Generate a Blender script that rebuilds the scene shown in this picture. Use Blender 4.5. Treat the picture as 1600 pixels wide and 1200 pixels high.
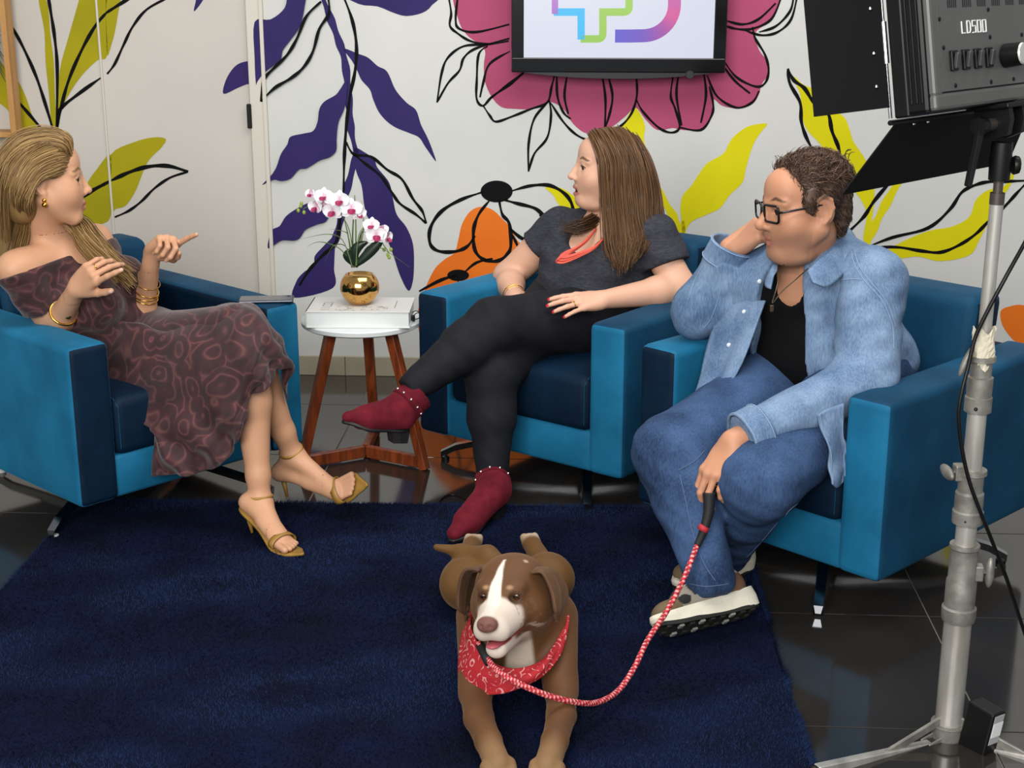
import bpy, bmesh, math, random
import numpy as np
from mathutils import Vector, Matrix
from mathutils.geometry import tessellate_polygon

for _o in list(bpy.data.objects):
    bpy.data.objects.remove(_o)
scene = bpy.context.scene
COL = scene.collection
PI = math.pi
random.seed(7)
RNG = np.random.default_rng(7)

# ------------------------------------------------------------------ camera
CAM_H, CAM_PITCH, CAM_F = 1.65, math.radians(16.3), 2300.0
cam = bpy.data.cameras.new('camera')
cam.sensor_width = 36.0
cam.lens = 36.0 * CAM_F / 1600.0
cam.clip_start = 0.05
cam_ob = bpy.data.objects.new('camera', cam)
COL.objects.link(cam_ob)
cam_ob.location = (0, 0, CAM_H)
cam_ob.rotation_euler = (PI / 2 - CAM_PITCH, 0, 0)
scene.camera = cam_ob

# ------------------------------------------------------------------ light
world = bpy.data.worlds.new('world'); scene.world = world
world.use_nodes = True
world.node_tree.nodes['Background'].inputs[0].default_value = (0.92, 0.96, 1.0, 1)
world.node_tree.nodes['Background'].inputs[1].default_value = 0.36

def area(name, loc, target, sx, sy, energy, color):
    l = bpy.data.lights.new(name, 'AREA'); l.shape = 'RECTANGLE'
    l.size, l.size_y, l.energy, l.color = sx, sy, energy, color
    o = bpy.data.objects.new(name, l); COL.objects.link(o)
    o.location = loc
    o.rotation_euler = (Vector(target) - Vector(loc)).to_track_quat('-Z', 'Y').to_euler()
    return o
# daylight through the large windows behind the camera, and the ceiling fittings
area('window_light', (-0.9, -1.2, 2.7), (0.1, 4.6, 0.6), 3.6, 2.0, 300, (1.0, 0.985, 0.96))
area('ceiling_light', (0.6, 3.4, 3.3), (0.4, 3.9, 0.0), 2.6, 1.6, 80, (1.0, 0.97, 0.93))

scene.view_settings.view_transform = 'Standard'
scene.view_settings.look = 'None'
scene.view_settings.gamma = 1.0
scene.view_settings.exposure = 0.0
scene.view_settings.use_curve_mapping = False

# ------------------------------------------------------------------ helpers
_s, _c = math.sin(CAM_PITCH), math.cos(CAM_PITCH)
def ray(x, y):
    u, v = (x - 800) / CAM_F, (y - 600) / CAM_F
    return Vector((u, _c - v * _s, -(_s + v * _c)))
def P(x, y, Y):
    """photo position + real distance into the room -> world point"""
    d = ray(x, y); t = Y / d[1]
    return Vector((d[0] * t, Y, CAM_H + d[2] * t))
def G(x, y, z=0.0):
    """photo position of something at height z -> world point"""
    d = ray(x, y); t = (z - CAM_H) / d[2]
    return Vector((d[0] * t, d[1] * t, z))

def srgb(h):
    if isinstance(h, str):
        h = h.lstrip('#'); c = [int(h[i:i + 2], 16) / 255 for i in (0, 2, 4)]
    else:
        c = [q / 255 for q in h]
    return tuple(q / 12.92 if q <= 0.04045 else ((q + 0.055) / 1.055) ** 2.4 for q in c)

MATS = {}
def mat(name, col, rough=0.6, metal=0.0, sheen=0.0, sheen_rough=0.4, sheen_tint=None, spec=0.5, coat=0.0,
        var=None, var_scale=8.0, bump=0.0, bump_scale=60.0, stretch=(1, 1, 1), attr=False, emit=0.0,
        alpha=1.0, sss=0.0, trans=0.0, detail=4.0):
    if name in MATS: return MATS[name]
    m = bpy.data.materials.new(name); m.use_nodes = True
    nt = m.node_tree; b = nt.nodes['Principled BSDF']
    c = srgb(col) if isinstance(col, str) else col
    b.inputs['Base Color'].default_value = (*c, 1)
    b.inputs['Roughness'].default_value = rough
    b.inputs['Metallic'].default_value = metal
    b.inputs['Specular IOR Level'].default_value = spec
    b.inputs['Coat Weight'].default_value = coat
    b.inputs['Alpha'].default_value = alpha
    b.inputs['Transmission Weight'].default_value = trans
    if sheen:
        b.inputs['Sheen Weight'].default_value = sheen
        b.inputs['Sheen Roughness'].default_value = sheen_rough
        b.inputs['Sheen Tint'].default_value = (*(sheen_tint or c), 1)
    if sss:
        b.inputs['Subsurface Weight'].default_value = sss
        b.inputs['Subsurface Radius'].default_value = (0.012, 0.005, 0.003)
        b.inputs['Subsurface Scale'].default_value = 0.6
    src = None
    if attr:
        a = nt.nodes.new('ShaderNodeVertexColor'); a.layer_name = 'Col'
        src = a.outputs['Color']
    tc = None
    if var or bump:
        tc = nt.nodes.new('ShaderNodeTexCoord'); mp = nt.nodes.new('ShaderNodeMapping')
        mp.inputs['Scale'].default_value = stretch
        nt.links.new(tc.outputs['Object'], mp.inputs['Vector'])
    if var:
        n = nt.nodes.new('ShaderNodeTexNoise'); n.inputs['Scale'].default_value = var_scale
        n.inputs['Detail'].default_value = detail
        nt.links.new(mp.outputs[0], n.inputs['Vector'])
        r = nt.nodes.new('ShaderNodeValToRGB')
        r.color_ramp.elements[0].position = 0.32; r.color_ramp.elements[1].position = 0.68
        v0, v1 = [srgb(q) if isinstance(q, str) else q for q in var]
        if src is None:
            r.color_ramp.elements[0].color = (*v0, 1); r.color_ramp.elements[1].color = (*v1, 1)
            src = r.outputs[0]
        else:
            r.color_ramp.elements[0].color = (*v0, 1); r.color_ramp.elements[1].color = (*v1, 1)
            mx = nt.nodes.new('ShaderNodeMix'); mx.data_type = 'RGBA'; mx.blend_type = 'MULTIPLY'
            mx.inputs['Factor'].default_value = 1.0
            nt.links.new(src, mx.inputs['A']); nt.links.new(r.outputs[0], mx.inputs['B'])
            src = mx.outputs['Result']
        nt.links.new(n.outputs['Fac'], r.inputs['Fac'])
    if src is not None:
        nt.links.new(src, b.inputs['Base Color'])
    if bump:
        n2 = nt.nodes.new('ShaderNodeTexNoise'); n2.inputs['Scale'].default_value = bump_scale
        n2.inputs['Detail'].default_value = 5
        nt.links.new(mp.outputs[0], n2.inputs['Vector'])
        bp = nt.nodes.new('ShaderNodeBump'); bp.inputs['Strength'].default_value = bump
        bp.inputs['Distance'].default_value = 0.004
        nt.links.new(n2.outputs['Fac'], bp.inputs['Height'])
        nt.links.new(bp.outputs[0], b.inputs['Normal'])
    if emit:
        b.inputs['Emission Color'].default_value = (*c, 1)
        b.inputs['Emission Strength'].default_value = emit
    MATS[name] = m
    return m

def link(name, me, mats, parent=None, smooth=False):
    o = bpy.data.objects.new(name, me); COL.objects.link(o)
    if mats is not None and not me.materials:
        for m in (mats if isinstance(mats, (list, tuple)) else [mats]): me.materials.append(m)
    if smooth:
        me.polygons.foreach_set('use_smooth', np.ones(len(me.polygons), dtype=bool))
    if parent is not None: o.parent = parent
    return o
def tag(o, label=None, cat=None, group=None, kind=None):
    if label: o['label'] = label
    if cat: o['category'] = cat
    if group: o['group'] = group
    if kind: o['kind'] = kind
    return o
def empty(name, loc=(0, 0, 0), rz=0.0):
    o = bpy.data.objects.new(name, None); COL.objects.link(o)
    o.empty_display_size = 0.1
    o.location = loc; o.rotation_euler = (0, 0, rz)
    return o

class MB:
    """collects shapes of ONE part into one mesh"""
    def __init__(self): self.bm = bmesh.new()
    def box(self, lo, hi, bevel=0.0, seg=2, M=None):
        lo, hi = Vector(lo), Vector(hi)
        r = bmesh.ops.create_cube(self.bm, size=1.0)
        vs = r['verts']
        for v in vs:
            v.co = Vector(((lo[i] + hi[i]) / 2 + v.co[i] * (hi[i] - lo[i]) for i in range(3)))
        if bevel:
            es = list({e for v in vs for e in v.link_edges})
            rr = bmesh.ops.bevel(self.bm, geom=es, offset=bevel, segments=seg, profile=0.5, affect='EDGES')
            vs = list({v for f in rr['faces'] for v in f.verts} | {v for v in vs if v.is_valid})
        if M is not None:
            bmesh.ops.transform(self.bm, matrix=M, verts=vs)
        return self
    def tube(self, pts, r, sides=10, caps=True, closed=False):
        pts = [Vector(p) for p in pts]; n = len(pts)
        rs = r if isinstance(r, (list, tuple, np.ndarray)) else [r] * n
        tang = []
        for i in range(n):
            a = pts[(i - 1) % n] if (closed or i) else pts[0]
            b = pts[(i + 1) % n] if (closed or i < n - 1) else pts[-1]
            t = (b - a); tang.append(t.normalized() if t.length > 1e-9 else Vector((0, 0, 1)))
        ref = Vector((0, 0, 1)) if abs(tang[0].z) < 0.9 else Vector((1, 0, 0))
        x = tang[0].cross(ref).normalized()
        rings = []
        for i in range(n):
            x = (x - tang[i] * x.dot(tang[i])).normalized()
            y = tang[i].cross(x)
            rings.append([self.bm.verts.new(pts[i] + (x * math.cos(2 * PI * k / sides) + y * math.sin(2 * PI * k / sides)) * rs[i]) for k in range(sides)])
        m = n if closed else n - 1
        for i in range(m):
            A, B = rings[i], rings[(i + 1) % n]
            for k in range(sides):
                self.bm.faces.new((A[k], A[(k + 1) % sides], B[(k + 1) % sides], B[k]))
        if caps and not closed:
            self.bm.faces.new(rings[0][::-1]); self.bm.faces.new(rings[-1])
        return self
    def lathe(self, prof, sides=24, center=(0, 0, 0), M=None, caps=True):
        c = Vector(center); rings = []
        for r, z in prof:
            rings.append([self.bm.verts.new(c + Vector((r * math.cos(2 * PI * k / sides), r * math.sin(2 * PI * k / sides), z))) for k in range(sides)])
        for A, B in zip(rings, rings[1:]):
            for k in range(sides):
                self.bm.faces.new((A[k], A[(k + 1) % sides], B[(k + 1) % sides], B[k]))
        if caps:
            self.bm.faces.new(rings[0][::-1]); self.bm.faces.new(rings[-1])
        if M is not None:
            bmesh.ops.transform(self.bm, matrix=M, verts=[v for R in rings for v in R])
        return self
    def prism(self, poly, a, b, M=None):
        """poly: 2D outline (x,y) extruded from z=a to z=b"""
        lo = [self.bm.verts.new((p[0], p[1], a)) for p in poly]
        hi = [self.bm.verts.new((p[0], p[1], b)) for p in poly]
        n = len(poly)
        for i in range(n):
            self.bm.faces.new((lo[i], lo[(i + 1) % n], hi[(i + 1) % n], hi[i]))
        tri = tessellate_polygon([[Vector((p[0], p[1], 0)) for p in poly]])
        for t in tri:
            for L in (lo, hi):
                try: self.bm.faces.new([L[i] for i in t])
                except ValueError: pass
        if M is not None: bmesh.ops.transform(self.bm, matrix=M, verts=lo + hi)
        return self
    def sphere(self, c, r, u=14, v=9, scale=(1, 1, 1), M=None):
        rr = bmesh.ops.create_uvsphere(self.bm, u_segments=u, v_segments=v, radius=r)
        T = Matrix.Translation(Vector(c)) @ Matrix.Diagonal((*scale, 1))
        if M is not None: T = Matrix.Translation(Vector(c)) @ M.to_4x4() @ Matrix.Diagonal((*scale, 1))
        bmesh.ops.transform(self.bm, matrix=T, verts=rr['verts'])
        return self
    def grid(self, pts):
        """pts[i][j] -> surface"""
        V = [[self.bm.verts.new(p) for p in row] for row in pts]
        for i in range(len(V) - 1):
            for j in range(len(V[0]) - 1):
                self.bm.faces.new((V[i][j], V[i][j + 1], V[i + 1][j + 1], V[i + 1][j]))
        return self
    def build(self, name, m, parent=None, smooth=False, M=None, angle=None):
        bmesh.ops.recalc_face_normals(self.bm, faces=self.bm.faces)
        if M is not None: bmesh.ops.transform(self.bm, matrix=M, verts=self.bm.verts)
        me = bpy.data.meshes.new(name); self.bm.to_mesh(me); self.bm.free()
        o = link(name, me, m, parent, smooth)
        if angle:
            me.polygons.foreach_set('use_smooth', np.ones(len(me.polygons), dtype=bool))
            me.set_sharp_from_angle(angle=math.radians(angle))
        return o

def catmull(pts, n=8, closed=False):
    pts = [np.array(p, float) for p in pts]; m = len(pts); out = []
    segs = m if closed else m - 1
    for i in range(segs):
        if closed: p0, p1, p2, p3 = pts[i - 1], pts[i], pts[(i + 1) % m], pts[(i + 2) % m]
        else: p0, p1, p2, p3 = pts[max(i - 1, 0)], pts[i], pts[i + 1], pts[min(i + 2, m - 1)]
        for k in range(n):
            t = k / n
            out.append(0.5 * ((2 * p1) + (p2 - p0) * t + (2 * p0 - 5 * p1 + 4 * p2 - p3) * t * t + (3 * p1 - p0 - 3 * p2 + p3) * t ** 3))
    if not closed: out.append(pts[-1])
    return out
def frame(x, y, z, o=(0, 0, 0)):
    return Matrix(((x[0], y[0], z[0], o[0]), (x[1], y[1], z[1], o[1]), (x[2], y[2], z[2], o[2]), (0, 0, 0, 1)))

# ---- implicit surfaces: tapered capsules and ellipsoids blended into one skin
class SDF:
    __slots__ = ('lo', 'hi', 'f', 'k', 'op')
    def __init__(self, lo, hi, f, k=None, op='add'):
        self.lo, self.hi, self.f, self.k, self.op = np.array(lo, float), np.array(hi, float), f, k, op
def A3(v): return np.array([v[0], v[1], v[2]], float)
def cap(a, b, ra, rb=None, k=None, op='add', flat=None):
    """tapered capsule; flat=(axis, s): thickness along axis times s"""
    a, b = A3(a), A3(b); rb = ra if rb is None else rb
    r = max(ra, rb) * (max(1, flat[1]) if flat else 1)
    ba = b - a; bb = float(ba @ ba) + 1e-12
    if flat:
        ax = A3(flat[0]); ax /= np.linalg.norm(ax); q = 1.0 / flat[1] - 1.0
        ax = ax - ba * (ax @ ba) / bb
        nn = np.linalg.norm(ax); ax = ax / nn if nn > 1e-6 else ax * 0
    def f(X, Y, Z):
        px, py, pz = X - a[0], Y - a[1], Z - a[2]
        if flat:
            w = (px * ax[0] + py * ax[1] + pz * ax[2]) * q
            px, py, pz = px + w * ax[0], py + w * ax[1], pz + w * ax[2]
        h = np.clip((px * ba[0] + py * ba[1] + pz * ba[2]) / bb, 0, 1)
        return np.sqrt((px - ba[0] * h) ** 2 + (py - ba[1] * h) ** 2 + (pz - ba[2] * h) ** 2) - (ra + (rb - ra) * h)
    return SDF(np.minimum(a, b) - r, np.maximum(a, b) + r, f, k, op)
def ell(c, r, R=None, k=None, op='add'):
    """ellipsoid, radii r along the columns of R"""
    c = A3(c); r = np.array([r] * 3 if np.isscalar(r) else r, float)
    R = np.eye(3) if R is None else np.array(R, float)[:3, :3]
    ext = np.sqrt(((R * r) ** 2).sum(1))
    def f(X, Y, Z):
        p = (X - c[0], Y - c[1], Z - c[2])
        k0 = 0; k1 = 0
        for i in range(3):
            q = (p[0] * R[0, i] + p[1] * R[1, i] + p[2] * R[2, i]) / r[i]
            k0 = k0 + q * q; k1 = k1 + (q / r[i]) ** 2
        k0 = np.sqrt(k0); return k0 * (k0 - 1) / (np.sqrt(k1) + 1e-9)
    return SDF(c - ext, c + ext, f, k, op)
def chain(pts, rs, k=None, flat=None):
    return [cap(pts[i], pts[i + 1], rs[i], rs[i + 1], k, flat=flat) for i in range(len(pts) - 1)]
def combine(F, d, k, op):
    if op == 'sub':
        h = np.clip(0.5 - 0.5 * (F + d) / k, 0, 1)
        return F * (1 - h) - d * h + k * h * (1 - h)
    h = np.clip(0.5 + 0.5 * (F - d) / k, 0, 1)
    return F * (1 - h) + d * h - k * h * (1 - h)
def grp(nodes, kk=0.02, cuts=(), k=None, op='add', shell=None, disp=None, infl=0.0):
    """nodes blended with kk, then cut by planes (point, outward normal) as one node"""
    nodes = flatten(nodes)
    lo = np.min([n.lo for n in nodes], 0) - kk; hi = np.max([n.hi for n in nodes], 0) + kk
    cuts = [(A3(p), A3(n) / np.linalg.norm(A3(n))) for p, n in cuts]
    def f(X, Y, Z):
        F = None
        for n in nodes:
            d = n.f(X, Y, Z)
            F = d if F is None else combine(F, d, n.k or kk, n.op)
        if infl: F = F - infl
        if disp is not None: F = F + disp(X, Y, Z)
        if shell: F = np.maximum(F, -(F + shell))
        for p, q in cuts:
            F = np.maximum(F, (X - p[0]) * q[0] + (Y - p[1]) * q[1] + (Z - p[2]) * q[2])
        return F
    return SDF(lo - infl, hi + infl, f, k, op)
def xf(nodes, M):
    """nodes given in a local frame -> world"""
    M = np.array(M, float); Mi = np.linalg.inv(M); s = np.linalg.norm(M[:3, 0]); out = []
    for n in flatten(nodes):
        cs = np.array([[x, y, z, 1] for x in (n.lo[0], n.hi[0]) for y in (n.lo[1], n.hi[1]) for z in (n.lo[2], n.hi[2])])
        w = (M @ cs.T).T[:, :3]
        def f(X, Y, Z, g=n.f):
            return g(Mi[0, 0] * X + Mi[0, 1] * Y + Mi[0, 2] * Z + Mi[0, 3],
                     Mi[1, 0] * X + Mi[1, 1] * Y + Mi[1, 2] * Z + Mi[1, 3],
                     Mi[2, 0] * X + Mi[2, 1] * Y + Mi[2, 2] * Z + Mi[2, 3]) * s
        out.append(SDF(w.min(0), w.max(0), f, n.k * s if n.k else None, n.op))
    return out
def flatten(ns):
    out = []
    for n in ([ns] if isinstance(ns, SDF) else ns):
        if isinstance(n, SDF): out.append(n)
        else: out += flatten(n)
    return out
def field_grid(nodes, lo, hi, h, kk):
    lo = np.array(lo, float); n = np.ceil((np.array(hi) - lo) / h).astype(int) + 1
    F = np.full(n, 1.0, np.float32)
    ax = [lo[i] + h * np.arange(n[i]) for i in range(3)]
    for nd in nodes:
        k = nd.k or kk; pad = k + 3 * h
        i0 = np.maximum(np.floor((nd.lo - pad - lo) / h).astype(int), 0)
        i1 = np.minimum(np.ceil((nd.hi + pad - lo) / h).astype(int) + 1, n)
        if (i1 <= i0).any(): continue
        sl = tuple(slice(i0[j], i1[j]) for j in range(3))
        X, Y, Z = ax[0][sl[0]][:, None, None], ax[1][sl[1]][None, :, None], ax[2][sl[2]][None, None, :]
        F[sl] = combine(F[sl], nd.f(X, Y, Z), k, nd.op)
    return F
_CORN = [(0,0,0),(1,0,0),(0,1,0),(1,1,0),(0,0,1),(1,0,1),(0,1,1),(1,1,1)]
_EDG = [(0,1),(2,3),(4,5),(6,7),(0,2),(1,3),(4,6),(5,7),(0,4),(1,5),(2,6),(3,7)]
def surface(F, lo, h):
    """surface nets"""
    S = F < 0; n = np.array(F.shape)
    cnt = sum(S[c[0]:n[0] - 1 + c[0], c[1]:n[1] - 1 + c[1], c[2]:n[2] - 1 + c[2]].astype(np.int8) for c in _CORN)
    act = (cnt > 0) & (cnt < 8)
    I = np.argwhere(act)
    idx = np.full(act.shape, -1, np.int64); idx[act] = np.arange(len(I))
    val = np.stack([F[I[:, 0] + c[0], I[:, 1] + c[1], I[:, 2] + c[2]] for c in _CORN], 1)
    acc = np.zeros((len(I), 3)); num = np.zeros(len(I))
    for a, b in _EDG:
        va, vb = val[:, a], val[:, b]; m = (va < 0) != (vb < 0)
        t = np.where(m, va / np.where(m, va - vb, 1), 0)
        pa, pb = np.array(_CORN[a], float), np.array(_CORN[b], float)
        acc += np.where(m[:, None], pa + (pb - pa) * t[:, None], 0); num += m
    V = np.array(lo) + h * (I + acc / num[:, None])
    quads = []
    for ax in range(3):
        u, w = (ax + 1) % 3, (ax + 2) % 3
        a = [slice(1, n[i] - 1) for i in range(3)]; a[ax] = slice(0, n[ax] - 1)
        b = list(a); b[ax] = slice(1, n[ax])
        sa, sb = S[tuple(a)], S[tuple(b)]
        for flip, m in ((False, sa & ~sb), (True, ~sa & sb)):
            E = np.argwhere(m)
            if not len(E): continue
            off = np.ones(3, int); off[ax] = 0; E = E + off
            def cell(du, dw):
                q = E.copy(); q[:, u] -= du; q[:, w] -= dw
                return idx[q[:, 0], q[:, 1], q[:, 2]]
            qd = np.stack([cell(1, 1), cell(0, 1), cell(0, 0), cell(1, 0)], 1)
            quads.append(qd[:, ::-1] if flip else qd)
    Q = np.concatenate(quads); Q = Q[(Q >= 0).all(1)]
    return V, Q
def np_mesh(name, V, Q):
    me = bpy.data.meshes.new(name); n = Q.shape[1]
    me.vertices.add(len(V)); me.vertices.foreach_set('co', np.asarray(V, np.float32).ravel())
    me.loops.add(Q.size); me.loops.foreach_set('vertex_index', Q.astype(np.int32).ravel())
    me.polygons.add(len(Q)); me.polygons.foreach_set('loop_start', np.arange(0, Q.size, n, dtype=np.int32))
    me.update(calc_edges=True); me.validate()
    return me
def setcol(me, C):
    a = me.color_attributes.new('Col', 'FLOAT_COLOR', 'POINT')
    c = np.ones((len(me.vertices), 4), np.float32); c[:, :3] = C
    a.data.foreach_set('color', c.ravel())
def relax(V, Q, it=2, lam=0.5):
    """light smoothing of the skin"""
    n = len(V)
    a = np.concatenate([Q[:, i] for i in range(4)]); b = np.concatenate([Q[:, (i + 1) % 4] for i in range(4)])
    for _ in range(it):
        S = np.zeros((n, 3)); C = np.zeros(n)
        np.add.at(S, a, V[b]); np.add.at(C, a, 1); np.add.at(S, b, V[a]); np.add.at(C, b, 1)
        V = V * (1 - lam) + lam * S / np.maximum(C, 1)[:, None]
    return V
def normals(V, Q):
    N = np.cross(V[Q[:, 2]] - V[Q[:, 0]], V[Q[:, 3]] - V[Q[:, 1]])
    out = np.zeros_like(V)
    for i in range(4): np.add.at(out, Q[:, i], N)
    return out / (np.linalg.norm(out, axis=1, keepdims=True) + 1e-12)
def skin(name, nodes, m, parent=None, h=0.006, kk=0.02, fine=(), color=None, it=2, disp=None):
    """one continuous surface; fine = [(lo, hi, h)] boxes meshed at a finer step"""
    nodes = flatten(nodes)
    lo = np.min([n.lo for n in nodes], 0) - 0.02; hi = np.max([n.hi for n in nodes], 0) + 0.02
    def one(lo_, hi_, h_):
        F = field_grid(nodes, lo_, hi_, h_, kk)
        V, Q = surface(F, lo_, h_)
        return (relax(V, Q, it) if it else V), Q
    def rim(Q):                       # vertices on open edges
        e = np.concatenate([np.stack([Q[:, i], Q[:, (i + 1) % 4]], 1) for i in range(4)]); e.sort(1)
        u, c = np.unique(e, axis=0, return_counts=True); return np.unique(u[c == 1])
    V, Q = one(lo, hi, h)
    for a, b, hh in fine:
        a, b = np.array(a, float), np.array(b, float)
        c = V[Q].mean(1); Q = Q[~((c > a) & (c < b)).all(1)]
        u, inv = np.unique(Q, return_inverse=True); V = V[u]; Q = inv.reshape(Q.shape)
        Vf, Qf = one(a, b, hh)
        rc_, rf = rim(Q), rim(Qf)
        if len(rc_) and len(rf):      # sew the coarse rim to the fine rim
            D = np.linalg.norm(V[rc_][:, None] - Vf[rf][None], axis=2); k_ = D.argmin(1); ok = D.min(1) < 2.2 * h
            mp = np.arange(len(V)); mp[rc_[ok]] = len(V) + rf[k_[ok]]; Q = mp[Q]
        Q = np.concatenate([Q, Qf + len(V)]); V = np.concatenate([V, Vf])
        u, inv = np.unique(Q, return_inverse=True); V = V[u]; Q = inv.reshape(Q.shape)
    if disp is not None:
        V = V + normals(V, Q) * disp(V)[:, None]
    me = np_mesh(name, V, Q)
    if fine:                          # close the hairline slits along the sewn rims
        bm = bmesh.new(); bm.from_mesh(me)
        be = [e for e in bm.edges if e.is_boundary]; rv = {v for e in be for v in e.verts}
        bm.normal_update(); vn = {v: v.normal.copy() for v in rv}
        nf = bmesh.ops.holes_fill(bm, edges=be, sides=10)['faces']
        for f in nf:
            f.normal_update()
            if sum((vn[v] for v in f.verts if v in vn), Vector()).dot(f.normal) < 0: f.normal_flip()
        for _ in range(2): rv |= {e.other_vert(v) for v in rv for e in v.link_edges}
        bmesh.ops.remove_doubles(bm, verts=list(rv), dist=.0011)
        rv = {v for v in rv if v.is_valid}
        for _ in range(5): bmesh.ops.smooth_vert(bm, verts=list(rv), factor=.5, use_axis_x=True, use_axis_y=True, use_axis_z=True)
        bmesh.ops.dissolve_degenerate(bm, dist=.0006, edges=list({e for v in rv for e in v.link_edges}))
        bm.to_mesh(me); bm.free()
        V = np.zeros(len(me.vertices) * 3, np.float32); me.vertices.foreach_get('co', V); V = V.reshape(-1, 3).astype(float)
    if color is not None: setcol(me, color(V))
    o = link(name, me, m, parent, smooth=True)
    if fine:                          # area-weighted normals, so that slivers along the sewing do not show
        np_ = len(me.polygons); n_ = np.zeros(np_ * 3, np.float32); a_ = np.zeros(np_, np.float32); t_ = np.zeros(np_, np.int32); lv = np.zeros(len(me.loops), np.int32)
        me.polygons.foreach_get('normal', n_); me.polygons.foreach_get('area', a_); me.polygons.foreach_get('loop_total', t_); me.loops.foreach_get('vertex_index', lv)
        w_ = np.repeat(n_.reshape(-1, 3) * a_[:, None], t_, axis=0); acc = np.zeros((len(me.vertices), 3)); np.add.at(acc, lv, w_)
        acc /= np.linalg.norm(acc, axis=1, keepdims=True) + 1e-12
        me.normals_split_custom_set_from_vertices([tuple(q) for q in acc])
    return o
def fbm(V, scale, seed=0, octv=3):
    """cheap smooth pseudo-noise in [-1,1] from rotated sines"""
    r = np.random.default_rng(seed); out = 0; amp = 1; tot = 0
    for o in range(octv):
        for _ in range(3):
            d = r.normal(size=3); d /= np.linalg.norm(d)
            out = out + amp * np.sin((V @ d) * scale * (2 ** o) * r.uniform(.7, 1.3) + r.uniform(0, 6.3))
        tot += 3 * amp; amp *= 0.55
    return out / tot * 1.6

from mathutils.bvhtree import BVHTree
class Surf:
    """finds where a line of sight meets a garment, to sew details onto it"""
    def __init__(self, obs):
        V, F = [], []
        for o in obs:
            n = len(V); mw = Matrix.Translation(o.parent.location if o.parent and o.parent.location.length else (o.parent.parent.location if o.parent and o.parent.parent else (0, 0, 0)))
            V += [mw @ v.co for v in o.data.vertices]; F += [[n + i for i in p.vertices] for p in o.data.polygons]
        self.t = BVHTree.FromPolygons(V, F)
    def at(self, x, y, off=.0015):
        d = ray(x, y).normalized(); h = self.t.ray_cast(Vector((0, 0, CAM_H)), d)
        if h[0] is None: return None
        n = h[1] if h[1].dot(d) < 0 else -h[1]
        return h[0] + n * off, n
    def path(self, pts, n=10, off=.0012):
        out = []
        for q in catmull([(x, y, 0) for x, y in pts], n):
            h = self.at(q[0], q[1], off)
            if h: out.append(h[0])
        keep = out[:1]
        for p in out[1:]:
            if (p - keep[-1]).length < .06: keep.append(p)
        return keep
# ================================================================== the room
ROT = math.radians(3.3)
RU = Vector((math.cos(ROT), -math.sin(ROT), 0)); RN = Vector((math.sin(ROT), math.cos(ROT), 0))
W0 = Vector((-0.837, 5.785, 0))                       # a point at the foot of the back wall
ROOM = frame(RU, RN, Vector((0, 0, 1)), W0)           # local x along the wall, y into the wall
def onwall(x, y, off=0.0):
    """photo position -> wall coordinates (along, height)"""
    d = ray(x, y); o = Vector((0, 0, CAM_H))
    t = (W0 - RN * off - o).dot(RN) / d.dot(RN)
    p = o + d * t - W0
    return (p.dot(RU), p.z)
WM = {}
m_wall = mat('wall_paint', '#cfcfcb', rough=0.75, var=('#c9cac6', '#d3d2ce'), var_scale=1.7, bump=0.12, bump_scale=30)
m_door = mat('door_paint', '#c9c3ba', rough=0.6, var=('#c3bdb5', '#cdc7be'), var_scale=1.2, bump=0.05, bump_scale=20)
m_trim = mat('trim_paint', '#cfcabd', rough=0.5)
m_base = mat('baseboard_tile', '#a39a85', rough=0.35, var=('#988f7a', '#aaa18c'), var_scale=6)
m_tile = mat('floor_tile', '#2a2623', rough=0.09, spec=0.95, var=('#262320', '#302c29'), var_scale=3, bump=0.02, bump_scale=8)
m_grout = mat('grout', '#8d8a85', rough=0.8)
m_black = mat('mural_black', '#050508', rough=0.7, spec=.15)
m_purple = mat('mural_purple', spec=.2, col='#2b1f5c', rough=0.6, var=('#291d59', '#30235f'), var_scale=5)
m_pink = mat('mural_pink', spec=.2, col='#ac4a6c', rough=0.65, var=('#a84769', '#b04d70'), var_scale=4)
m_yellow = mat('mural_yellow', spec=.2, col='#d8cf06', rough=0.6, var=('#d2c905', '#dcd30a'), var_scale=4)
m_olive_shaded = mat('mural_olive_shaded', spec=.2, col='#a3980a', rough=0.6, var=('#968f08', '#aca00c'), var_scale=3)  # yellow-olive leaf paint; the shade on the doors is put into its colour
m_orange = mat('mural_orange', spec=.2, col='#e0701a', rough=0.6, var=('#dc6a16', '#e4761f'), var_scale=4)
m_metal_dark = mat('dark_metal', '#1a1a1c', rough=0.4, metal=0.6)
m_wood_frame = mat('pale_wood', '#c08a4a', rough=0.5, var=('#b07a3c', '#cb9a5c'), var_scale=20, stretch=(1, 1, 0.08))

# floor: grout bed with separate tiles
g = MB().box((-4.2, -5.4, -0.06), (5.2, 0.0, -0.004)).build('floor', m_grout)
g.matrix_world = ROOM; tag(g, kind='structure')
TS = 0.588
me_tile = None
vline = (Vector((1.098, 3.797, 0)) - W0).dot(RU); hline = (Vector((0.997, 3.499, 0)) - W0).dot(RN)
tb = MB(); tb.box((-TS / 2 + .0016, -TS / 2 + .0016, -0.02), (TS / 2 - .0016, TS / 2 - .0016, 0.0), bevel=0.0012, seg=1)
first = tb.build('tile', m_tile, g); me_tile = first.data
cells = [(i, j) for i in range(-8, 5) for j in range(-5, 5)]
k = 0
for i, j in cells:
    cx, cy = vline + (i + .5) * TS, hline + (j + .5) * TS
    if cy > TS * 0.45 - 0.02 or cx < -3.4 or cx > 4.4: continue
    o = first if k == 0 else first.copy()
    if k: COL.objects.link(o); o.parent = g
    o.location = (cx, cy, 0); k += 1

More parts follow.
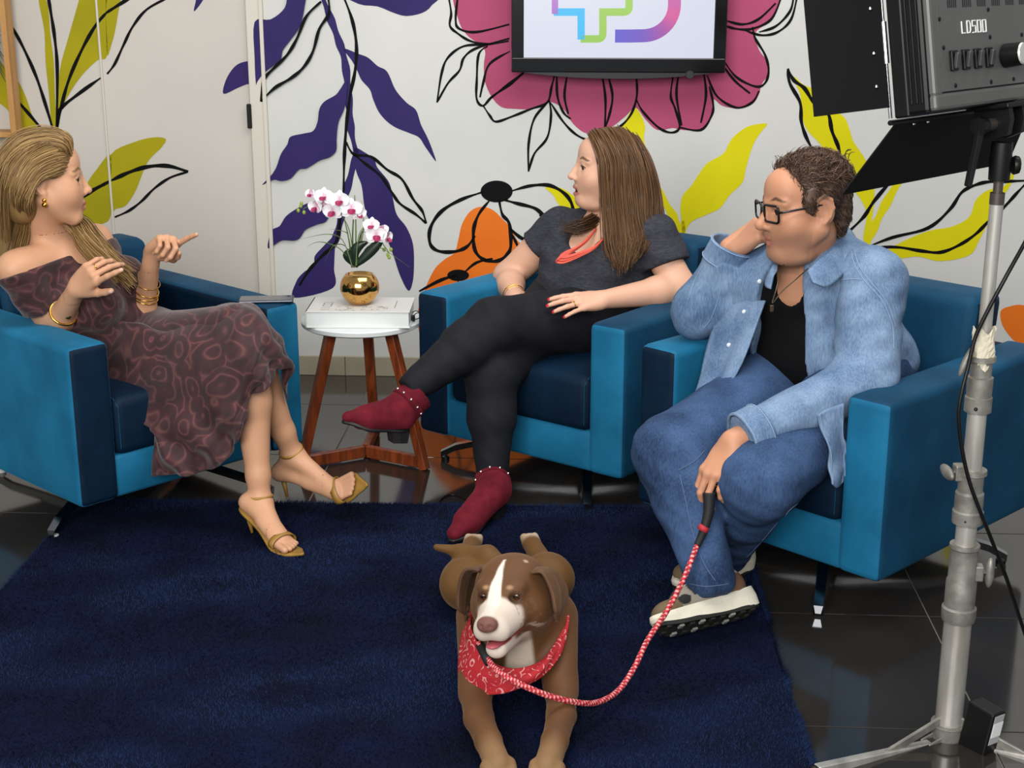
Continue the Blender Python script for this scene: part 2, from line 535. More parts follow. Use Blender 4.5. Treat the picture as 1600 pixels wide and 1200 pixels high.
# back wall and the doors on its left end
xd = onwall(398, 300)[0]; xj = onwall(424, 300)[0]; xs = onwall(172, 300)[0]
wall = MB().box((xj, 0, 0), (4.6, 0.12, 3.0)).build('wall_back', m_wall); wall.matrix_world = ROOM; tag(wall, kind='structure')
d1 = MB().box((xs + .003, 0.012, 0.01), (xd - .004, 0.05, 3.0), bevel=.002, seg=1).build('door_1', m_door); d1.matrix_world = ROOM; tag(d1, kind='structure')
d2 = MB().box((-3.4, 0.012, 0.01), (xs - .003, 0.05, 3.0), bevel=.002, seg=1).build('door_2', m_door); d2.matrix_world = ROOM; tag(d2, kind='structure')
t1 = MB().box((xd, -0.012, 0), (xj, 0.10, 3.0), bevel=.004).build('trim_1', m_trim); t1.matrix_world = ROOM; tag(t1, kind='structure')
MB().box((xj - .014, -0.018, 0), (xj + .001, -0.011, 3.0), bevel=.002).build('trim_bead', m_trim, t1)
xs2, xs3 = xs - .0045, xs + .0045
t2 = MB().box((xs2, 0.004, 0.01), (xs3, 0.018, 3.0), bevel=.004).build('trim_2', m_trim); t2.matrix_world = ROOM; tag(t2, kind='structure')
bk = MB().box((-3.4, 0.06, 0), (xj, 0.14, 3.0)).build('wall_behind_doors', m_wall); bk.matrix_world = ROOM; tag(bk, kind='structure')
a_, b_ = onwall(394, 162), onwall(403, 200)
hg = MB().box((xd - .012, -0.02, b_[1]), (xd + .006, 0.0, a_[1]), bevel=.003).build('hinge', m_metal_dark, d1)
wl = MB().box((-3.5, -6.0, 0), (-3.4, 0.15, 3.0)).build('wall_left', m_wall); wl.matrix_world = ROOM; tag(wl, kind='structure')

# baseboard: ceramic strips
bb = MB().box((xj, -0.006, 0), (4.6, 0.0, 0.078)).build('baseboard_back', m_grout); bb.matrix_world = ROOM; tag(bb, kind='structure')
jx = onwall(540, 575)[0]
bb0 = MB().box((0.0015, -0.014, 0.0), (0.4485, -0.004, 0.082), bevel=.003).build('skirting_tile', m_base, bb)
for n, i in enumerate(range(-1, 11)):
    o = bb0 if n == 0 else bb0.copy()
    if n: COL.objects.link(o); o.parent = bb
    o.location = (jx + i * .45, 0, 0)
    if i == -1: o.location = (jx - .45, 0, 0)

# ------------------------------------------------ mural, painted on wall, jamb and doors
def paint(pts, m, name, off=0.0012, n=6, parent=None, smooth=True):
    par = parent or wall
    p2 = [onwall(*q) for q in pts]
    if smooth: p2 = [tuple(q) for q in catmull(p2, n, closed=True)]
    tri = tessellate_polygon([[Vector((q[0], q[1], 0)) for q in p2]])
    dy = {wall: 0.0, d1: 0.012, d2: 0.012, t1: -0.012}[par]
    me = bpy.data.meshes.new(name)
    me.from_pydata([(q[0], dy - off, q[1]) for q in p2], [], [tuple(t) for t in tri])
    return link(name, me, m, par)
def stroke(pts, w, name='painted_line', off=0.002, n=6, m=None, parent=None):
    par = parent or wall
    sc = onwall(801, 300)[0] - onwall(800, 300)[0]
    p = [np.array(onwall(*q)) for q in pts]; p = catmull(p, n); N = len(p)
    dy = {wall: 0.0, d1: 0.012, d2: 0.012, t1: -0.012}[par]
    V = []
    for i in range(N):
        t = p[min(i + 1, N - 1)] - p[max(i - 1, 0)]; t /= np.linalg.norm(t) + 1e-9
        nn = np.array((-t[1], t[0])); e = min(i, N - 1 - i) / max(N - 1, 1) * 2
        ww = w * sc * .5 * (0.55 + 0.45 * min(1, e * 3) + .18 * math.sin(i * .9 + len(pts)))
        for s in (1, -1): V.append((p[i][0] + nn[0] * ww * s, dy - off, p[i][1] + nn[1] * ww * s))
    me = bpy.data.meshes.new(name)
    me.from_pydata(V, [], [(2 * i, 2 * i + 1, 2 * i + 3, 2 * i + 2) for i in range(N - 1)])
    return link(name, me, m or m_black, par)
def ellipse(cx, cy, rx, ry, m, name, off=0.002, a=0):
    paint([(cx + rx * math.cos(t) * math.cos(a) - ry * math.sin(t) * math.sin(a), cy + rx * math.cos(t) * math.sin(a) + ry * math.sin(t) * math.cos(a)) for t in np.linspace(0, 2 * PI, 16)[:-1]], m, name, off)

# plant in shaded olive on the doors
paint([(88,170),(92,110),(105,60),(122,0),(128,-25),(166,-25),(164,20),(166,86),(150,95),(125,120),(105,150),(95,170)], m_olive_shaded, 'painted_leaf', parent=d2)
paint([(166,-25),(192,-25),(186,5),(178,50),(172,72),(166,86),(164,30)], m_olive_shaded, 'painted_leaf', parent=d1, n=3)
stroke([(60,-20),(70,30),(77,110),(84,215)], 11, 'painted_stem', off=.0012, m=m_olive_shaded, parent=d2)
paint([(-10,90),(8,108),(25,125),(38,150),(50,185),(62,215),(36,222),(28,200),(10,172),(-10,150)], m_olive_shaded, 'painted_leaf', parent=d2)
paint([(118,350),(133,292),(150,265),(172,242),(171,300),(172,335),(160,350)], m_olive_shaded, 'painted_leaf', parent=d2, n=3)
paint([(172,242),(210,222),(240,215),(258,218),(250,232),(232,250),(222,270),(210,300),(195,322),(180,327),(172,333),(171,290)], m_olive_shaded, 'painted_leaf', parent=d1, n=4)
stroke([(15,38),(35,75),(55,120),(70,165),(84,212)], 5, parent=d2)
stroke([(72,-15),(78,20),(84,60),(88,110),(87,210)], 5, parent=d2)
stroke([(165,20),(148,40),(128,75),(108,120),(96,160),(88,200)], 5, parent=d2)
stroke([(215,-12),(190,4),(165,20)], 5, parent=d1)
stroke([(262,-4),(228,15),(206,42),(192,70),(178,100),(166,116)], 4, parent=d1)
stroke([(156,122),(120,148),(92,172),(88,195)], 5, parent=d2)
stroke([(26,158),(45,180),(66,205)], 5, parent=d2)
stroke([(120,314),(140,300),(170,284)], 6, parent=d2)
stroke([(172,283),(200,270),(230,261),(262,260),(293,269)], 6, parent=d1)
stroke([(293,269),(265,278),(240,295),(220,315),(200,330),(178,340)], 4, parent=d1)
# violet plant
paint([(302,18),(304,5),(309,-12),(322,-12),(313,5)], m_purple, 'painted_leaf', parent=d1, n=3)
paint([(348,147),(352,125),(365,105),(380,97),(397,99),(397.5,130),(385,132),(370,138)], m_purple, 'painted_leaf', parent=d1, n=4)
paint([(399,34),(424,30),(446,12),(453,-15),(478,-15),(477,10),(470,40),(455,62),(443,78),(440,92),(428,102),(415,112),(404,126),(401,130),(399,90)], m_purple, 'painted_leaf', off=.0135, n=4)
stroke([(500,-15),(515,25),(528,60),(538,92),(543,130),(546,170),(549,205),(557,240)], 11, 'painted_stem', off=.0012, m=m_purple)
stroke([(556,240),(548,275),(538,310),(532,345),(524,375),(515,400)], 11, 'painted_stem', off=.0011, m=m_purple)
paint([(537,76),(560,84),(575,90),(590,103),(605,112),(618,140),(635,160),(650,172),(658,195),(668,215),(676,235),(681,252),(665,230),(655,215),(640,208),(620,200),(605,190),(592,175),(583,155),(578,140),(565,125),(558,110),(550,95)], m_purple, 'painted_leaf')
paint([(543,125),(540,165),(530,190),(527,215),(526,235),(515,245),(500,250),(480,262),(468,264),(455,278),(440,282),(428,280),(411,288),(425,273),(433,260),(440,240),(450,225),(455,213),(475,208),(490,204),(497,190),(500,170),(508,158),(525,148),(533,138)], m_purple, 'painted_leaf', off=.0135)
paint([(553,232),(556,265),(565,290),(569,320),(575,340),(590,350),(605,375),(615,400),(625,430),(638,454),(645,440),(647,410),(645,380),(635,355),(620,335),(614,310),(608,285),(590,262),(585,250),(570,238)], m_purple, 'painted_leaf')
paint([(532,305),(500,312),(478,318),(450,335),(438,352),(425,360),(420,387),(440,375),(460,375),(470,370),(478,358),(495,350),(510,345),(518,330),(528,320)], m_purple, 'painted_leaf', off=.0135)
paint([(524,368),(523,395),(522,420),(520,450),(460,465),(463,440),(475,425),(490,415),(492,400),(505,385),(515,375)], m_purple, 'painted_leaf')
paint([(538,-15),(560,6),(590,10),(615,20),(635,25),(660,20),(675,8),(684,-15)], m_purple, 'painted_leaf', n=3)
for w_, q in ((5, [(535,-10),(550,30),(557,70),(555,110),(547,150),(541,200),(538,250),(537,298)]),
              (4.5, [(503,2),(480,25),(465,60),(450,85),(430,105),(413,125),(409,158)]),
              (4.5, [(409,158),(430,137),(455,122),(475,105),(490,80),(500,45),(515,20),(513,-8)]),
              (4.5, [(541,222),(553,241),(580,245),(605,265),(628,280),(645,310),(660,330),(666,349)]),
              (4.5, [(666,349),(650,335),(625,318),(612,300),(595,275),(570,255),(553,241)]),
              (5, [(537,298),(532,340),(525,378),(503,400),(483,422),(468,446)])):
    stroke(q, w_, off=.0145 if q[0][0] < 510 and q[-1][1] < 200 else .002)
# pink flower behind the television
paint([(710,-30),(708,0),(714,23),(721,43),(733,58),(748,68),(758,80),(756,101),(758,128),(768,151),(783,167),(803,170),(834,170),(857,159),(880,170),(896,194),(919,209),(950,202),(977,182),(993,168),(1008,186),(1027,203),(1051,200),(1066,203),(1097,202),(1111,178),(1114,155),(1128,165),(1151,169),(1175,163),(1186,147),(1190,132),(1200,116),(1200,97),(1186,78),(1180,52),(1196,38),(1213,19),(1219,0),(1220,-30)], m_pink, 'painted_flower', off=.001, n=4)
for q in ([(700,-10),(705,20),(703,40),(715,52),(735,64),(762,69),(795,64)], [(716,-10),(712,30),(718,45),(745,50),(796,38)],
          [(762,70),(725,72),(700,90),(690,115),(683,160)], [(683,160),(700,130),(718,110),(725,90),(745,75),(796,60)],
          [(762,72),(748,85),(745,125),(745,155),(755,165),(770,150),(800,130),(818,114)], [(755,165),(765,180),(775,190),(800,182),(830,170),(855,160),(862,135),(867,115)],
          [(797,80),(765,100),(755,130),(750,152)], [(858,158),(835,185),(826,225),(826,268)], [(826,268),(835,240),(855,215),(861,180),(858,156)],
          [(860,160),(880,190),(900,210),(922,220),(940,222)], [(870,116),(871,150),(880,175),(892,186)], [(886,118),(882,150),(888,178)],
          [(950,118),(957,150),(952,180),(944,203)], [(941,118),(946,155),(945,202)], [(994,118),(995,150),(985,180),(965,200),(940,206)],
          [(994,155),(1005,175),(1030,200),(1050,207),(1062,198),(1055,170),(1048,150),(1052,118)], [(1060,118),(1057,150),(1065,196)],
          [(1108,135),(1114,160),(1112,180),(1095,203),(1062,199)], [(1100,116),(1103,150),(1095,192)], [(1105,118),(1120,150),(1150,168),(1175,160),(1186,142)],
          [(1130,93),(1150,120),(1180,135),(1195,130),(1201,110),(1195,85),(1180,60),(1176,42)], [(1133,40),(1150,45),(1175,45),(1205,30),(1221,-5)],
          [(1134,32),(1160,38),(1185,30),(1212,5)], [(1165,48),(1190,55),(1215,50),(1236,30),(1246,-8)], [(1186,50),(1212,41),(1234,18),(1240,-5)],
          [(1128,100),(1148,126),(1172,146)], [(820,112),(790,135),(765,155)]):
    stroke(q, 3.6)
# yellow plants
paint([(960,206),(975,190),(991,168),(1003,183),(1008,200),(1006,217),(1011,245),(1000,250),(975,225)], m_yellow, 'painted_leaf', n=4)
paint([(1198,193),(1170,197),(1150,210),(1140,222),(1130,240),(1105,255),(1090,275),(1080,290),(1067,305),(1063,325),(1065,345),(1067,366),(1080,347),(1105,335),(1125,325),(1140,305),(1160,285),(1165,265),(1172,240),(1180,220),(1190,205)], m_yellow, 'painted_leaf')
stroke([(1010,270),(1040,318),(1055,345),(1066,380),(1074,415)], 12, 'painted_stem', off=.0011, m=m_yellow)
stroke([(1066,345),(1068,380),(1074,415)], 10, 'painted_stem', off=.0012, m=m_yellow)
paint([(852,293),(875,293),(895,305),(915,322),(900,345),(885,334),(872,318),(864,304)], m_yellow, 'painted_leaf', n=4)
paint([(1240,119),(1255,132),(1276,142),(1278,161),(1300,172),(1319,183),(1328,204),(1334,222),(1352,249),(1364,279),(1366,312),(1360,357),(1354,390),(1349,370),(1354,335),(1345,312),(1330,294),(1300,265),(1285,230),(1262,204),(1253,181),(1251,151),(1244,132)], m_yellow, 'painted_leaf')
stroke([(1440,215),(1425,245),(1400,290),(1378,330),(1362,362),(1352,390)], 13, 'painted_stem', off=.0011, m=m_yellow)
paint([(1369,405),(1405,380),(1450,361),(1487,354),(1514,339),(1525,312),(1544,297),(1570,290),(1581,270),(1584,275),(1577,292),(1555,325),(1545,345),(1530,375),(1514,399),(1469,408),(1435,401),(1405,404)], m_yellow, 'painted_leaf')
for w_, q in ((5.5, [(1231,107),(1240,125),(1257,138),(1270,158),(1285,168),(1295,180),(1300,205),(1310,230),(1315,255)]),
              (5, [(1231,107),(1234,130),(1250,160),(1252,190),(1260,215),(1272,238)]),
              (5.5, [(1430,225),(1417,250),(1405,270),(1390,285),(1365,315),(1350,338),(1328,360)]), (4.5, [(1404,240),(1402,260),(1396,278)]),
              (5, [(1352,387),(1394,371),(1450,356),(1484,327),(1502,301),(1521,290),(1544,284),(1580,283),(1625,281)]),
              (5, [(1352,387),(1400,386),(1440,392),(1470,394),(1500,382),(1525,365),(1545,345),(1570,322),(1590,300),(1605,284)])):
    stroke(q, w_)
# orange shapes and the outlined daisy
paint([(652,500),(662,458),(678,422),(695,405),(710,395),(716,375),(722,350),(735,330),(752,323),(770,328),(785,342),(797,355),(808,375),(822,388),(838,410),(850,460),(848,520),(815,556),(740,566),(672,548)], m_orange, 'painted_shape', off=.001)
paint([(1563,487),(1580,478),(1600,477),(1645,490),(1660,530),(1600,540),(1570,515)], m_orange, 'painted_shape', off=.001, n=4)
ellipse(776, 299, 25, 17, m_black, 'painted_flower_centre')
ellipse(716, 430, 17, 9, m_black, 'painted_flower_centre')
for w_, q in ((5.5, [(754,300),(720,312),(690,330),(673,355),(672,380),(685,392),(710,393),(730,385),(742,368)]),
              (5.5, [(765,313),(748,335),(740,360),(742,390),(755,405),(775,408),(790,400),(798,385),(796,350),(785,335),(780,313)]),
              (5.5, [(800,298),(830,290),(860,290),(885,305),(895,325),(890,338),(855,338),(835,325),(805,317),(788,312)]),
              (5, [(796,356),(815,372),(840,380)]), (4, [(843,335),(852,350),(853,370)]), (4, [(800,366),(806,378),(812,392)]),
              (4, [(727,424),(745,410),(770,404)]), (5, [(655,455),(690,437),(715,430)]), (4, [(716,436),(712,470),(690,500),(665,505)]), (4, [(722,437),(745,470),(738,515),(715,520),(708,480)])):
    stroke(q, w_)

# ------------------------------------------------------------------ television
TVM = frame(RU, RN, Vector((0, 0, 1)), W0)
def onplane(x, y, off): return onwall(x, y, off)
OFF = 0.13
l_, zb_ = onplane(799, 113, OFF); r_, _ = onplane(1133, 116, OFF)
tvw = r_ - l_; tvz = zb_; tvh = tvw * 0.60
tv = empty('television', W0 + RU * ((l_ + r_) / 2) + Vector((0, 0, tvz)) - RN * 0.0, -ROT)
tag(tv, 'wall-mounted television with glossy black frame showing a colourful cross and curve logo', 'television')
m_tvb = mat('tv_gloss_black', '#0d0e10', rough=0.12, spec=0.5)
m_tvm = mat('tv_matte_black', '#0a0a0b', rough=0.5)
m_scr = mat('tv_screen', '#dfe3f4', rough=0.3, emit=0.86)
m_scr.node_tree.nodes['Principled BSDF'].inputs['Base Color'].default_value = (.02, .02, .02, 1)
w2 = tvw / 2; bz = .054; bx = .046
fr = MB()
fr.box((-w2, -OFF, 0), (w2, -OFF + .04, bz), bevel=.004).box((-w2, -OFF, tvh - .045), (w2, -OFF + .04, tvh), bevel=.004)
fr.box((-w2, -OFF, bz - .004), (-w2 + bx, -OFF + .04, tvh - .04), bevel=.004).box((w2 - bx, -OFF, bz - .004), (w2, -OFF + .04, tvh - .04), bevel=.004)
fr.build('bezel', m_tvb, tv)
arc = [(-w2 + .003, .006)] + [(x * (w2 - .003), .006 - .028 * (1 - abs(x) ** 2.2)) for x in np.linspace(-.98, .98, 21)] + [(w2 - .003, .006)]
MB().prism(arc, 0, .045, M=Matrix.Translation((0, -OFF + .048, 0)) @ Matrix.Rotation(PI / 2, 4, 'X')).build('speaker_bar', m_tvm, tv)
MB().box((-w2 + .02, -OFF + .035, .02), (w2 - .02, -OFF + .075, tvh - .02), bevel=.02).build('back_cover', m_tvm, tv)
MB().box((-.12, -OFF + .07, tvh * .3), (.12, 0, tvh * .75), bevel=.004).build('wall_mount', m_tvm, tv)
sc_ = MB().box((-w2 + bx - .003, -OFF + .008, bz - .006), (w2 - bx + .003, -OFF + .03, tvh - .04)).build('screen', m_scr, tv)
MB().lathe([(.0, 0), (.014, 0), (.016, .002), (.014, .004), (0, .004)], 20, M=Matrix.Translation((w2 - .13, -OFF + .002, -.006)) @ Matrix.Rotation(PI / 2, 4, 'X')).build('badge', mat('badge_grey', '#3a3b3d', rough=.3, metal=.7), tv)
def tvp(x, y):
    a = onplane(x, y, OFF); return (a[0] - (l_ + r_) / 2, a[1] - tvz)
def logo(pts, w, cols, name, rnd=0):
    sc = onplane(901, 50, OFF)[0] - onplane(900, 50, OFF)[0]
    p = [np.array(tvp(*q)) for q in pts]
    me = bpy.data.meshes.new(name); V = []; N = len(p)
    for i in range(N):
        if 0 < i < N - 1:
            t0 = (p[i] - p[i - 1]); t1_ = (p[i + 1] - p[i]); t0 /= np.linalg.norm(t0); t1_ /= np.linalg.norm(t1_)
            n0 = np.array((-t0[1], t0[0])); n1 = np.array((-t1_[1], t1_[0])); nn = (n0 + n1); nn /= (nn @ nn) / 2
        else:
            t = p[1] - p[0] if i == 0 else p[-1] - p[-2]; t /= np.linalg.norm(t); nn = np.array((-t[1], t[0]))
        for s in (1, -1): V.append((p[i][0] + nn[0] * w * sc / 2 * s, -OFF + .0072, p[i][1] + nn[1] * w * sc / 2 * s))
    me.from_pydata(V, [], [(2 * i, 2 * i + 1, 2 * i + 3, 2 * i + 2) for i in range(N - 1)])
    C = []
    for i in range(N):
        t = i / (N - 1) * (len(cols) - 1); a = int(min(t, len(cols) - 2)); f = t - a
        c = np.array(srgb(cols[a])) * (1 - f) + np.array(srgb(cols[a + 1])) * f; C += [c, c]
    setcol(me, np.array(C)); link(name, me, m_logo, sc_)
m_logo = mat('screen_logo', '#ffffff', rough=.3, attr=True)
_nt = m_logo.node_tree; _b = _nt.nodes['Principled BSDF']
_nt.links.new([n for n in _nt.nodes if n.type == 'VERTEX_COLOR'][0].outputs[0], _b.inputs['Emission Color']); _b.inputs['Emission Strength'].default_value = .85
_nt.links.remove(_b.inputs['Base Color'].links[0]); _b.inputs['Base Color'].default_value = (.01, .01, .01, 1)
def rc(a, b, c, r, n=6):   # rounded corner at b
    a, b, c = map(lambda q: np.array(q, float), (a, b, c))
    p, q = b + (a - b) / np.linalg.norm(a - b) * r, b + (c - b) / np.linalg.norm(c - b) * r
    return [tuple((1 - t) ** 2 * p + 2 * t * (1 - t) * b + t * t * q) for t in np.linspace(0, 1, n)]
logo([(867, 22), (867, 0), (867, -22)], 10, ['#b06fd0', '#c080d6'], 'logo_bar')
logo([(865, 19), (908, 19), (908, 62)], 11.5, ['#22c3ff', '#22c3ff'], 'logo_bar')
logo([(907, 61)] + rc((907, 61), (942, 61), (942, 19), 9) + [(942, 19)] + rc((942, 19), (983, 19), (983, -20), 9) + [(983, -22)], 11.5, ['#9ad14a', '#a6d653'], 'logo_bar')
logo([(961, 56.5), (985, 56.5), (1005, 56)] + [(1005 + 49 * math.sin(t), 7 + 49 * math.cos(t)) for t in np.linspace(.1, PI / 2, 12)] + [(1054, -25)], 20, ['#5a55d6', '#8a50c0', '#b04fae', '#e45aa0', '#cf5fb4'], 'logo_curve')

# ------------------------------------------------------------------ wooden frame with a plant picture at the far left
pf = empty('picture_frame', (0, 0, 0)); pf.matrix_world = ROOM
tag(pf, 'pale wooden frame edge with a green plant picture at top left of the doors', 'picture frame')
fx1, fz0 = onwall(26, 215, .10); fx0 = fx1 - .42; fz1 = fz0 + .75
zb2 = fz0
for lo, hi in (((fx1 - .022, -.10, zb2), (fx1, -.03, fz1)), ((fx0, -.10, zb2), (fx0 + .022, -.03, fz1)), ((fx0 + .022, -.10, zb2), (fx1 - .022, -.03, zb2 + .02)), ((fx0 + .022, -.10, fz1 - .02), (fx1 - .022, -.03, fz1))):
    MB().box(lo, hi, bevel=.002).build('frame_bar', m_wood_frame, pf)
MB().box((fx0, -.03, zb2), (fx1, .006, zb2 + .02)).build('frame_bracket', m_wood_frame, pf)
m_fern = mat('fern_green', '#3a4a20', rough=.6, var=('#2c3a18', '#4d5c2a'), var_scale=30)
fern = MB()
for i in range(26):
    a = .25 + .9 * random.random(); z0 = zb2 + .30 + .02 * i * .8
    x0 = fx1 - .05 - .02 * random.random()
    tip = Vector((x0 + .03 * random.random(), -.07 - .02 * random.random(), z0 - .06 - .06 * random.random()))
    fern.tube([(x0 - .09, -.065, z0 + .04), (x0 - .03, -.07, z0 + .02), tip], [.002, .006, .0008], 5)
fern.build('fern_leaves', m_fern, pf)
# ================================================================== rug
m_rug = mat('rug_navy', '#070d22', rough=0.95, var=('#060b1c', '#0a1330'), var_scale=7, bump=.9, bump_scale=160, spec=.1)
RX0, RX1, RY0, RY1 = -1.372, 0.655, 1.75, 4.25
rug = MB().box((RX0, RY0, 0.001), (RX1, RY1, 0.009), bevel=.003).build('rug', m_rug)
tag(rug, 'navy blue shaggy rug lying on the dark tiles under the dog', 'rug')
M_r = Matrix.Translation((0.65, 3.5, 0)) @ Matrix.Rotation(-math.radians(2.0), 4, 'Z') @ Matrix.Translation((-0.65, -3.5, 0))
rug.matrix_world = M_r
n = 150000
bx_ = RNG.uniform(RX0 - .004, RX1 + .004, n); by_ = RNG.uniform(2.45, RY1 + .004, n)
ne = 9000                                   # the fringe of pile hanging over the rim
ed = RNG.integers(0, 3, ne)
ex = np.where(ed == 0, RX0, np.where(ed == 1, RX1, RNG.uniform(RX0, RX1, ne))); ey = np.where(ed == 2, RY1, RNG.uniform(2.45, RY1, ne))
B = np.stack([np.concatenate([bx_, ex]), np.concatenate([by_, ey]), np.concatenate([np.full(n, .006), RNG.uniform(.001, .008, ne)])], 1)
cl = fbm(np.c_[B[:, :2], np.zeros(len(B))], 9, 3)
ang = cl * 3.5 + RNG.normal(0, .9, len(B))
ln = RNG.uniform(.007, .013, len(B))[:, None]
side = np.stack([np.cos(ang + 1.57), np.sin(ang + 1.57), np.zeros(len(B))], 1) * .0016
tipd = np.stack([np.cos(ang) * .8, np.sin(ang) * .8, np.full(len(B), .75)], 1) * ln
outw = np.zeros((len(B), 3)); outw[n:, 0] = np.where(ed == 0, -.012, np.where(ed == 1, .012, 0)); outw[n:, 1] = np.where(ed == 2, .012, 0)
tipd += outw
V = np.stack([B - side, B + side, B + tipd], 1).reshape(-1, 3)
me = np_mesh('rug_pile', V, np.arange(len(V)).reshape(-1, 3))
t_ = np.clip(.5 + .5 * cl + RNG.normal(0, .18, len(B)), 0, 1)[:, None]
cc = np.array(srgb('#090e20')) * (1 - t_) + np.array(srgb('#182748')) * t_
setcol(me, np.repeat(cc, 3, 0))
pile = link('rug_pile', me, mat('rug_fibre', '#0d1736', rough=.9, attr=True, spec=.1), rug)
tag(pile, kind='stuff')

# ================================================================== armchairs
def velvet(name, col, sheen, tint, lo, hi):
    m = mat(name, col, rough=.62, spec=.15, sheen=sheen, sheen_rough=.35, sheen_tint=srgb(tint), var=(lo, hi), var_scale=5.5, bump=.10, bump_scale=220, detail=6)
    return m
# nap turns by panel; its lit and shaded look is put into the colour
v_lit = velvet('velvet_nap_lit', '#17658b', .45, '#459cc4', '#13597b', '#1c6e95')
v_shaded = velvet('velvet_nap_shaded', '#051a30', .06, '#14507a', '#041527', '#062238')
v_half = velvet('velvet_nap_half_lit', '#0c3b59', .22, '#226a94', '#0a334d', '#104563')
m_chrome = mat('chrome', '#8d8f93', rough=.16, metal=1.0)
m_glide = mat('glide_plastic', '#cfcfcf', rough=.5)
VEL = [v_lit, v_shaded, v_half]
CW, CD, CT, CZA, CZB = .813, .80, .13, .601, .127
def panel_box(name, lo, hi, parent, rule, bevel=.022, seg=4, arch=None):
    mb = MB(); mb.box(lo, hi, bevel=bevel, seg=seg)
    bmesh.ops.subdivide_edges(mb.bm, edges=[e for e in mb.bm.edges if e.calc_length() > .15], cuts=6, use_grid_fill=True)
    if arch:
        for v in mb.bm.verts: v.co += arch(v.co)
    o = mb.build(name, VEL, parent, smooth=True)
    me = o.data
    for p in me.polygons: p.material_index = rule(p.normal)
    return o
def armchair(label, pos, front_rot, leg_ang, gl):
    root = empty('armchair', pos, front_rot)            # local -y is the front; origin at front centre
    tag(root, label, 'armchair', 'blue velvet swivel armchairs')
    h = CW / 2
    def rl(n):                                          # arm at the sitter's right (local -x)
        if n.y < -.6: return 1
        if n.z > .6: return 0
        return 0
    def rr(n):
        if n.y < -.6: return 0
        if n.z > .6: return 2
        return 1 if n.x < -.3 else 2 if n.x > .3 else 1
    def puff(lo, hi, ax, a):
        def f(c):
            if c.z < (lo[2] + hi[2]) / 2: return Vector((0, 0, 0))
            u = (c.x - (lo[0] + hi[0]) / 2) / ((hi[0] - lo[0]) / 2); w = (c.y - (lo[1] + hi[1]) / 2) / ((hi[1] - lo[1]) / 2)
            return Vector((0, 0, a * (1 - u * u) * (1 - w * w)))
        return f
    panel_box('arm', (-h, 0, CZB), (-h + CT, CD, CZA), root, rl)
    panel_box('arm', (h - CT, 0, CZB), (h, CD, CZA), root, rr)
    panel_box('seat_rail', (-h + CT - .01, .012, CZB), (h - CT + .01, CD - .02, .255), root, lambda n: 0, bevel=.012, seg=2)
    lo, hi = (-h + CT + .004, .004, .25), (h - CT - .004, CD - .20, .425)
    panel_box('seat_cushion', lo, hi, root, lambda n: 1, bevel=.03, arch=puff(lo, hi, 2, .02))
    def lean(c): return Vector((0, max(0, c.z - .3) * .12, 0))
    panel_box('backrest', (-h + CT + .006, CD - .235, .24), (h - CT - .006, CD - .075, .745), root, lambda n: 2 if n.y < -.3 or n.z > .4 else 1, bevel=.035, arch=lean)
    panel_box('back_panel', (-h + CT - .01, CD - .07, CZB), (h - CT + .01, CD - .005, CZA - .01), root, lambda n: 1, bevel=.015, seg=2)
    # piping along the seat cushion and arm seams
    for x in (-h + CT + .004, h - CT - .004):
        s = 1 if x > 0 else -1
        MB().tube([(x - s * .012, .006, .275), (x - s * .012, .006, .40), (x - s * .012, .03, .42), (x - s * .012, .3, .425)], .0018, 6).build('piping', v_half, root)
    # swivel base
    b = Vector((0, CD / 2 - .01, 0))
    MB().lathe([(.0, .06), (.032, .06), (.030, CZB), (0, CZB)], 20, center=b).build('base_column', m_chrome, root)
    MB().box((b.x - .13, b.y - .13, CZB - .012), (b.x + .13, b.y + .13, CZB - .001)).build('mount_plate', m_metal_dark, root)
    for kk in range(4):
        a = leg_ang + kk * PI / 2 - front_rot
        d = Vector((math.cos(a), math.sin(a), 0)); s_ = Vector((-d.y, d.x, 0)); L = .49
        lb = MB()
        prof = [(0.0, .115, .021), (.25, .098, .017), (L - .05, .055, .013), (L, .030, .012)]
        pts = []
        for t, z, w in prof:
            pts.append([b + d * t + s_ * w + Vector((0, 0, z)), b + d * t - s_ * w + Vector((0, 0, z)), b + d * t - s_ * w * .6 + Vector((0, 0, z - .022)), b + d * t + s_ * w * .6 + Vector((0, 0, z - .022)), b + d * t + s_ * w + Vector((0, 0, z))])
        lb.grid(pts)
        lb.bm.faces.new([v for v in list(lb.bm.verts)[-5:-1]])
        leg = lb.build('base_leg', m_chrome, root)
        MB().lathe([(.0, 0.0005), (.014, 0.0005), (.014, .011), (.006, .013), (.006, .024), (0, .024)], 12, center=b + d * (L - .015)).build('glide', m_glide if gl else m_metal_dark, leg)
    return root
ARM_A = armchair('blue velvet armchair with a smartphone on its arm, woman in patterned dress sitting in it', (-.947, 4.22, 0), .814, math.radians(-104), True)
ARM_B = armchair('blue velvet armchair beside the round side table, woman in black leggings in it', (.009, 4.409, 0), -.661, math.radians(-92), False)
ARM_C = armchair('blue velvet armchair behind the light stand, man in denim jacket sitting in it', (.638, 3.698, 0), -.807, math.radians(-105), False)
CHAIRS = {'A': (-.947, 4.22, .814), 'B': (.009, 4.409, -.661), 'C': (.638, 3.698, -.807)}
def CP(k, lx, ly, z):
    fx, fy, a = CHAIRS[k]
    return Vector((fx + lx * math.cos(a) - ly * math.sin(a), fy + lx * math.sin(a) + ly * math.cos(a), z))
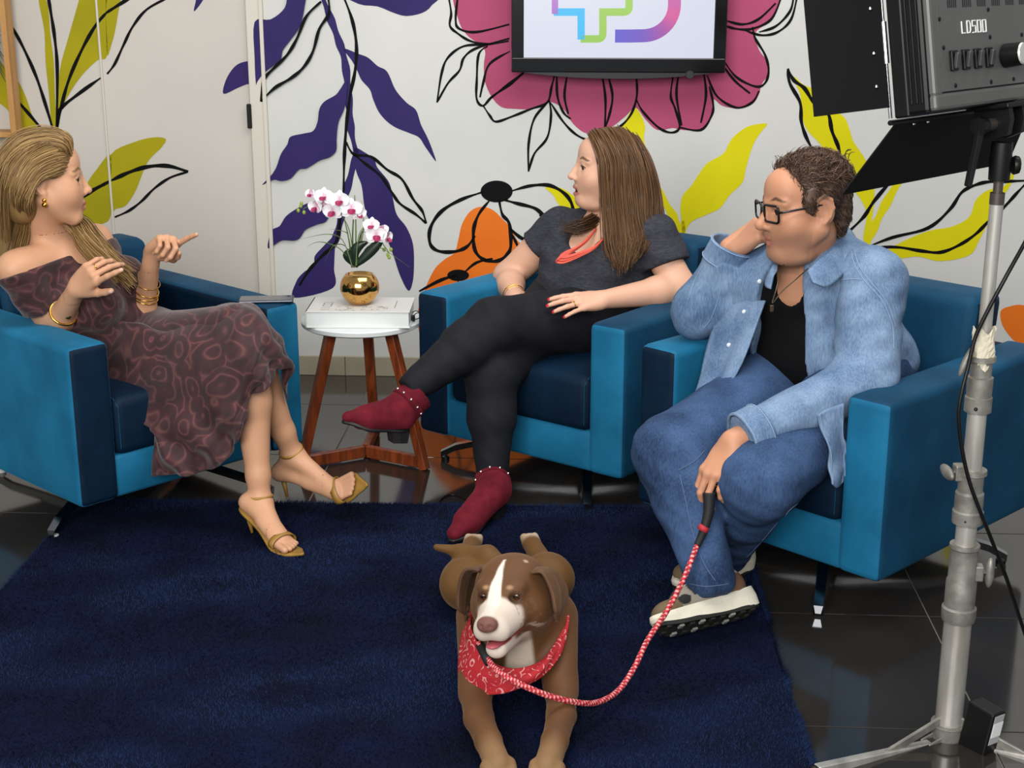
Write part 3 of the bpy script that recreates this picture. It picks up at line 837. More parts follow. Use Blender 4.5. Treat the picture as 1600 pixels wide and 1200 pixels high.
# ================================================================== side table with book and orchid
m_tabletop = mat('white_lacquer', '#d9dedd', rough=.25, spec=.5)
m_walnut = mat('table_wood', '#74330f', rough=.42, var=('#58240a', '#8a3f17'), var_scale=14, stretch=(4, 4, .5), bump=.05, bump_scale=80)
TC = Vector((-.497, 4.745, 0)); TZ = .492
table = empty('side_table', TC)
tag(table, 'round white side table on splayed reddish wooden legs between two armchairs', 'side table')
MB().lathe([(0, TZ - .022), (.192, TZ - .022), (.2, TZ - .017), (.202, TZ - .004), (.198, TZ), (0, TZ)], 56).build('table_top', m_tabletop, table, angle=40)
MB().lathe([(0, TZ - .04), (.12, TZ - .04), (.12, TZ - .0221), (0, TZ - .0221)], 30).build('top_support', m_walnut, table)
def bar(a, b, wa, wb, ta, tb, up=None):
    a, b = Vector(a), Vector(b); d = (b - a).normalized()
    up = Vector(up or (0, 0, 1)); s = d.cross(up).normalized(); u = s.cross(d)
    mb = MB(); V = []
    for p, w, t in ((a, wa, ta), (b, wb, tb)):
        V.append([mb.bm.verts.new(p + s * w * i + u * t * j) for i, j in ((-1, -1), (1, -1), (1, 1), (-1, 1))])
    for i in range(4): mb.bm.faces.new((V[0][i], V[0][(i + 1) % 4], V[1][(i + 1) % 4], V[1][i]))
    mb.bm.faces.new(V[0][::-1]); mb.bm.faces.new(V[1])
    bmesh.ops.bevel(mb.bm, geom=list(mb.bm.edges), offset=.002, segments=1, affect='EDGES')
    return mb
for a in (PI / 2 - .04, PI / 2 + 2 * PI / 3, PI / 2 - 2 * PI / 3):
    d = Vector((math.cos(a), math.sin(a), 0))
    bar(d * .238 + Vector((0, 0, .001)), d * .112 + Vector((0, 0, TZ - .03)), .0155, .0165, .014, .016, up=d).build('leg', m_walnut, table)
    bar(d * .008 + Vector((0, 0, .026)), d * .225 + Vector((0, 0, .026)), .012, .012, .02, .02).build('stretcher', m_walnut, table)

m_book = mat('book_cover', '#cfcfcb', rough=.45)
m_pages = mat('book_pages', '#d5dad9', rough=.7, bump=.15, bump_scale=300, stretch=(.02, .02, 3))
m_ink = mat('book_ink', '#8d8b88', rough=.6)
BA = math.radians(-1.0)
book = empty('coffee_table_book', P(559, 484, TC.y - .135).xy.to_3d() + Vector((0, 0, TZ)), BA)
book.location = (TC.x + .001, TC.y - .148, TZ)
tag(book, 'thick pale hardcover book lying on the side table under the golden pot', 'book')
bw, bd, bh = .168, .205, .056
MB().box((-bw, 0, .0005), (bw, bd, .004), bevel=.001).build('cover', m_book, book)
MB().box((-bw, 0, bh - .004), (bw, bd, bh), bevel=.001).build('cover', m_book, book)
MB().box((-bw, 0, .0005), (-bw + .005, bd, bh), bevel=.001).build('spine', m_book, book)
MB().box((-bw + .004, .003, .004), (bw - .004, bd - .004, bh - .004)).build('pages', m_pages, book)
tl = MB()
for i in range(5):      # faint lettering along the left of the cover and small ornaments
    z = bh + .0006; y0 = .02 + i * .026
    tl.box((-bw + .045, y0, bh), (-bw + .075, y0 + .004, z)); 
    if i in (2, 3): tl.box((-bw + .045, y0, bh), (-bw + .049, y0 + .018, z)).box((-bw + .071, y0, bh), (-bw + .075, y0 + .018, z))
tl.box((bw - .055, .05, bh), (bw - .052, .15, bh + .0006))
tag(tl.build('cover_lettering', m_ink, book), kind='stuff')
orn = MB()
for i in range(26):
    x, y = random.uniform(-.07, .09), random.uniform(.015, .07); r = random.uniform(.004, .01); a0 = random.uniform(0, 6)
    orn.tube([(x + r * math.cos(a0 + t), y + r * math.sin(a0 + t), bh + .0004) for t in np.linspace(0, 4, 8)], .0006, 4)
tag(orn.build('cover_ornament', m_ink, book), kind='stuff')

# orchid in a golden pot
m_gold = mat('gold_mirror', '#d9a860', rough=.12, metal=1.0, bump=.08, bump_scale=14)
m_moss = mat('pot_moss', '#1b160f', rough=.95, bump=.6, bump_scale=120)
m_pet = mat('orchid_petal', '#f1eef2', rough=.5, attr=True, sss=.1)
m_green = mat('orchid_stem', '#4c6a2c', rough=.5); m_leaf = mat('orchid_leaf', '#13251a', rough=.3)
m_bud = mat('orchid_bud', '#8ba23f', rough=.5)
OC = Vector((TC.x - .001, TC.y - .038, TZ + bh))
orch = empty('potted_orchid', OC); tag(orch, 'white and magenta orchid in a round mirrored gold pot on the book', 'potted plant')
R_ = .0635
prof = [(0, .0006)] + [(R_ * math.cos(t), .056 + R_ * .98 * math.sin(t)) for t in np.linspace(-1.07, .78, 18)]
prof += [(prof[-1][0] - .004, prof[-1][1] + .001), (prof[-1][0] - .006, prof[-1][1] - .008)]
MB().lathe(prof, 40).build('pot', m_gold, orch, smooth=True)
MB().lathe([(0, .092), (.045, .090), (0.046, .087), (0, .087)], 24).build('moss', m_moss, orch, smooth=True)
def ow(x, y, dy=0.0): return P(x, y, OC.y + dy) - OC      # a photo position near the plant, in the plant's own frame
stems = [[(553, 418, 0), (551, 372, .0), (553, 330, .005), (553, 318, .0), (540, 312, -.01), (515, 311, -.02), (490, 318, -.02), (473, 327, -.02)],
         [(556, 418, 0), (556, 350, .01), (554, 305, .02)],
         [(558, 418, 0), (562, 372, -.01), (572, 357, -.015), (585, 362, -.02), (596, 378, -.025), (608, 395, -.03)],
         [(550, 418, 0), (546, 380, 0), (540, 350, 0), (536, 335, 0)]]
for i, q in enumerate(stems):
    pts = [Vector(v) for v in catmull([ow(*p) for p in q], 6)]
    MB().tube(pts, [.0028 - .0015 * j / len(pts) for j in range(len(pts))], 7).build('flower_stem', m_green, orch, smooth=True)
def petal_mesh(L, Wd, cup, tipcol, basecol, spot):
    V, C = [], []
    for i in range(7):
        t = i / 6; w = Wd * math.sin(PI * min(1, t * .93 + .05)) ** .7
        for j in range(5):
            s = j / 4 * 2 - 1
            V.append((s * w, t * L, cup * (t * t) + .18 * w * s * s * 1.0)); f = max(0, 1 - t * spot)
            C.append(np.array(srgb(tipcol)) * (1 - f) + np.array(srgb(basecol)) * f)
    me = bpy.data.meshes.new('petal'); me.from_pydata(V, [], [(i * 5 + j, i * 5 + j + 1, i * 5 + j + 6, i * 5 + j + 5) for i in range(6) for j in range(4)])
    me.polygons.foreach_set('use_smooth', [True] * len(me.polygons)); setcol(me, np.array(C)); me.materials.append(m_pet)
    return me
pm_big = petal_mesh(.030, .017, .004, '#f4f2f6', '#d9a0bd', 2.6); pm_small = petal_mesh(.029, .0105, -.003, '#f2eff4', '#cf7fa6', 2.4)
pm_lip = petal_mesh(.017, .008, .010, '#a01a52', '#8c1244', 1.0); pm_pink = petal_mesh(.022, .010, .008, '#e9c6d8', '#b23a74', 1.3)
def bloom(x, y, dy, face, scale, side=False):
    f = Vector(face).normalized(); up = Vector((0, 0, 1)); s = up.cross(f).normalized(); u = f.cross(s)
    fl = empty('orchid_flower'); fl.parent = orch
    fl.matrix_local = frame(s, u, f, ow(x, y, dy)) @ Matrix.Scale(scale, 4)
    for me, a in ((pm_small, 0), (pm_small, 2.15), (pm_small, -2.15), (pm_big, 1.25), (pm_big, -1.25)):
        o = bpy.data.objects.new('petal', pm_pink if side and me is pm_small else me); COL.objects.link(o); o.parent = fl
        o.rotation_euler = (random.uniform(-.1, .15), 0, a); o.location.z = .001 if me is pm_big else 0
    for a in (2.6, -2.6, PI):
        o = bpy.data.objects.new('lip', pm_lip); COL.objects.link(o); o.parent = fl; o.rotation_euler = (.35, 0, a); o.location.z = .003
for q in ((549, 327, -.05, (.1, -1, .1), 1.25), (531, 314, -.05, (-.1, -1, .15), 1.2), (520, 330, -.045, (-.3, -1, -.1), 1.15), (506, 308, -.04, (-.2, -1, .3), 1.1),
          (494, 324, -.045, (-.7, -1, 0), 1.0, True), (486, 304, -.03, (-.6, -1, .4), .75, True), (508, 322, -.03, (-.5, -.8, 0), .9, True), (560, 334, -.04, (.5, -.8, -.1), .9), 
          (588, 368, -.05, (.15, -1, .0), 1.2), (581, 353, -.045, (-.2, -1, .3), 1.0), (596, 360, -.03, (.6, -.9, .1), .85, True), (604, 372, -.04, (.9, -.5, 0), .95, True)):
    bloom(*q)
for x, y in ((466, 329), (471, 318), (475, 332), (470, 322), (606, 398), (611, 390), (600, 390), (608, 402)):
    MB().sphere(ow(x, y, -.025), .0055, 10, 7, scale=(1, 1, 1.3)).build('bud', m_bud, orch, smooth=True)
for q in ([(553, 415), (548, 392), (560, 380), (575, 378)], [(556, 415), (575, 398), (592, 380), (598, 372)], [(552, 415), (545, 405), (538, 395), (548, 388)]):
    a, b, c, d = [ow(x, y, -.03) for x, y in q]
    rows = []
    for t in np.linspace(0, 1, 8):
        p = ((1 - t) ** 3) * a + 3 * t * (1 - t) ** 2 * b + 3 * t * t * (1 - t) * c + t ** 3 * d
        w = .017 * math.sin(PI * (t * .9 + .08)) ** .6; tg = Vector((0, 0, 1)).cross(d - a).normalized()
        sdir = (d - a).cross(Vector((0, -1, .25))).normalized()
        rows.append([p + sdir * w * s + Vector((0, .006 * s * s, 0)) for s in (-1, -.4, 0.4, 1)])
    MB().grid(rows).build('leaf', m_leaf, orch, smooth=True)
gr = []
for q in ([(550, 415), (535, 375), (510, 366), (470, 374)], [(551, 415), (540, 385), (520, 385), (507, 412)], [(552, 415), (545, 372), (538, 362), (515, 358)], [(556, 415), (566, 372), (568, 340), (565, 312)],
          [(558, 415), (575, 385), (600, 390), (640, 418)], [(554, 415), (548, 370), (542, 350), (536, 340)], [(553, 415), (530, 388), (500, 378), (480, 385)], [(556, 415), (560, 370), (570, 355), (580, 358)], [(557, 415), (563, 380), (566, 362), (574, 366)]):
    MB().tube([Vector(v) for v in catmull([ow(x, y, random.uniform(-.05, .03)) for x, y in q], 5)], [.0015] * 10 + [.0012, .001, .0008, .0006, .0004, .0003], 5).build('grass_blade', m_green, orch)

# smartphone on the far arm of the first armchair
ph = empty('smartphone', CP('A', .335, .075, CZA + .0015), CHAIRS['A'][2] - .72)
tag(ph, 'dark smartphone with metallic rim lying on the armchair arm', 'phone')
MB().box((-.085, -.037, 0), (.085, .037, .0085), bevel=.004, seg=3).build('phone_body', mat('phone_metal', '#4a4d55', rough=.3, metal=.8), ph)
MB().box((-.081, -.033, .0084), (.081, .033, .0092), bevel=.0003).build('phone_glass', mat('phone_glass', '#4f5055', rough=.18, spec=.6), ph)
MB().lathe([(0, 0), (.005, 0), (.005, .0012), (0, .0012)], 14, center=(.068, .02, .0092)).build('camera_lens', m_metal_dark, ph)

# spectacles / clip left at the edge of the table
cl = empty('binder_clip', TC + Vector((.175, -.055, TZ)))
tag(cl, 'small black wire clip at the right edge of the side table', 'clip')
m_wire = mat('black_wire', '#161618', rough=.3, metal=.5)
MB().tube([Vector(v) for v in catmull([(-.008, 0, .012), (.012, -.004, .03), (.024, -.004, .022), (.014, 0, .01), (-.006, .002, .006)], 6)], .0016, 6).build('wire_handle', m_wire, cl)
MB().tube([Vector(v) for v in catmull([(-.006, .01, .026), (.006, .008, .034), (.024, .008, .026)], 6)], .0016, 6).build('wire_handle', m_wire, cl)
MB().box((-.012, -.006, .0004), (.004, .014, .02), bevel=.003).build('clip_body', m_wire, cl)

# ================================================================== studio light and its stand
SX, SY = .956, 2.887
def zat(y): return P(1500, y, SY).z
m_alu = mat('worn_aluminium', '#b9b6ae', rough=.38, metal=.55, var=('#a29e95', '#cac7c0'), var_scale=18, stretch=(1, 1, .25))
m_cast = mat('cast_metal', '#8b8881', rough=.5, metal=.55, var=('#787670', '#9a978f'), var_scale=30, bump=.15, bump_scale=90)
m_brown = mat('bronze_tube', '#57504a', rough=.4, metal=.6)
m_plas = mat('black_plastic', '#0a0a0b', rough=.42, spec=.3)
m_grayp = mat('grey_panel', '#5d5c5a', rough=.42, metal=.2, var=('#585755', '#636260'), var_scale=4)
m_tape = mat('masking_tape', '#cfc7b2', rough=.8, bump=.5, bump_scale=40)
stand = empty('light_stand', (SX, SY, 0)); tag(stand, 'worn aluminium telescopic light stand with clamps standing on the dark tiles', 'light stand')
def cyl(name, y0, y1, r, m, par=stand, prof=None, sides=24):
    a, b = zat(y1), zat(y0)
    if prof: pr_ = [(r * q, a + (b - a) * t) for t, q in prof]
    else: pr_ = [(r, a), (r, b)]
    return MB().lathe([(0, pr_[0][1])] + pr_ + [(0, pr_[-1][1])], sides).build(name, m, par, angle=35)
cyl('pole_section', 315, 575, .0135, m_alu); cyl('pole_section', 600, 745, .0195, m_alu)
cyl('pole_section', 780, 870, .0215, m_alu); cyl('pole_section', 930, 1150, .029, m_alu)
cyl('pole_tip', 270, 320, .0095, m_brown); cyl('tip_collar', 301, 319, .0145, m_brown)
CO = [(0, .9), (.04, 1.02), (.22, 1.04), (.25, .92), (.6, .92), (.64, .84), (.92, .84), (.94, 1.0), (1, .98)]
cyl('clamp_collar', 556, 642, .0275, m_cast, prof=[(0, 1), (.26, 1), (.28, .92), (.62, .95), (.64, .78), (.9, .78), (.92, 1.02), (1, 1)])
cyl('clamp_collar', 733, 816, .0315, m_cast, prof=[(0, 1), (.22, 1.02), (.25, .93), (.56, .93), (.6, .82), (.9, .82), (.92, 1.0), (1, .98)])
cyl('clamp_collar', 850, 968, .0355, m_cast, prof=[(0, .97), (.05, 1.02), (.17, 1.02), (.19, .9), (.52, .9), (.56, .82), (.94, .82), (.96, .9), (1, .88)])
cyl('base_collar', 1128, 1215, .036, m_cast, prof=[(0, .85), (.3, .9), (.35, .95), (.95, .95), (.97, 1.05), (1, 1.03)])
cyl('centre_tube', 1210, 1270, .02, m_cast)
def knob(name, y, ang, L, r):                              # wing screw sticking out of a collar
    z = zat(y); d = Vector((math.cos(ang), math.sin(ang), 0)); s = Vector((-d.y, d.x, 0)); c = Vector((0, 0, z))
    MB().box((r * .55, -.013, -.017), (r + .008, .013, .017), bevel=.003, M=frame(d, s, Vector((0, 0, 1)), c)).build('clamp_block', m_cast, stand)
    k = MB().tube([c + d * r, c + d * (r + L)], .006, 10).build('screw', m_chrome, stand)
    M = frame(d, s, Vector((0, 0, 1)), c + d * (r + L))
    mb = MB(); mb.sphere((0, 0, 0), 1, 14, 10, scale=(.010, .011, .034) if name == 'v' else (.009, .036, .014)); mb.build('wing_knob', m_cast, k, smooth=True, M=M)
knob('h', 737, PI * 1.02, .022, .03); knob('v', 893, -.12, .022, .034)
MB().sphere((0, 0, 0), 1, 14, 10, scale=(.010, .007, .034), M=None).build('clamp_lever', m_cast, stand, smooth=True, M=frame(Vector((.9, 0, .35)).normalized(), Vector((0, 1, 0)), Vector((-.35, 0, .9)).normalized().cross(Vector((0, 0, 0))) if False else Vector((.30, 0, .95)).normalized(), Vector((-.036, -.012, zat(562)))))
for y in (638, 812):
    MB().sphere((-.012, -.026, zat(y) + .006), .004, 8, 6).build('screw_head', m_metal_dark, stand)
def swag(n, rr, z0, z1):
    rng = random.Random(5); rows = []
    for i in range(8):
        t = i / 7; row = []
        for j in range(25):
            a = 2 * PI * j / 24; q = rr * (1 + .12 * math.sin(3 * a + i) + .08 * math.sin(7 * a + 2 * i)) + .003
            zz = z0 + (z1 - z0) * t + (.006 * math.sin(5 * a) if i in (0, 7) else 0)
            row.append(Vector((q * math.cos(a), q * math.sin(a), zz)))
        rows.append(row)
    return MB().grid(rows)
swag(0, .0185, zat(572), zat(514)).build('masking_tape', m_tape, stand, smooth=False)
for i, a in enumerate((math.radians(207), math.radians(327), math.radians(72))):
    d = Vector((math.cos(a), math.sin(a), 0)); s = Vector((-d.y, d.x, 0))
    zt = zat(1158); leg = bar(d * .05 + Vector((0, 0, zt)), d * .36 + Vector((0, 0, .012)), .010, .010, .013, .013).build('tripod_leg', m_alu, stand)
    for sgn in (-1, 1):
        bar(d * .022 + s * .0125 * sgn + Vector((0, 0, zt + .012)), d * .062 + s * .0125 * sgn + Vector((0, 0, zt + .004)), .0025, .0025, .013, .011).build('hinge_cheek', m_cast, stand)
    MB().tube([d * .05 - s * .018 + Vector((0, 0, zt)), d * .05 + s * .018 + Vector((0, 0, zt))], .008, 12).build('hinge_bolt', mat('rust', '#6d5444', rough=.6, metal=.4), stand)
    bar(d * .022 + Vector((0, 0, .045)), d * .2 + Vector((0, 0, zt * .52)), .004, .004, .010, .010).build('brace', m_cast, stand)
    MB().sphere(d * .365 + Vector((0, 0, .0128)), .0125, 12, 8).build('rubber_foot', m_plas, leg, smooth=True)

# LED panel
la = math.radians(44); tilt = math.radians(10)
r3 = Vector((math.cos(la), math.sin(la), 0)); n3 = Vector((-math.sin(la), math.cos(la), 0))
u3 = (Vector((0, 0, 1)) * math.cos(tilt) + n3 * math.sin(tilt)).normalized(); f3 = u3.cross(r3)
PZ = zat(163)
lamp = empty('studio_light'); lamp.matrix_world = frame(r3, f3, u3, Vector((SX - .012, SY, PZ)))
tag(lamp, 'grey and black studio light panel with barn doors mounted on the light stand', 'studio light')
HW, HH, BK = .272, .48, -.022
hs = MB(); hs.box((-HW, BK + .012, 0), (HW, .055, HH), bevel=.008); hs.build('housing', m_plas, lamp)
for i in range(3):
    MB().box((-HW - .003, BK + .022 + .011 * i, .02), (-HW + .004, BK + .027 + .011 * i, HH - .02), bevel=.001).build('side_rib', m_plas, lamp)
MB().box((-HW - .002, .03, -.002), (HW + .002, .062, HH + .002), bevel=.004).build('front_frame', m_plas, lamp)
fr2 = MB(); fr2.box((-HW + .006, BK, .004), (HW - .006, BK + .02, .034), bevel=.006).box((-HW + .006, BK, HH - .034), (HW - .006, BK + .02, HH - .004), bevel=.006)
fr2.box((-HW + .006, BK, .03), (-HW + .034, BK + .02, HH - .03), bevel=.006).box((HW - .034, BK, .03), (HW - .006, BK + .02, HH - .03), bevel=.006)
fr2.build('back_rim', m_grayp, lamp)
bp_ = MB().box((-HW + .036, BK + .003, .036), (HW - .036, BK + .02, HH - .036), bevel=.001).build('back_plate', m_grayp, lamp)
MB().box((-HW + .02, .0625, .02), (HW - .02, .0632, HH - .02)).build('diffuser', mat('diffuser_white', '#cfcfcb', rough=.5), lamp)
def rocker(x, z):
    MB().box((x - .0105, BK - .004, z - .0185), (x + .0105, BK + .004, z + .0185), bevel=.002).build('switch_frame', m_plas, bp_)
    MB().box((-.0062, -.005, -.0145), (.0062, .003, .0145), bevel=.002, M=Matrix.Translation((x, BK - .006, z)) @ Matrix.Rotation(.22, 4, 'X')).build('switch_rocker', mat('switch_grey', '#38383a', rough=.3), bp_)
SX0 = -HW + .076
for i in range(4): rocker(SX0 + .0425 * i, .090)
MB().lathe([(0, 0), (.023, 0), (.0215, .036), (0, .036)], 28, M=Matrix.Translation((SX0 + .190, BK, .090)) @ Matrix.Rotation(PI / 2, 4, 'X')).build('dimmer_knob', m_plas, bp_, angle=30)
MB().lathe([(0, .036), (.0210, .036), (.0195, .0395), (0, .040)], 28, M=Matrix.Translation((SX0 + .190, BK, .090)) @ Matrix.Rotation(PI / 2, 4, 'X')).build('knob_cap', mat('knob_cap', '#c9cbc6', rough=.3, metal=.4), bp_)
for x, z in ((-.205, .135), (-.215, .195), (.03, .15), (.03, .21), (-.232, .098), (-.16, .053), (.02, .052), (-.232, .25), (.14, .053), (.2, .15)):
    x = -HW + (x + HW) * .72; MB().sphere((x, BK + .003, z * .85), .0045, 10, 6, scale=(1, .6, 1)).build('screw_head', m_metal_dark, bp_)
for gx in (-.20, -.147, -.094, -.04, .013, .066, .12, .173):
    for i in range(5):
        MB().box((gx + i * .0068, BK + .0024, .185), (gx + i * .0068 + .003, BK + .0034, .235)).build('vent_slot', m_tvm, bp_)
# lettering LD500
GL = {'L': [[(0, 1), (0, 0), (.8, 0)]], 'D': [[(0, 0), (0, 1), (.55, 1), (.8, .75), (.8, .25), (.55, 0), (0, 0)]],
      '5': [[(.8, 1), (0, 1), (0, .55), (.8, .55), (.8, 0), (0, 0)]], '0': [[(0, 0), (0, 1), (.8, 1), (.8, 0), (0, 0)]]}
tx = MB(); x0 = -HW + .116; lh = .0215
for ch in 'LD500':
    for st in GL[ch]:
        for a, b in zip(st, st[1:]):
            p, q = Vector((x0 + a[0] * .0150, BK + .0022, .138 + a[1] * lh)), Vector((x0 + b[0] * .0150, BK + .0022, .138 + b[1] * lh))
            tx.tube([p, q], .0013, 6)
    x0 += .0190
tx.build('lettering', mat('white_print', '#dedede', rough=.5), bp_)
# barn doors
def door(name, hinge_a, hinge_b, out, L, flare):
    a, b = Vector(hinge_a), Vector(hinge_b); o = Vector(out).normalized(); e = (b - a).normalized(); nn = e.cross(o)
    mb = MB(); q = [a, b, b + o * L + e * flare, a + o * L - e * flare]
    lo = [mb.bm.verts.new(p - nn * .0012) for p in q]; hi = [mb.bm.verts.new(p + nn * .0012) for p in q]
    for i in range(4): mb.bm.faces.new((lo[i], lo[(i + 1) % 4], hi[(i + 1) % 4], hi[i]))
    mb.bm.faces.new(lo[::-1]); mb.bm.faces.new(hi)
    d = mb.build(name, m_doorb, lamp)
    return d, a, b, o
m_doorb = mat('barn_door_black', '#070708', rough=.6, spec=.2)
dl, a, b, o = door('barn_door', (-HW - .008, .064, .02), (-HW - .008, .064, HH), (-.84, .54, 0), .15, 0)
for z in (.10, .27):
    MB().tube([(-HW - .008, .066, z), (-HW - .008, .066, z + .075)], .006, 10).build('hinge_pin', m_chrome, dl)
MB().tube([(-HW - .008, .066, .0), (-HW - .008, .066, HH)], .0035, 8).build('hinge_rod', m_chrome, dl)
for z in (.06, .12, .20): MB().sphere((-HW - .03, .076, z), .004, 8, 5).build('rivet', m_chrome, dl)
db, a, b, o = door('barn_door', (-HW + .01, .066, -.008), (HW - .01, .066, -.008), (0, .62, -.8), .155, .055)
for x in (-.2, -.15, .15): MB().sphere((x, .068, -.016), .004, 8, 5).build('rivet', m_chrome, db)
MB().tube([(-HW - .012, .066, -.008), (HW, .066, -.008)], .005, 8).build('hinge_rod', m_plas, db)
door('barn_door', (-HW + .01, .066, HH + .008), (HW - .01, .066, HH + .008), (0, .62, .8), .155, .055)
door('barn_door', (HW + .008, .064, 0), (HW + .008, .064, HH), (.84, .54, 0), .165, 0)
# yoke and tilt lever
yk = MB(); pr2 = [(-.035, 0), (.035, 0), (.038, -.03), (.03, -.058), (0, -.066), (-.03, -.058), (-.038, -.03)]
for xo in (-.034, .018):
    yk.prism(pr2, xo, xo + .016, M=Matrix(((0, 0, 1, 0), (1, 0, 0, 0), (0, 1, 0, 0), (0, 0, 0, 1))))
yk.box((-.05, -.045, -.008), (.05, .045, .002), bevel=.003)
yk.build('yoke', m_plas, lamp)
MB().tube([(-.075, 0, -.036), (.045, 0, -.036)], .0125, 14).build('tilt_bolt', m_brown, lamp)
MB().tube([(-.088, 0, -.036), (-.068, 0, -.036)], .017, 14).build('lever_head', m_plas, lamp)
Li = lamp.matrix_world.inverted()
hd = [Li @ (lamp.matrix_world @ Vector((-.078, 0, -.036)) + v) for v in (Vector((0, 0, 0)), Vector((-.008, 0, -.06)), Vector((-.014, 0, -.115)))]
bar(hd[0], hd[2], .010, .0075, .006, .0055, up=(0, 1, 0)).build('lever', m_plas, lamp)
zs = Vector((SX, SY, 0))
rec = MB(); rec.lathe([(0, zat(281)), (.0205, zat(281)), (.0215, zat(250)), (.02, zat(222)), (0, zat(222))], 24, center=zs)
rec.build('spigot_socket', m_plas, lamp, angle=40).matrix_parent_inverse = Li
kb = MB().lathe([(0, 0), (.017, 0), (.019, .004), (.017, .012), (0, .013)], 10, M=Matrix.Translation(zs + Vector((.024, 0, zat(258)))) @ Matrix.Rotation(PI / 2, 4, 'Y')).build('lock_knob', m_plas, lamp, angle=40)
kb.matrix_parent_inverse = Li
# power adapter strapped to the foot of the stand
ad = empty('power_adapter'); da = Vector((.55, -.80, .0)).normalized()
up_ = Vector((.12, -.05, 1)).normalized(); sx_ = Vector((.80, .55, .12)); sx_ = (sx_ - up_ * sx_.dot(up_)).normalized(); fy_ = up_.cross(sx_)
ad.matrix_world = frame(sx_, fy_, up_, P(1526, 1168, SY - .045))
tag(ad, 'black power adapter brick with white sticker strapped to the foot of the light stand', 'power adapter')
MB().box((-.022, -.034, -.02), (.022, .034, .105), bevel=.005).build('adapter_body', m_plas, ad)
MB().box((-.016, -.0352, .03), (.016, -.034, .1)).build('rating_label', mat('label_grey', '#a7a7a7', rough=.4), ad)
MB().box((-.015, -.0362, .048), (.016, -.0352, .082)).build('white_sticker', mat('label_white', '#e5e5e5', rough=.4), ad)
MB().tube([Vector(v) for v in catmull([(.005, -.01, -.02), (.008, -.015, -.05), (.02, -.01, -.085), (.04, .0, -.1)], 6)], .0035, 8).build('adapter_lead', m_plas, ad, smooth=True)
# supply cable
cp = [P(1640, 300, SY + .02), P(1605, 372, SY), P(1572, 432, SY - .022), P(1540, 492, SY - .027), P(1523, 530, SY - .027), P(1513, 572, SY - .034), P(1503, 612, SY - .045), P(1498, 650, SY - .05), P(1503, 700, SY - .05),
      P(1514, 750, SY - .048), P(1530, 795, SY - .045), P(1550, 845, SY - .03), P(1575, 910, SY), P(1605, 1000, SY + .05), P(1650, 1120, SY + .05)]
cb = MB().tube([Vector(v) for v in catmull(cp, 8)], .0042, 10).build('power_cable', m_plas, None, smooth=True)
tag(cb, 'black power cable hanging down along the light stand', 'cable')
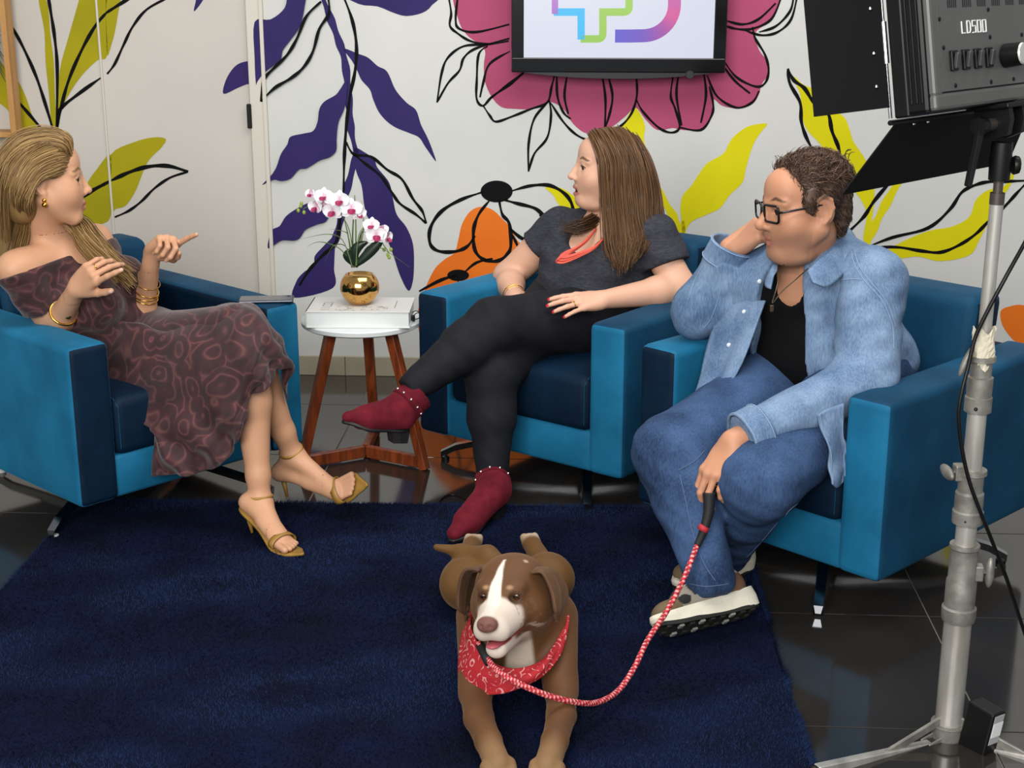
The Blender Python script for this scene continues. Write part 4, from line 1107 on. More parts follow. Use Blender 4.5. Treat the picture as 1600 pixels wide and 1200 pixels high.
# ================================================================== building blocks for the people
m_skin = mat('skin', '#c98f6f', rough=.5, attr=True, sss=.12, spec=.35, bump=.06, bump_scale=260)
m_eye = mat('eye', '#ffffff', rough=.15, attr=True)
def head_frame(o, fwd, up=(0, 0, 1), s=1.0):
    f = Vector(fwd).normalized(); r = f.cross(Vector(up)).normalized(); u = r.cross(f)
    return frame(r * s, f * s, u * s, Vector(o))
def mirror(fn): return [fn(-1), fn(1)]
def head_nodes(jaw=1.0, fat=0.0, nose=1.0, lips=1.0, gap=0.0, brow=1.0, ears=True):
    N = [ell((0, -.012, .032), (.074, .096, .077)), ell((0, .016, -.02), (.065 + fat * .5, .070, .086), k=.02),
         ell((0, .046, -.072), (.045 * jaw + fat * .4, .038, .042), k=.02), ell((0, .078, -.101), (.020 * jaw, .015, .015), k=.018),
         ell((0, .052, .045), (.056, .036, .046), k=.02), ell((0, .060, -.052), (.040, .033, .038), k=.03)]
    N += mirror(lambda s: cap((s * (.058 + fat * .6), -.005, -.045), (s * .022, .068, -.102), .019 + fat * .4, .016, k=.02))
    N += mirror(lambda s: ell((s * .040, .050, -.030), (.030 + fat * .5, .032, .034), k=.03))
    if fat: N += [ell((0, .03, -.110), (.048 + fat, .046, .020 + fat * .5), k=.025)]
    N += mirror(lambda s: cap((s * .047, .070, .0215), (s * .012, .083, .020), .0085 * brow, .0075 * brow, k=.012))
    N += mirror(lambda s: ell((s * .0335, .1, .003), (.017, .0145, .010), k=.010, op='sub'))
    N += [cap((0, .085, .016), (0, .104 + .005 * nose, -.026), .0076, .0098 * nose, k=.012), ell((0, .105 + .006 * nose, -.029), .0100 * nose, k=.006)]
    N += mirror(lambda s: cap((s * .011, .079, .004), (s * .017, .083, -.030), .0085, .011, k=.014))
    N += mirror(lambda s: ell((s * .0125, .0965, -.034), (.0078 * nose, .0115, .0075), k=.006))
    N += mirror(lambda s: ell((s * .0066, .101, -.0425), (.0036, .006, .0034), k=.003, op='sub'))
    N += chain([(-.025, .078, -.067), (-.008, .0955, -.0605), (0, .0958, -.0625), (.008, .0955, -.0605), (.025, .080, -.067)], [.0028, .0050 * lips, .0046 * lips, .0050 * lips, .0028], k=.006)
    N += chain([(-.022, .078, -.070 - gap), (0, .0940, -.0752 - gap), (.022, .080, -.070 - gap)], [.0028, .0062 * lips, .0028], k=.007)
    if gap: N += [ell((0, .092, -.068 - gap * .5), (.016, .014, .003 + gap * .45), k=.003, op='sub')]
    else: N += [cap((-.023, .083, -.0675), (0, .1025, -.0672), .0015, k=.003, op='sub'), cap((.023, .083, -.0675), (0, .1025, -.0672), .0015, k=.003, op='sub')]
    for s in (-1, 1):          # lids: a thin skin over the eyeball, opened in front
        N += [ell((s * .0335, .0735, .0035), .0148, k=.007)]
        R = Matrix.Rotation(s * -.10, 3, 'Y')
        N += [ell((s * .0340, .0885, .0022), (.0135, .0130, .0070), R, k=.0015, op='sub')]
    if ears:
        for s in (-1, 1):
            R = Matrix.Rotation(-.22, 3, 'X') @ Matrix.Rotation(s * .35, 3, 'Z'); e = s * (.0755 + fat * .55)
            N += [ell((e, -.014, .0), (.0068, .020, .032), R, k=.007), ell((e + s * .0085, -.008, .003), (.0075, .0115, .020), R, k=.003, op='sub'),
                  ell((e - s * .001, -.006, -.030), (.0058, .009, .010), k=.007)]
            N += chain([(e + s * (.002 + q[2]), q[0], q[1]) for q in ((.008, .014, -.003), (.005, .027, .0), (-.010, .034, .003), (-.025, .024, .006), (-.029, .004, .007), (-.021, -.016, .005), (-.010, -.029, .002))], [.0035, .0042, .0045, .0045, .0043, .004, .004], k=.003)
    return N
LIPS = np.array([(-.024, .079, -.066), (-.009, .098, -.0605), (0, .098, -.0625), (.009, .098, -.0605), (.024, .079, -.066)])
def segdist(L, pts):
    d = np.full(len(L), 9.)
    for a, b in zip(pts, pts[1:]):
        a, b = np.array(a, float), np.array(b, float); ba = b - a
        h = np.clip(((L - a) @ ba) / (ba @ ba), 0, 1)
        d = np.minimum(d, np.linalg.norm(L - a - h[:, None] * ba, axis=1))
    return d
def sm(x, a, b): t = np.clip((x - a) / (b - a), 0, 1); return t * t * (3 - 2 * t)
def local(V, M):
    Mi = np.linalg.inv(np.array(M)); return V @ Mi[:3, :3].T + Mi[:3, 3]
def face_paint(C, V, M, lip='#9b5148', browc='#4a3526', gap=0.0, blush=.25, lash=True, browz=.0, stub=None):
    L = local(V, M); near = (np.abs(L) < .16).all(1) & (L[:, 1] > .02)
    def mix(col, w):
        nonlocal C
        w = (np.clip(w, 0, 1) * near)[:, None]; C = C * (1 - w) + np.array(srgb(col)) * w
    if stub: mix(stub, .35 * sm(L[:, 2], -.035, -.06) * (L[:, 1] > .0))
    for s in (-1, 1):
        mix('#b8604e', blush * (1 - sm(np.linalg.norm((L - np.array((s * .044, .07, -.028))) / np.array((.025, .03, .02)), axis=1), .3, 1.1)))
        mix(browc, .85 * (1 - sm(segdist(L * np.array((1, .6, 1.15)), [(s * .013, .05, .026 * 1.15 + browz), (s * .032, .05, .034 * 1.15 + browz), (s * .052, .042, .027 * 1.15 + browz)]), .003, .0062)))
        if lash: mix('#241a17', .9 * (1 - sm(segdist(L, [(s * .0200, .083, .0040), (s * .027, .087, .0092), (s * .0365, .0868, .0098), (s * .0485, .080, .0050)]), .0016, .0032)))
    mix(lip, .9 * (1 - sm(segdist(L, LIPS), .0045, .0085)) * (L[:, 2] < -.0545))
    mix(lip, .9 * (1 - sm(segdist(L, [(-.022, .081, -.070 - gap), (0, .0965, -.0755 - gap), (.022, .081, -.070 - gap)]), .005, .0092)))
    if gap: mix('#4a1c1a', 1 - sm(np.linalg.norm((L - np.array((0, .088, -.068 - gap * .5))) / np.array((.016, .012, .003 + gap * .45)), axis=1), .9, 1.15))
    return C
def eyes(M, parent, look, iris='#3b2a1e', r=.0131):
    M3 = Matrix(M); lk = (M3.to_3x3().inverted() @ Vector(look)).normalized()
    for s in (-1, 1):
        mb = MB(); mb.sphere((0, 0, 0), r, 24, 16)
        o = mb.build('eye', m_eye, parent, smooth=True)
        co = np.array([v.co for v in o.data.vertices]) / r
        d = co @ np.array(lk)
        C = np.tile(np.array(srgb('#d9d2cc')), (len(co), 1))
        C[d > .74] = srgb(iris); C[d > .93] = (.004, .004, .004)
        setcol(o.data, C)
        T = M3 @ Matrix.Translation((s * .0335, .0735, .0035))
        o.data.transform(T)
def fingers_nodes(curls, spread, thumb, s=1.0):
    """hand in its own frame: wrist at 0, fingers +Y, thumb +X, back of hand +Z; returns nodes and finger tips"""
    K = [(.027, .086, .001), (.0085, .091, .005), (-.0105, .086, .003), (-.0275, .077, -.002)]
    LN = [(.043, .025, .020), (.047, .029, .021), (.043, .027, .021), (.033, .020, .018)]
    RD = [(.0088, .0080, .0072, .0062), (.0090, .0082, .0073, .0063), (.0086, .0078, .0070, .0060), (.0076, .0068, .0062, .0054)]
    N = [ell((0, .012, 0), (.026, .028, .018), k=.015)]
    for i, kx in enumerate(K):
        N.append(cap((kx[0] * .62, .018, 0), kx, .0135, .0105, k=.013))
    N += [ell((.026, .038, -.008), (.016, .026, .014), k=.012), ell((-.022, .04, -.006), (.012, .03, .013), k=.012)]
    tips = []
    for i in range(4):
        p = Vector(K[i]); a = spread[i]; ang = 0.0
        pts = [p.copy()]
        for j in range(3):
            ang += curls[i][j]
            d = Vector((math.sin(a) * math.cos(ang), math.cos(a) * math.cos(ang), -math.sin(ang)))
            p = p + d * LN[i][j]; pts.append(p.copy())
        N += [cap(pts[j], pts[j + 1], RD[i][j], RD[i][j + 1], k=.0035 if j else .006) for j in range(3)]
        tips.append((pts[-1], (pts[-1] - pts[-2]).normalized(), Vector((0, 0, 1)) if ang < .3 else (pts[-1] - pts[-2]).cross(Vector((math.cos(a), -math.sin(a), 0))).normalized() * -1, RD[i][3]))
    tp = [Vector(q) for q in thumb]
    N += [cap(tp[0], tp[1], .0145, .0115, k=.012), cap(tp[1], tp[2], .0108, .0098, k=.004), cap(tp[2], tp[3], .0098, .0078, k=.003)]
    tips.append((tp[3], (tp[3] - tp[2]).normalized(), Vector((.5, 0, .8)).normalized(), .0078))
    return N, tips
def hand_frame(wrist, fing, back, thumb_right=True, s=1.0):
    """fing: direction of the fingers, back: direction the back of the hand faces"""
    y = Vector(fing).normalized(); z = Vector(back); z = (z - y * z.dot(y)).normalized(); x = y.cross(z)
    if not thumb_right: x = -x
    return frame(x * s, y * s, z * s, Vector(wrist))
T_OPEN = [(.018, .022, -.006), (.044, .050, -.016), (.058, .078, -.018), (.066, .100, -.016)]
T_FOLD = [(.018, .022, -.008), (.040, .052, -.026), (.034, .080, -.036), (.020, .098, -.040)]
def box_of(pts, pad):
    a = np.array([A3(p) for p in pts]); return a.min(0) - pad, a.max(0) + pad
def loft(rows, nu, nv):
    """rows[i][j] world points (columns i, along j) -> dense grid"""
    cols = [catmull(r, nv) for r in rows]
    n = len(cols[0]); out = []
    for j in range(n): out.append(catmull([c[j] for c in cols], nu))
    return np.array(out)            # [along][across]
def grid_mesh(name, Gd, m, parent, thick=0.0, disp=None, colfn=None):
    a, b = Gd.shape[:2]
    V = Gd.reshape(-1, 3)
    Q = np.array([(i * b + j, i * b + j + 1, (i + 1) * b + j + 1, (i + 1) * b + j) for i in range(a - 1) for j in range(b - 1)])
    if disp is not None:
        ii, jj = np.meshgrid(np.linspace(0, 1, a), np.linspace(0, 1, b), indexing='ij')
        V = V + normals(V, Q) * disp(ii.ravel(), jj.ravel(), V)[:, None]
    me = np_mesh(name, V, Q); o = link(name, me, m, parent, smooth=True)
    if thick:
        md = o.modifiers.new('thickness', 'SOLIDIFY'); md.thickness = thick; md.offset = 0
    return o
def locks(name, guides, n, parent, m, cols, r=.0017, spread=.012, seg=6, sides=3, seed=1, wave=.004, tipr=.3, rootj=.004):
    """hair: strands running between neighbouring guide curves"""
    rng = np.random.default_rng(seed)
    g = [np.array(catmull(q, seg)) for q in guides]; L = len(g[0])
    VV, QQ, CC = [], [], []; off = 0
    for q in g:
        ctr = sum(q[::seg]) / len(q[::seg])
    cA = [np.array(srgb(c)) for c in cols]
    for _ in range(n):
        u = rng.uniform(0, len(g) - 1); i = min(int(u), len(g) - 2); f = u - i
        p = g[i] * (1 - f) + g[i + 1] * f
        t = np.linspace(0, 1, L)[:, None]
        jit = rng.normal(size=3) * spread; ph = rng.uniform(0, 6.28, 3); fr = rng.uniform(3, 8)
        p = p + jit * (.25 + .75 * t) * 1.0 + rng.normal(size=3) * rootj + wave * np.sin(fr * t + ph) * t
        cut = rng.uniform(.82, 1.0); m_ = max(4, int(L * cut)); p = p[:m_]; tt = np.linspace(0, 1, m_)
        tg = np.gradient(p, axis=0); tg /= np.linalg.norm(tg, axis=1, keepdims=True) + 1e-9
        x = np.cross(tg, rng.normal(size=3)); x /= np.linalg.norm(x, axis=1, keepdims=True) + 1e-9
        y = np.cross(tg, x)
        rad = r * rng.uniform(.6, 1.25) * (1 - (1 - tipr) * tt ** 2)
        ang = np.arange(sides) * 2 * PI / sides
        ring = p[:, None, :] + rad[:, None, None] * (np.cos(ang)[None, :, None] * x[:, None, :] + np.sin(ang)[None, :, None] * y[:, None, :])
        VV.append(ring.reshape(-1, 3))
        a = np.arange(m_ - 1)[:, None] * sides; b = np.arange(sides)[None, :]; b2 = (b + 1) % sides
        QQ.append(np.stack([a + b, a + b2, a + sides + b2, a + sides + b], -1).reshape(-1, 4) + off); off += m_ * sides
        w = rng.uniform(0, 1); q = w * (len(cA) - 1); k = min(int(q), len(cA) - 2)
        c = cA[k] * (1 - q + k) + cA[k + 1] * (q - k)
        CC.append(np.repeat((c * rng.uniform(.85, 1.12))[None], m_ * sides, 0))
    me = np_mesh(name, np.concatenate(VV), np.concatenate(QQ)); setcol(me, np.concatenate(CC))
    return link(name, me, m, parent, smooth=True)
def fuzz(name, base, n, parent, m, cols, dirv, length=(.018, .034), r=.0013, lift=.006, curl=.35, seed=5, pick=None):
    """short hair growing on a hair mass, combed along dirv"""
    rng = np.random.default_rng(seed); me = base.data
    V = np.array([v.co for v in me.vertices]); N = np.array([v.normal for v in me.vertices])
    idx = np.arange(len(V)) if pick is None else np.where(pick(V))[0]
    k = rng.choice(idx, n); P0 = V[k]; nn = N[k]
    d = np.array(dirv)[None] + rng.normal(0, curl, (n, 3)); d -= nn * (d * nn).sum(1, keepdims=True); d /= np.linalg.norm(d, axis=1, keepdims=True) + 1e-9
    sd = np.cross(nn, d); L = rng.uniform(*length, n)[:, None]; bend = rng.normal(0, .35, (n, 1)); lf = rng.uniform(.3, 1, (n, 1)) * lift
    T = np.linspace(0, 1, 6); pts = np.stack([P0 - nn * .002 + d * L * t + sd * L * bend * t * t + nn * (lf * math.sin(PI * min(t * .8, 1)) + .002) - nn * (L ** 2) * t * t * 4 for t in T], 1)
    ang = np.arange(3) * 2 * PI / 3; rad = r * (1 - .75 * T ** 2)
    ring_ = pts[:, :, None, :] + rad[None, :, None, None] * (np.cos(ang)[None, None, :, None] * sd[:, None, None, :] + np.sin(ang)[None, None, :, None] * nn[:, None, None, :])
    VV = ring_.reshape(-1, 3); Q = []
    for i in range(5):
        for j in range(3): Q.append([i * 3 + j, i * 3 + (j + 1) % 3, (i + 1) * 3 + (j + 1) % 3, (i + 1) * 3 + j])
    QQ = (np.array(Q)[None] + (np.arange(n) * 18)[:, None, None]).reshape(-1, 4)
    cA = np.array([srgb(c) for c in cols]); c = cA[rng.integers(0, len(cA), n)] * rng.uniform(.85, 1.15, (n, 1))
    mesh = np_mesh(name, VV, QQ); setcol(mesh, np.repeat(c, 18, 0))
    return link(name, mesh, m, parent, smooth=True)
m_hair = mat('hair', '#6b5236', rough=.42, attr=True, spec=.4)
# ================================================================== woman in the patterned dress (first armchair)
w1 = empty('person', CP('A', 0, .3, 0)); I1 = Matrix.Translation(-Vector(w1.location))
tag(w1, 'woman with long blond hair in a maroon patterned dress gesturing with both hands', 'person')
def under(o, root, ):            # world-space mesh below a root that stands elsewhere
    o.data.transform(Matrix.Translation(-Vector(root.location))); return o
SK1 = np.array(srgb('#c99877'))
HM1 = head_frame(P(70, 280, 4.27), (.94, .30, -.05), (-.03, 0, 1), 1.1)
Rs, Ls = P(22, 420, 4.17), P(150, 374, 4.47)
neck = P(86, 388, 4.34); pel = P(215, 562, 4.40)
up1 = (neck - pel).normalized(); lf1 = (Ls - Rs); lf1 = (lf1 - up1 * lf1.dot(up1)).normalized(); fr1 = lf1.cross(up1)
R1 = np.array(Matrix((lf1, fr1, up1)).transposed())
cen = (Rs + Ls) / 2
def tp(t, l=0.0, f=0.0): return pel.lerp(neck, t) + lf1 * l + fr1 * f
torso1 = [ell(tp(.60, 0, .0), (.148, .105, .17), R1), ell(tp(.30, 0, .005), (.128, .10, .15), R1), ell(tp(.0), (.172, .135, .13), R1),
          cap(Rs - up1 * .02 + lf1 * .04, Ls - up1 * .02 - lf1 * .04, .058, k=.04),
          ell(tp(.55, -.072, .088), (.062, .058, .062), R1, k=.03), ell(tp(.55, .072, .088), (.062, .058, .062), R1, k=.03)]
Re, Rw = P(86, 514, 4.27), P(119, 452, 4.12)
Le, Lw = P(219, 514, 4.42), P(238, 396, 4.33)
arms1 = [cap(Rs, Re, .048, .038, k=.03), cap(Re, Re.lerp(Rw, .3), .037, .037), cap(Re.lerp(Rw, .3), Rw, .037, .0255),
         cap(Ls, Le, .046, .038, k=.03), cap(Le, Le.lerp(Lw, .3), .037, .036), cap(Le.lerp(Lw, .3), Lw, .036, .025)]
Mh = np.array(HM1)
nk0 = HM1 @ Vector((0, -.022, -.06))
neckn = [cap(nk0, neck + up1 * .01, .052, .055, k=.03), cap(neck, tp(.86), .06, .09, k=.05), cap(neck - up1 * .015 + fr1 * .02, Rs, .022, .03, k=.04), cap(neck - up1 * .015 + fr1 * .02, Ls, .022, .03, k=.04)]
# hands
MR = hand_frame(Rw, P(163, 408, 4.05) - Rw, Vector((-.1, -1, .35)), True, 1.06)
ML = hand_frame(Lw, P(278, 366, 4.27) - Lw, Vector((-.25, .9, .5)), False, 1.04)
hR, tipsR = fingers_nodes([(.1, .25, .15), (.75, .7, .4), (.85, .8, .5), (.9, .8, .5)], (.18, .03, -.08, -.2), T_OPEN)
hL, tipsL = fingers_nodes([(.05, .12, .08), (1.15, 1.3, .7), (1.25, 1.35, .7), (1.3, 1.3, .7)], (.05, .0, -.04, -.1), [(.018, .022, -.008), (.040, .050, -.026), (.036, .078, -.034), (.028, .098, -.036)])
handR, handL = xf(hR, MR), xf(hL, ML)
# legs: left foot on the rug, right leg crossed over
hipR, hipL = tp(-.02, -.09, .03), tp(-.02, .09, .03)
kR, kL = P(378, 516, 4.13), P(388, 566, 4.12)
aR, aL = P(458, 712, 4.24), P(407, 786, 4.045)
def calf(k, a, back, r=1.0):
    d = a - k
    return [cap(k, k + d * .28, .058 * r, .056 * r), cap(k + d * .28, k + d * .8, .055 * r, .034 * r), cap(k + d * .8, a, .034 * r, .031 * r), ell(k + d * .30 + back * .018, (.045 * r, .045 * r, .10), None, k=.03)]
legs1 = [cap(hipR, kR - Vector((0, 0, .015)), .075, .050), cap(hipL, kL, .080, .055)] + calf(kR, aR, Vector((-.3, .5, 0))) + calf(kL, aL, Vector((-.5, .5, 0)))
def foot(ank, heel, ball, toe, side, w=1.0):
    """side: unit vector to the big-toe side"""
    d = (toe - ball).normalized(); s = Vector(side); s = (s - d * s.dot(d)).normalized()
    N = [cap(ank, heel, .031, .026, k=.02), cap(ank, ball, .032, .02, k=.02), cap(heel, ball, .022, .018, k=.02),
         cap(ball + s * .016, heel.lerp(ball, .5) + s * .008, .0165, .019, k=.015), cap(ball - s * .018, heel.lerp(ball, .5) - s * .006, .0155, .019, k=.015)]
    L = (toe - ball).length
    for i, (o, q, r) in enumerate(((.026, 1.0, .0098), (.009, 1.02, .0075), (-.004, .93, .007), (-.016, .82, .0067), (-.027, .68, .0064))):
        b0 = ball + s * o * .9 + d * .004; N.append(cap(b0, ball + s * o * w + d * L * q, r + .0015, r, k=.005))
    return N
# left foot in sandal, standing
hz = .088
f_heel = G(392, 838); f_tip = G(474, 876); dirL = (f_tip - f_heel).normalized()
LH = Vector((f_heel.x, f_heel.y, hz + .018)) - dirL * .005; LB = f_heel + dirL * .155 + Vector((0, 0, .030)); LT = f_heel + dirL * .205 + Vector((0, 0, .024))
sideL = Vector((0, 0, 1)).cross(dirL) * -1     # big toe of the left foot is on its right
RH, RB, RT = P(437, 738, 4.25), P(527, 767, 4.17), P(553, 754, 4.15)
sideR = Vector((.1, .35, .9))
feet1 = foot(aL, LH, LB, LT, sideL) + foot(aR, RH, RB, RT, sideR)
body_nodes = torso1 + arms1 + neckn + xf(head_nodes(jaw=.92, nose=.88, lips=1.1), HM1) + handR + handL + legs1 + feet1
def col1(V):
    C = np.tile(SK1, (len(V), 1)); C = face_paint(C, V, Mh, '#a4574f', '#6b4d33', blush=.14)
    for M_, tips in ((MR, tipsR), (ML, tipsL)):
        L = local(V, M_)
        for p, d, nrm, r in tips:
            w = (1 - sm(np.linalg.norm(L - np.array(p + nrm * r * .8 + d * .001), axis=1), .004, .006))[:, None]; C = C * (1 - w) + np.array(srgb('#d9b3a4')) * w
    for p, d, r in ((P(104, 468, 4.1), 0, .016), (P(240, 406, 4.3), 0, .010)):      # small wrist tattoos
        w = (.35 * (1 - sm(np.linalg.norm(V - A3(p), axis=1), .006, r)) * (fbm(V, 300, 3) > .1))[:, None]; C = C * (1 - w) + np.array(srgb('#4a4340')) * w
    return C
hb = [(*box_of([HM1 @ Vector((x, y, z)) for x in (-.1, .1) for y in (-.1, .13) for z in (-.14, .11)], .0), .0023)]
hb += [(*box_of([n.lo for n in handR] + [n.hi for n in handR], .004), .0028), (*box_of([n.lo for n in handL] + [n.hi for n in handL], .004), .0028)]
hb += [(*box_of([LB, LT], .045), .003), (*box_of([RB, RT], .045), .003)]
under(skin('body', body_nodes, m_skin, w1, h=.0065, kk=.02, fine=hb, color=col1), w1)
n0 = len(COL.objects)
eyes(HM1, w1, (.85, -.22, -.04), '#3c2c20')
# ---- dress
m_dress = bpy.data.materials.new('patterned_dress'); m_dress.use_nodes = True
def dress_mat(m):
    nt = m.node_tree; b = nt.nodes['Principled BSDF']; b.inputs['Roughness'].default_value = .75
    b.inputs['Sheen Weight'].default_value = .2
    tc = nt.nodes.new('ShaderNodeTexCoord'); ns = nt.nodes.new('ShaderNodeTexNoise'); ns.inputs['Scale'].default_value = 5
    nt.links.new(tc.outputs['Object'], ns.inputs['Vector'])
    mx = nt.nodes.new('ShaderNodeMix'); mx.data_type = 'VECTOR'; mx.inputs['Factor'].default_value = .12
    nt.links.new(tc.outputs['Object'], mx.inputs[4]); nt.links.new(ns.outputs['Color'], mx.inputs[5])
    vo = nt.nodes.new('ShaderNodeTexVoronoi'); vo.inputs['Scale'].default_value = 13
    nt.links.new(mx.outputs[1], vo.inputs['Vector'])
    ml = nt.nodes.new('ShaderNodeMath'); ml.operation = 'MULTIPLY'; ml.inputs[1].default_value = 22
    nt.links.new(vo.outputs['Distance'], ml.inputs[0])
    si = nt.nodes.new('ShaderNodeMath'); si.operation = 'SINE'; nt.links.new(ml.outputs[0], si.inputs[0])
    rp = nt.nodes.new('ShaderNodeValToRGB'); e = rp.color_ramp.elements
    e[0].position, e[0].color = .0, (*srgb('#38181c'), 1); e[1].position, e[1].color = 1, (*srgb('#603c39'), 1)
    q = rp.color_ramp.elements.new(.62); q.color = (*srgb('#4a2125'), 1)
    q = rp.color_ramp.elements.new(.86); q.color = (*srgb('#53272a'), 1)
    nt.links.new(si.outputs[0], rp.inputs['Fac'])
    n2 = nt.nodes.new('ShaderNodeTexNoise'); n2.inputs['Scale'].default_value = 28; n2.inputs['Detail'].default_value = 5; nt.links.new(tc.outputs['Object'], n2.inputs['Vector'])
    r2 = nt.nodes.new('ShaderNodeValToRGB'); r2.color_ramp.elements[0].position = .35; r2.color_ramp.elements[0].color = (.55, .55, .55, 1); r2.color_ramp.elements[1].position = .7; r2.color_ramp.elements[1].color = (1.15, 1.1, 1.1, 1)
    nt.links.new(n2.outputs['Fac'], r2.inputs['Fac'])
    m2 = nt.nodes.new('ShaderNodeMix'); m2.data_type = 'RGBA'; m2.blend_type = 'MULTIPLY'; m2.inputs['Factor'].default_value = 1
    nt.links.new(rp.outputs[0], m2.inputs['A']); nt.links.new(r2.outputs[0], m2.inputs['B']); nt.links.new(m2.outputs['Result'], b.inputs['Base Color'])
dress_mat(m_dress)
dress = empty('dress'); dress.parent = w1
na, nb, nc = P(4, 436, 4.10), P(98, 404, 4.19), P(176, 372, 4.50)
cn = (nb - na).cross(nc - na).normalized(); cn = cn if cn.z > 0 else -cn
inf = lambda ns, q: [SDF(n.lo - q, n.hi + q, (lambda X, Y, Z, g=n.f: g(X, Y, Z) - q), n.k, n.op) for n in flatten(ns)]
wr = lambda X, Y, Z: .0022 * np.sin(70 * (X * .3 + Y * .2 + Z)) + .0015 * np.sin(120 * (Z + .4 * X))
bod = grp(inf(torso1, .010), .02, cuts=[(nb, cn)], disp=wr)
aD = (Re - Rs).normalized()
slR = grp([cap(Rs - aD * .02, Re, .060, .052)], .02, cuts=[(nb - lf1 * .0, cn), (Rs.lerp(Re, .62), aD)], disp=wr)
lD = (Le - Ls).normalized()
slL = grp([cap(Ls - lD * .03, Le, .056, .048)], .02, cuts=[(nb, cn), (Ls.lerp(Le, .52), lD)], disp=wr)
o = skin('bodice', [bod, slR, slL], m_dress, dress, h=.006, kk=.012, it=1); under(o, w1)
RW = [[(160,500,4.33),(165,560,4.26),(172,625,4.19),(200,655,4.13),(233,656,4.09),(236,700,4.07),(237,745,4.06)],
      [(188,502,4.28),(205,565,4.19),(228,622,4.12),(250,660,4.06),(262,690,4.04),(272,715,4.035),(280,742,4.03)],
      [(212,505,4.25),(250,560,4.14),(280,608,4.06),(302,652,4.03),(312,682,4.02),(320,708,4.02),(326,735,4.02)],
      [(230,510,4.25),(287,540,4.11),(322,588,4.03),(341,636,4.01),(347,664,4.0),(352,690,4.0),(357,715,4.0)],
      [(240,515,4.27),(308,517,4.13),(353,547,4.03),(374,590,4.0),(378,624,3.995),(377,652,3.995),(373,682,4.0)],
      [(246,518,4.29),(320,496,4.17),(378,507,4.06),(399,545,4.01),(403,572,4.0),(401,600,4.0),(394,624,4.0)],
      [(251,520,4.33),(332,486,4.23),(388,484,4.12),(417,520,4.06),(426,548,4.05),(427,570,4.04),(424,594,4.03)],
      [(256,522,4.37),(342,480,4.29),(388,474,4.19),(423,514,4.13),(436,540,4.12),(442,560,4.11),(446,577,4.10)],
      [(262,525,4.42),(348,484,4.35),(392,480,4.26),(428,516,4.21),(441,545,4.20),(448,580,4.19),(455,625,4.18)]]
Gd = loft([[A3(P(*q)) for q in r] for r in RW], 10, 9)
def sk(i, j, V):
    return (.005 + .013 * sm(i, .45, 1)) * np.sin(j * 34 + 3.5 * np.sin(i * 4) + 2 * i) * sm(i, .12, .5) + .004 * np.sin(i * 26 + j * 15) + .010 * np.sin(j * 61 + 1) * sm(i, .82, 1)
o = grid_mesh('skirt', Gd, m_dress, dress, .004, sk); under(o, w1)
# dress lap covering the thighs under the skirt panel
o = skin('skirt_lap', [cap(tp(-.05, 0, .02), kR + Vector((-.02, .03, .0)), .15, .072), cap(tp(-.03, .05, .02), kL + Vector((-.03, .04, .02)), .13, .066), ell(tp(.0), (.185, .15, .15), R1)], m_dress, dress, h=.009, kk=.05); under(o, w1)
# ---- sandals
m_tan = mat('tan_leather', '#9a7430', rough=.5, var=('#8f6a2a', '#a57e38'), var_scale=20)
def sandal(ank, heel, ball, toe, tip, side, stil, floorz=None):
    sd = empty('sandal'); sd.parent = w1
    d = (toe - ball).normalized(); s = Vector(side); s = (s - d * s.dot(d)).normalized(); dn = -(s.cross(d)); 
    if dn.dot(ank - ball) > 0: dn = -dn
    rows = []
    for p, w, q in ((heel + dn * .026 - (ball - heel).normalized() * .022, .016, 0), (heel + dn * .027, .026, 0), (heel.lerp(ball, .5) + dn * .022, .024, 0), (ball + dn * .021, .037, 0), (toe + dn * .014, .033, 0), (toe.lerp(tip, .5) + dn * .008, .020, 0), (tip, .004, 0)):
        rows.append([p + s * w, p + s * w * .35, p - s * w * .35, p - s * w])
    Gs = np.array([[A3(v) for v in r] for r in rows]); Gs = np.array([catmull(list(Gs[:, j]), 5) for j in range(4)]).transpose(1, 0, 2)
    under(grid_mesh('sole', Gs, m_tan, sd, .007), w1)
    def band(c, ax1, ax2, r1, r2, w, n=28, a0=0, a1=2 * PI):
        wd = ax1.cross(ax2).normalized()
        Gb = np.array([[A3(c + ax1 * r1 * math.cos(t) + ax2 * r2 * math.sin(t) + wd * q) for q in (-w, w)] for t in np.linspace(a0, a1, n)])
        return Gb
    ay = -dn
    under(grid_mesh('toe_strap', band(ball + d * .002 - dn * .0, s, ay, .041, .025, .011, a0=-.35, a1=PI + .35), m_tan, sd, .003), w1)
    leg = (ank - ball).normalized(); ax = Vector((leg.y, -leg.x, 0)); ax = ax.normalized() if ax.length > .01 else s
    sh = (SHIN[0] - ank).normalized(); e1 = sh.cross(Vector((0, 1, 0))).normalized(); e2 = sh.cross(e1).normalized()
    c = ank + sh * .018
    under(grid_mesh('ankle_strap', band(c, e1, e2, .0365, .0365, .005), m_tan, sd, .003), w1)
    bk = heel - (ball - heel).normalized() * .024
    under(MB().tube([c + (bk - c) * .25 - sh * .0, bk.lerp(c, .3), bk + dn * .02], .0045, 7).build('heel_strap', m_tan, sd, smooth=True), w1)
    under(MB().tube([heel + dn * .024 - (ball - heel).normalized() * .01, stil], [.011, .0042], 9).build('stiletto_heel', m_tan, sd, smooth=True), w1)
    return sd
SHIN = [kL]; sandal(aL, LH, LB, LT, f_tip + Vector((0, 0, .02)), sideL, Vector((f_heel.x + .005, f_heel.y - .002, .012)))
SHIN = [kR]; sandal(aR, RH, RB, RT, P(574, 757, 4.13), sideR, P(449, 777, 4.25))
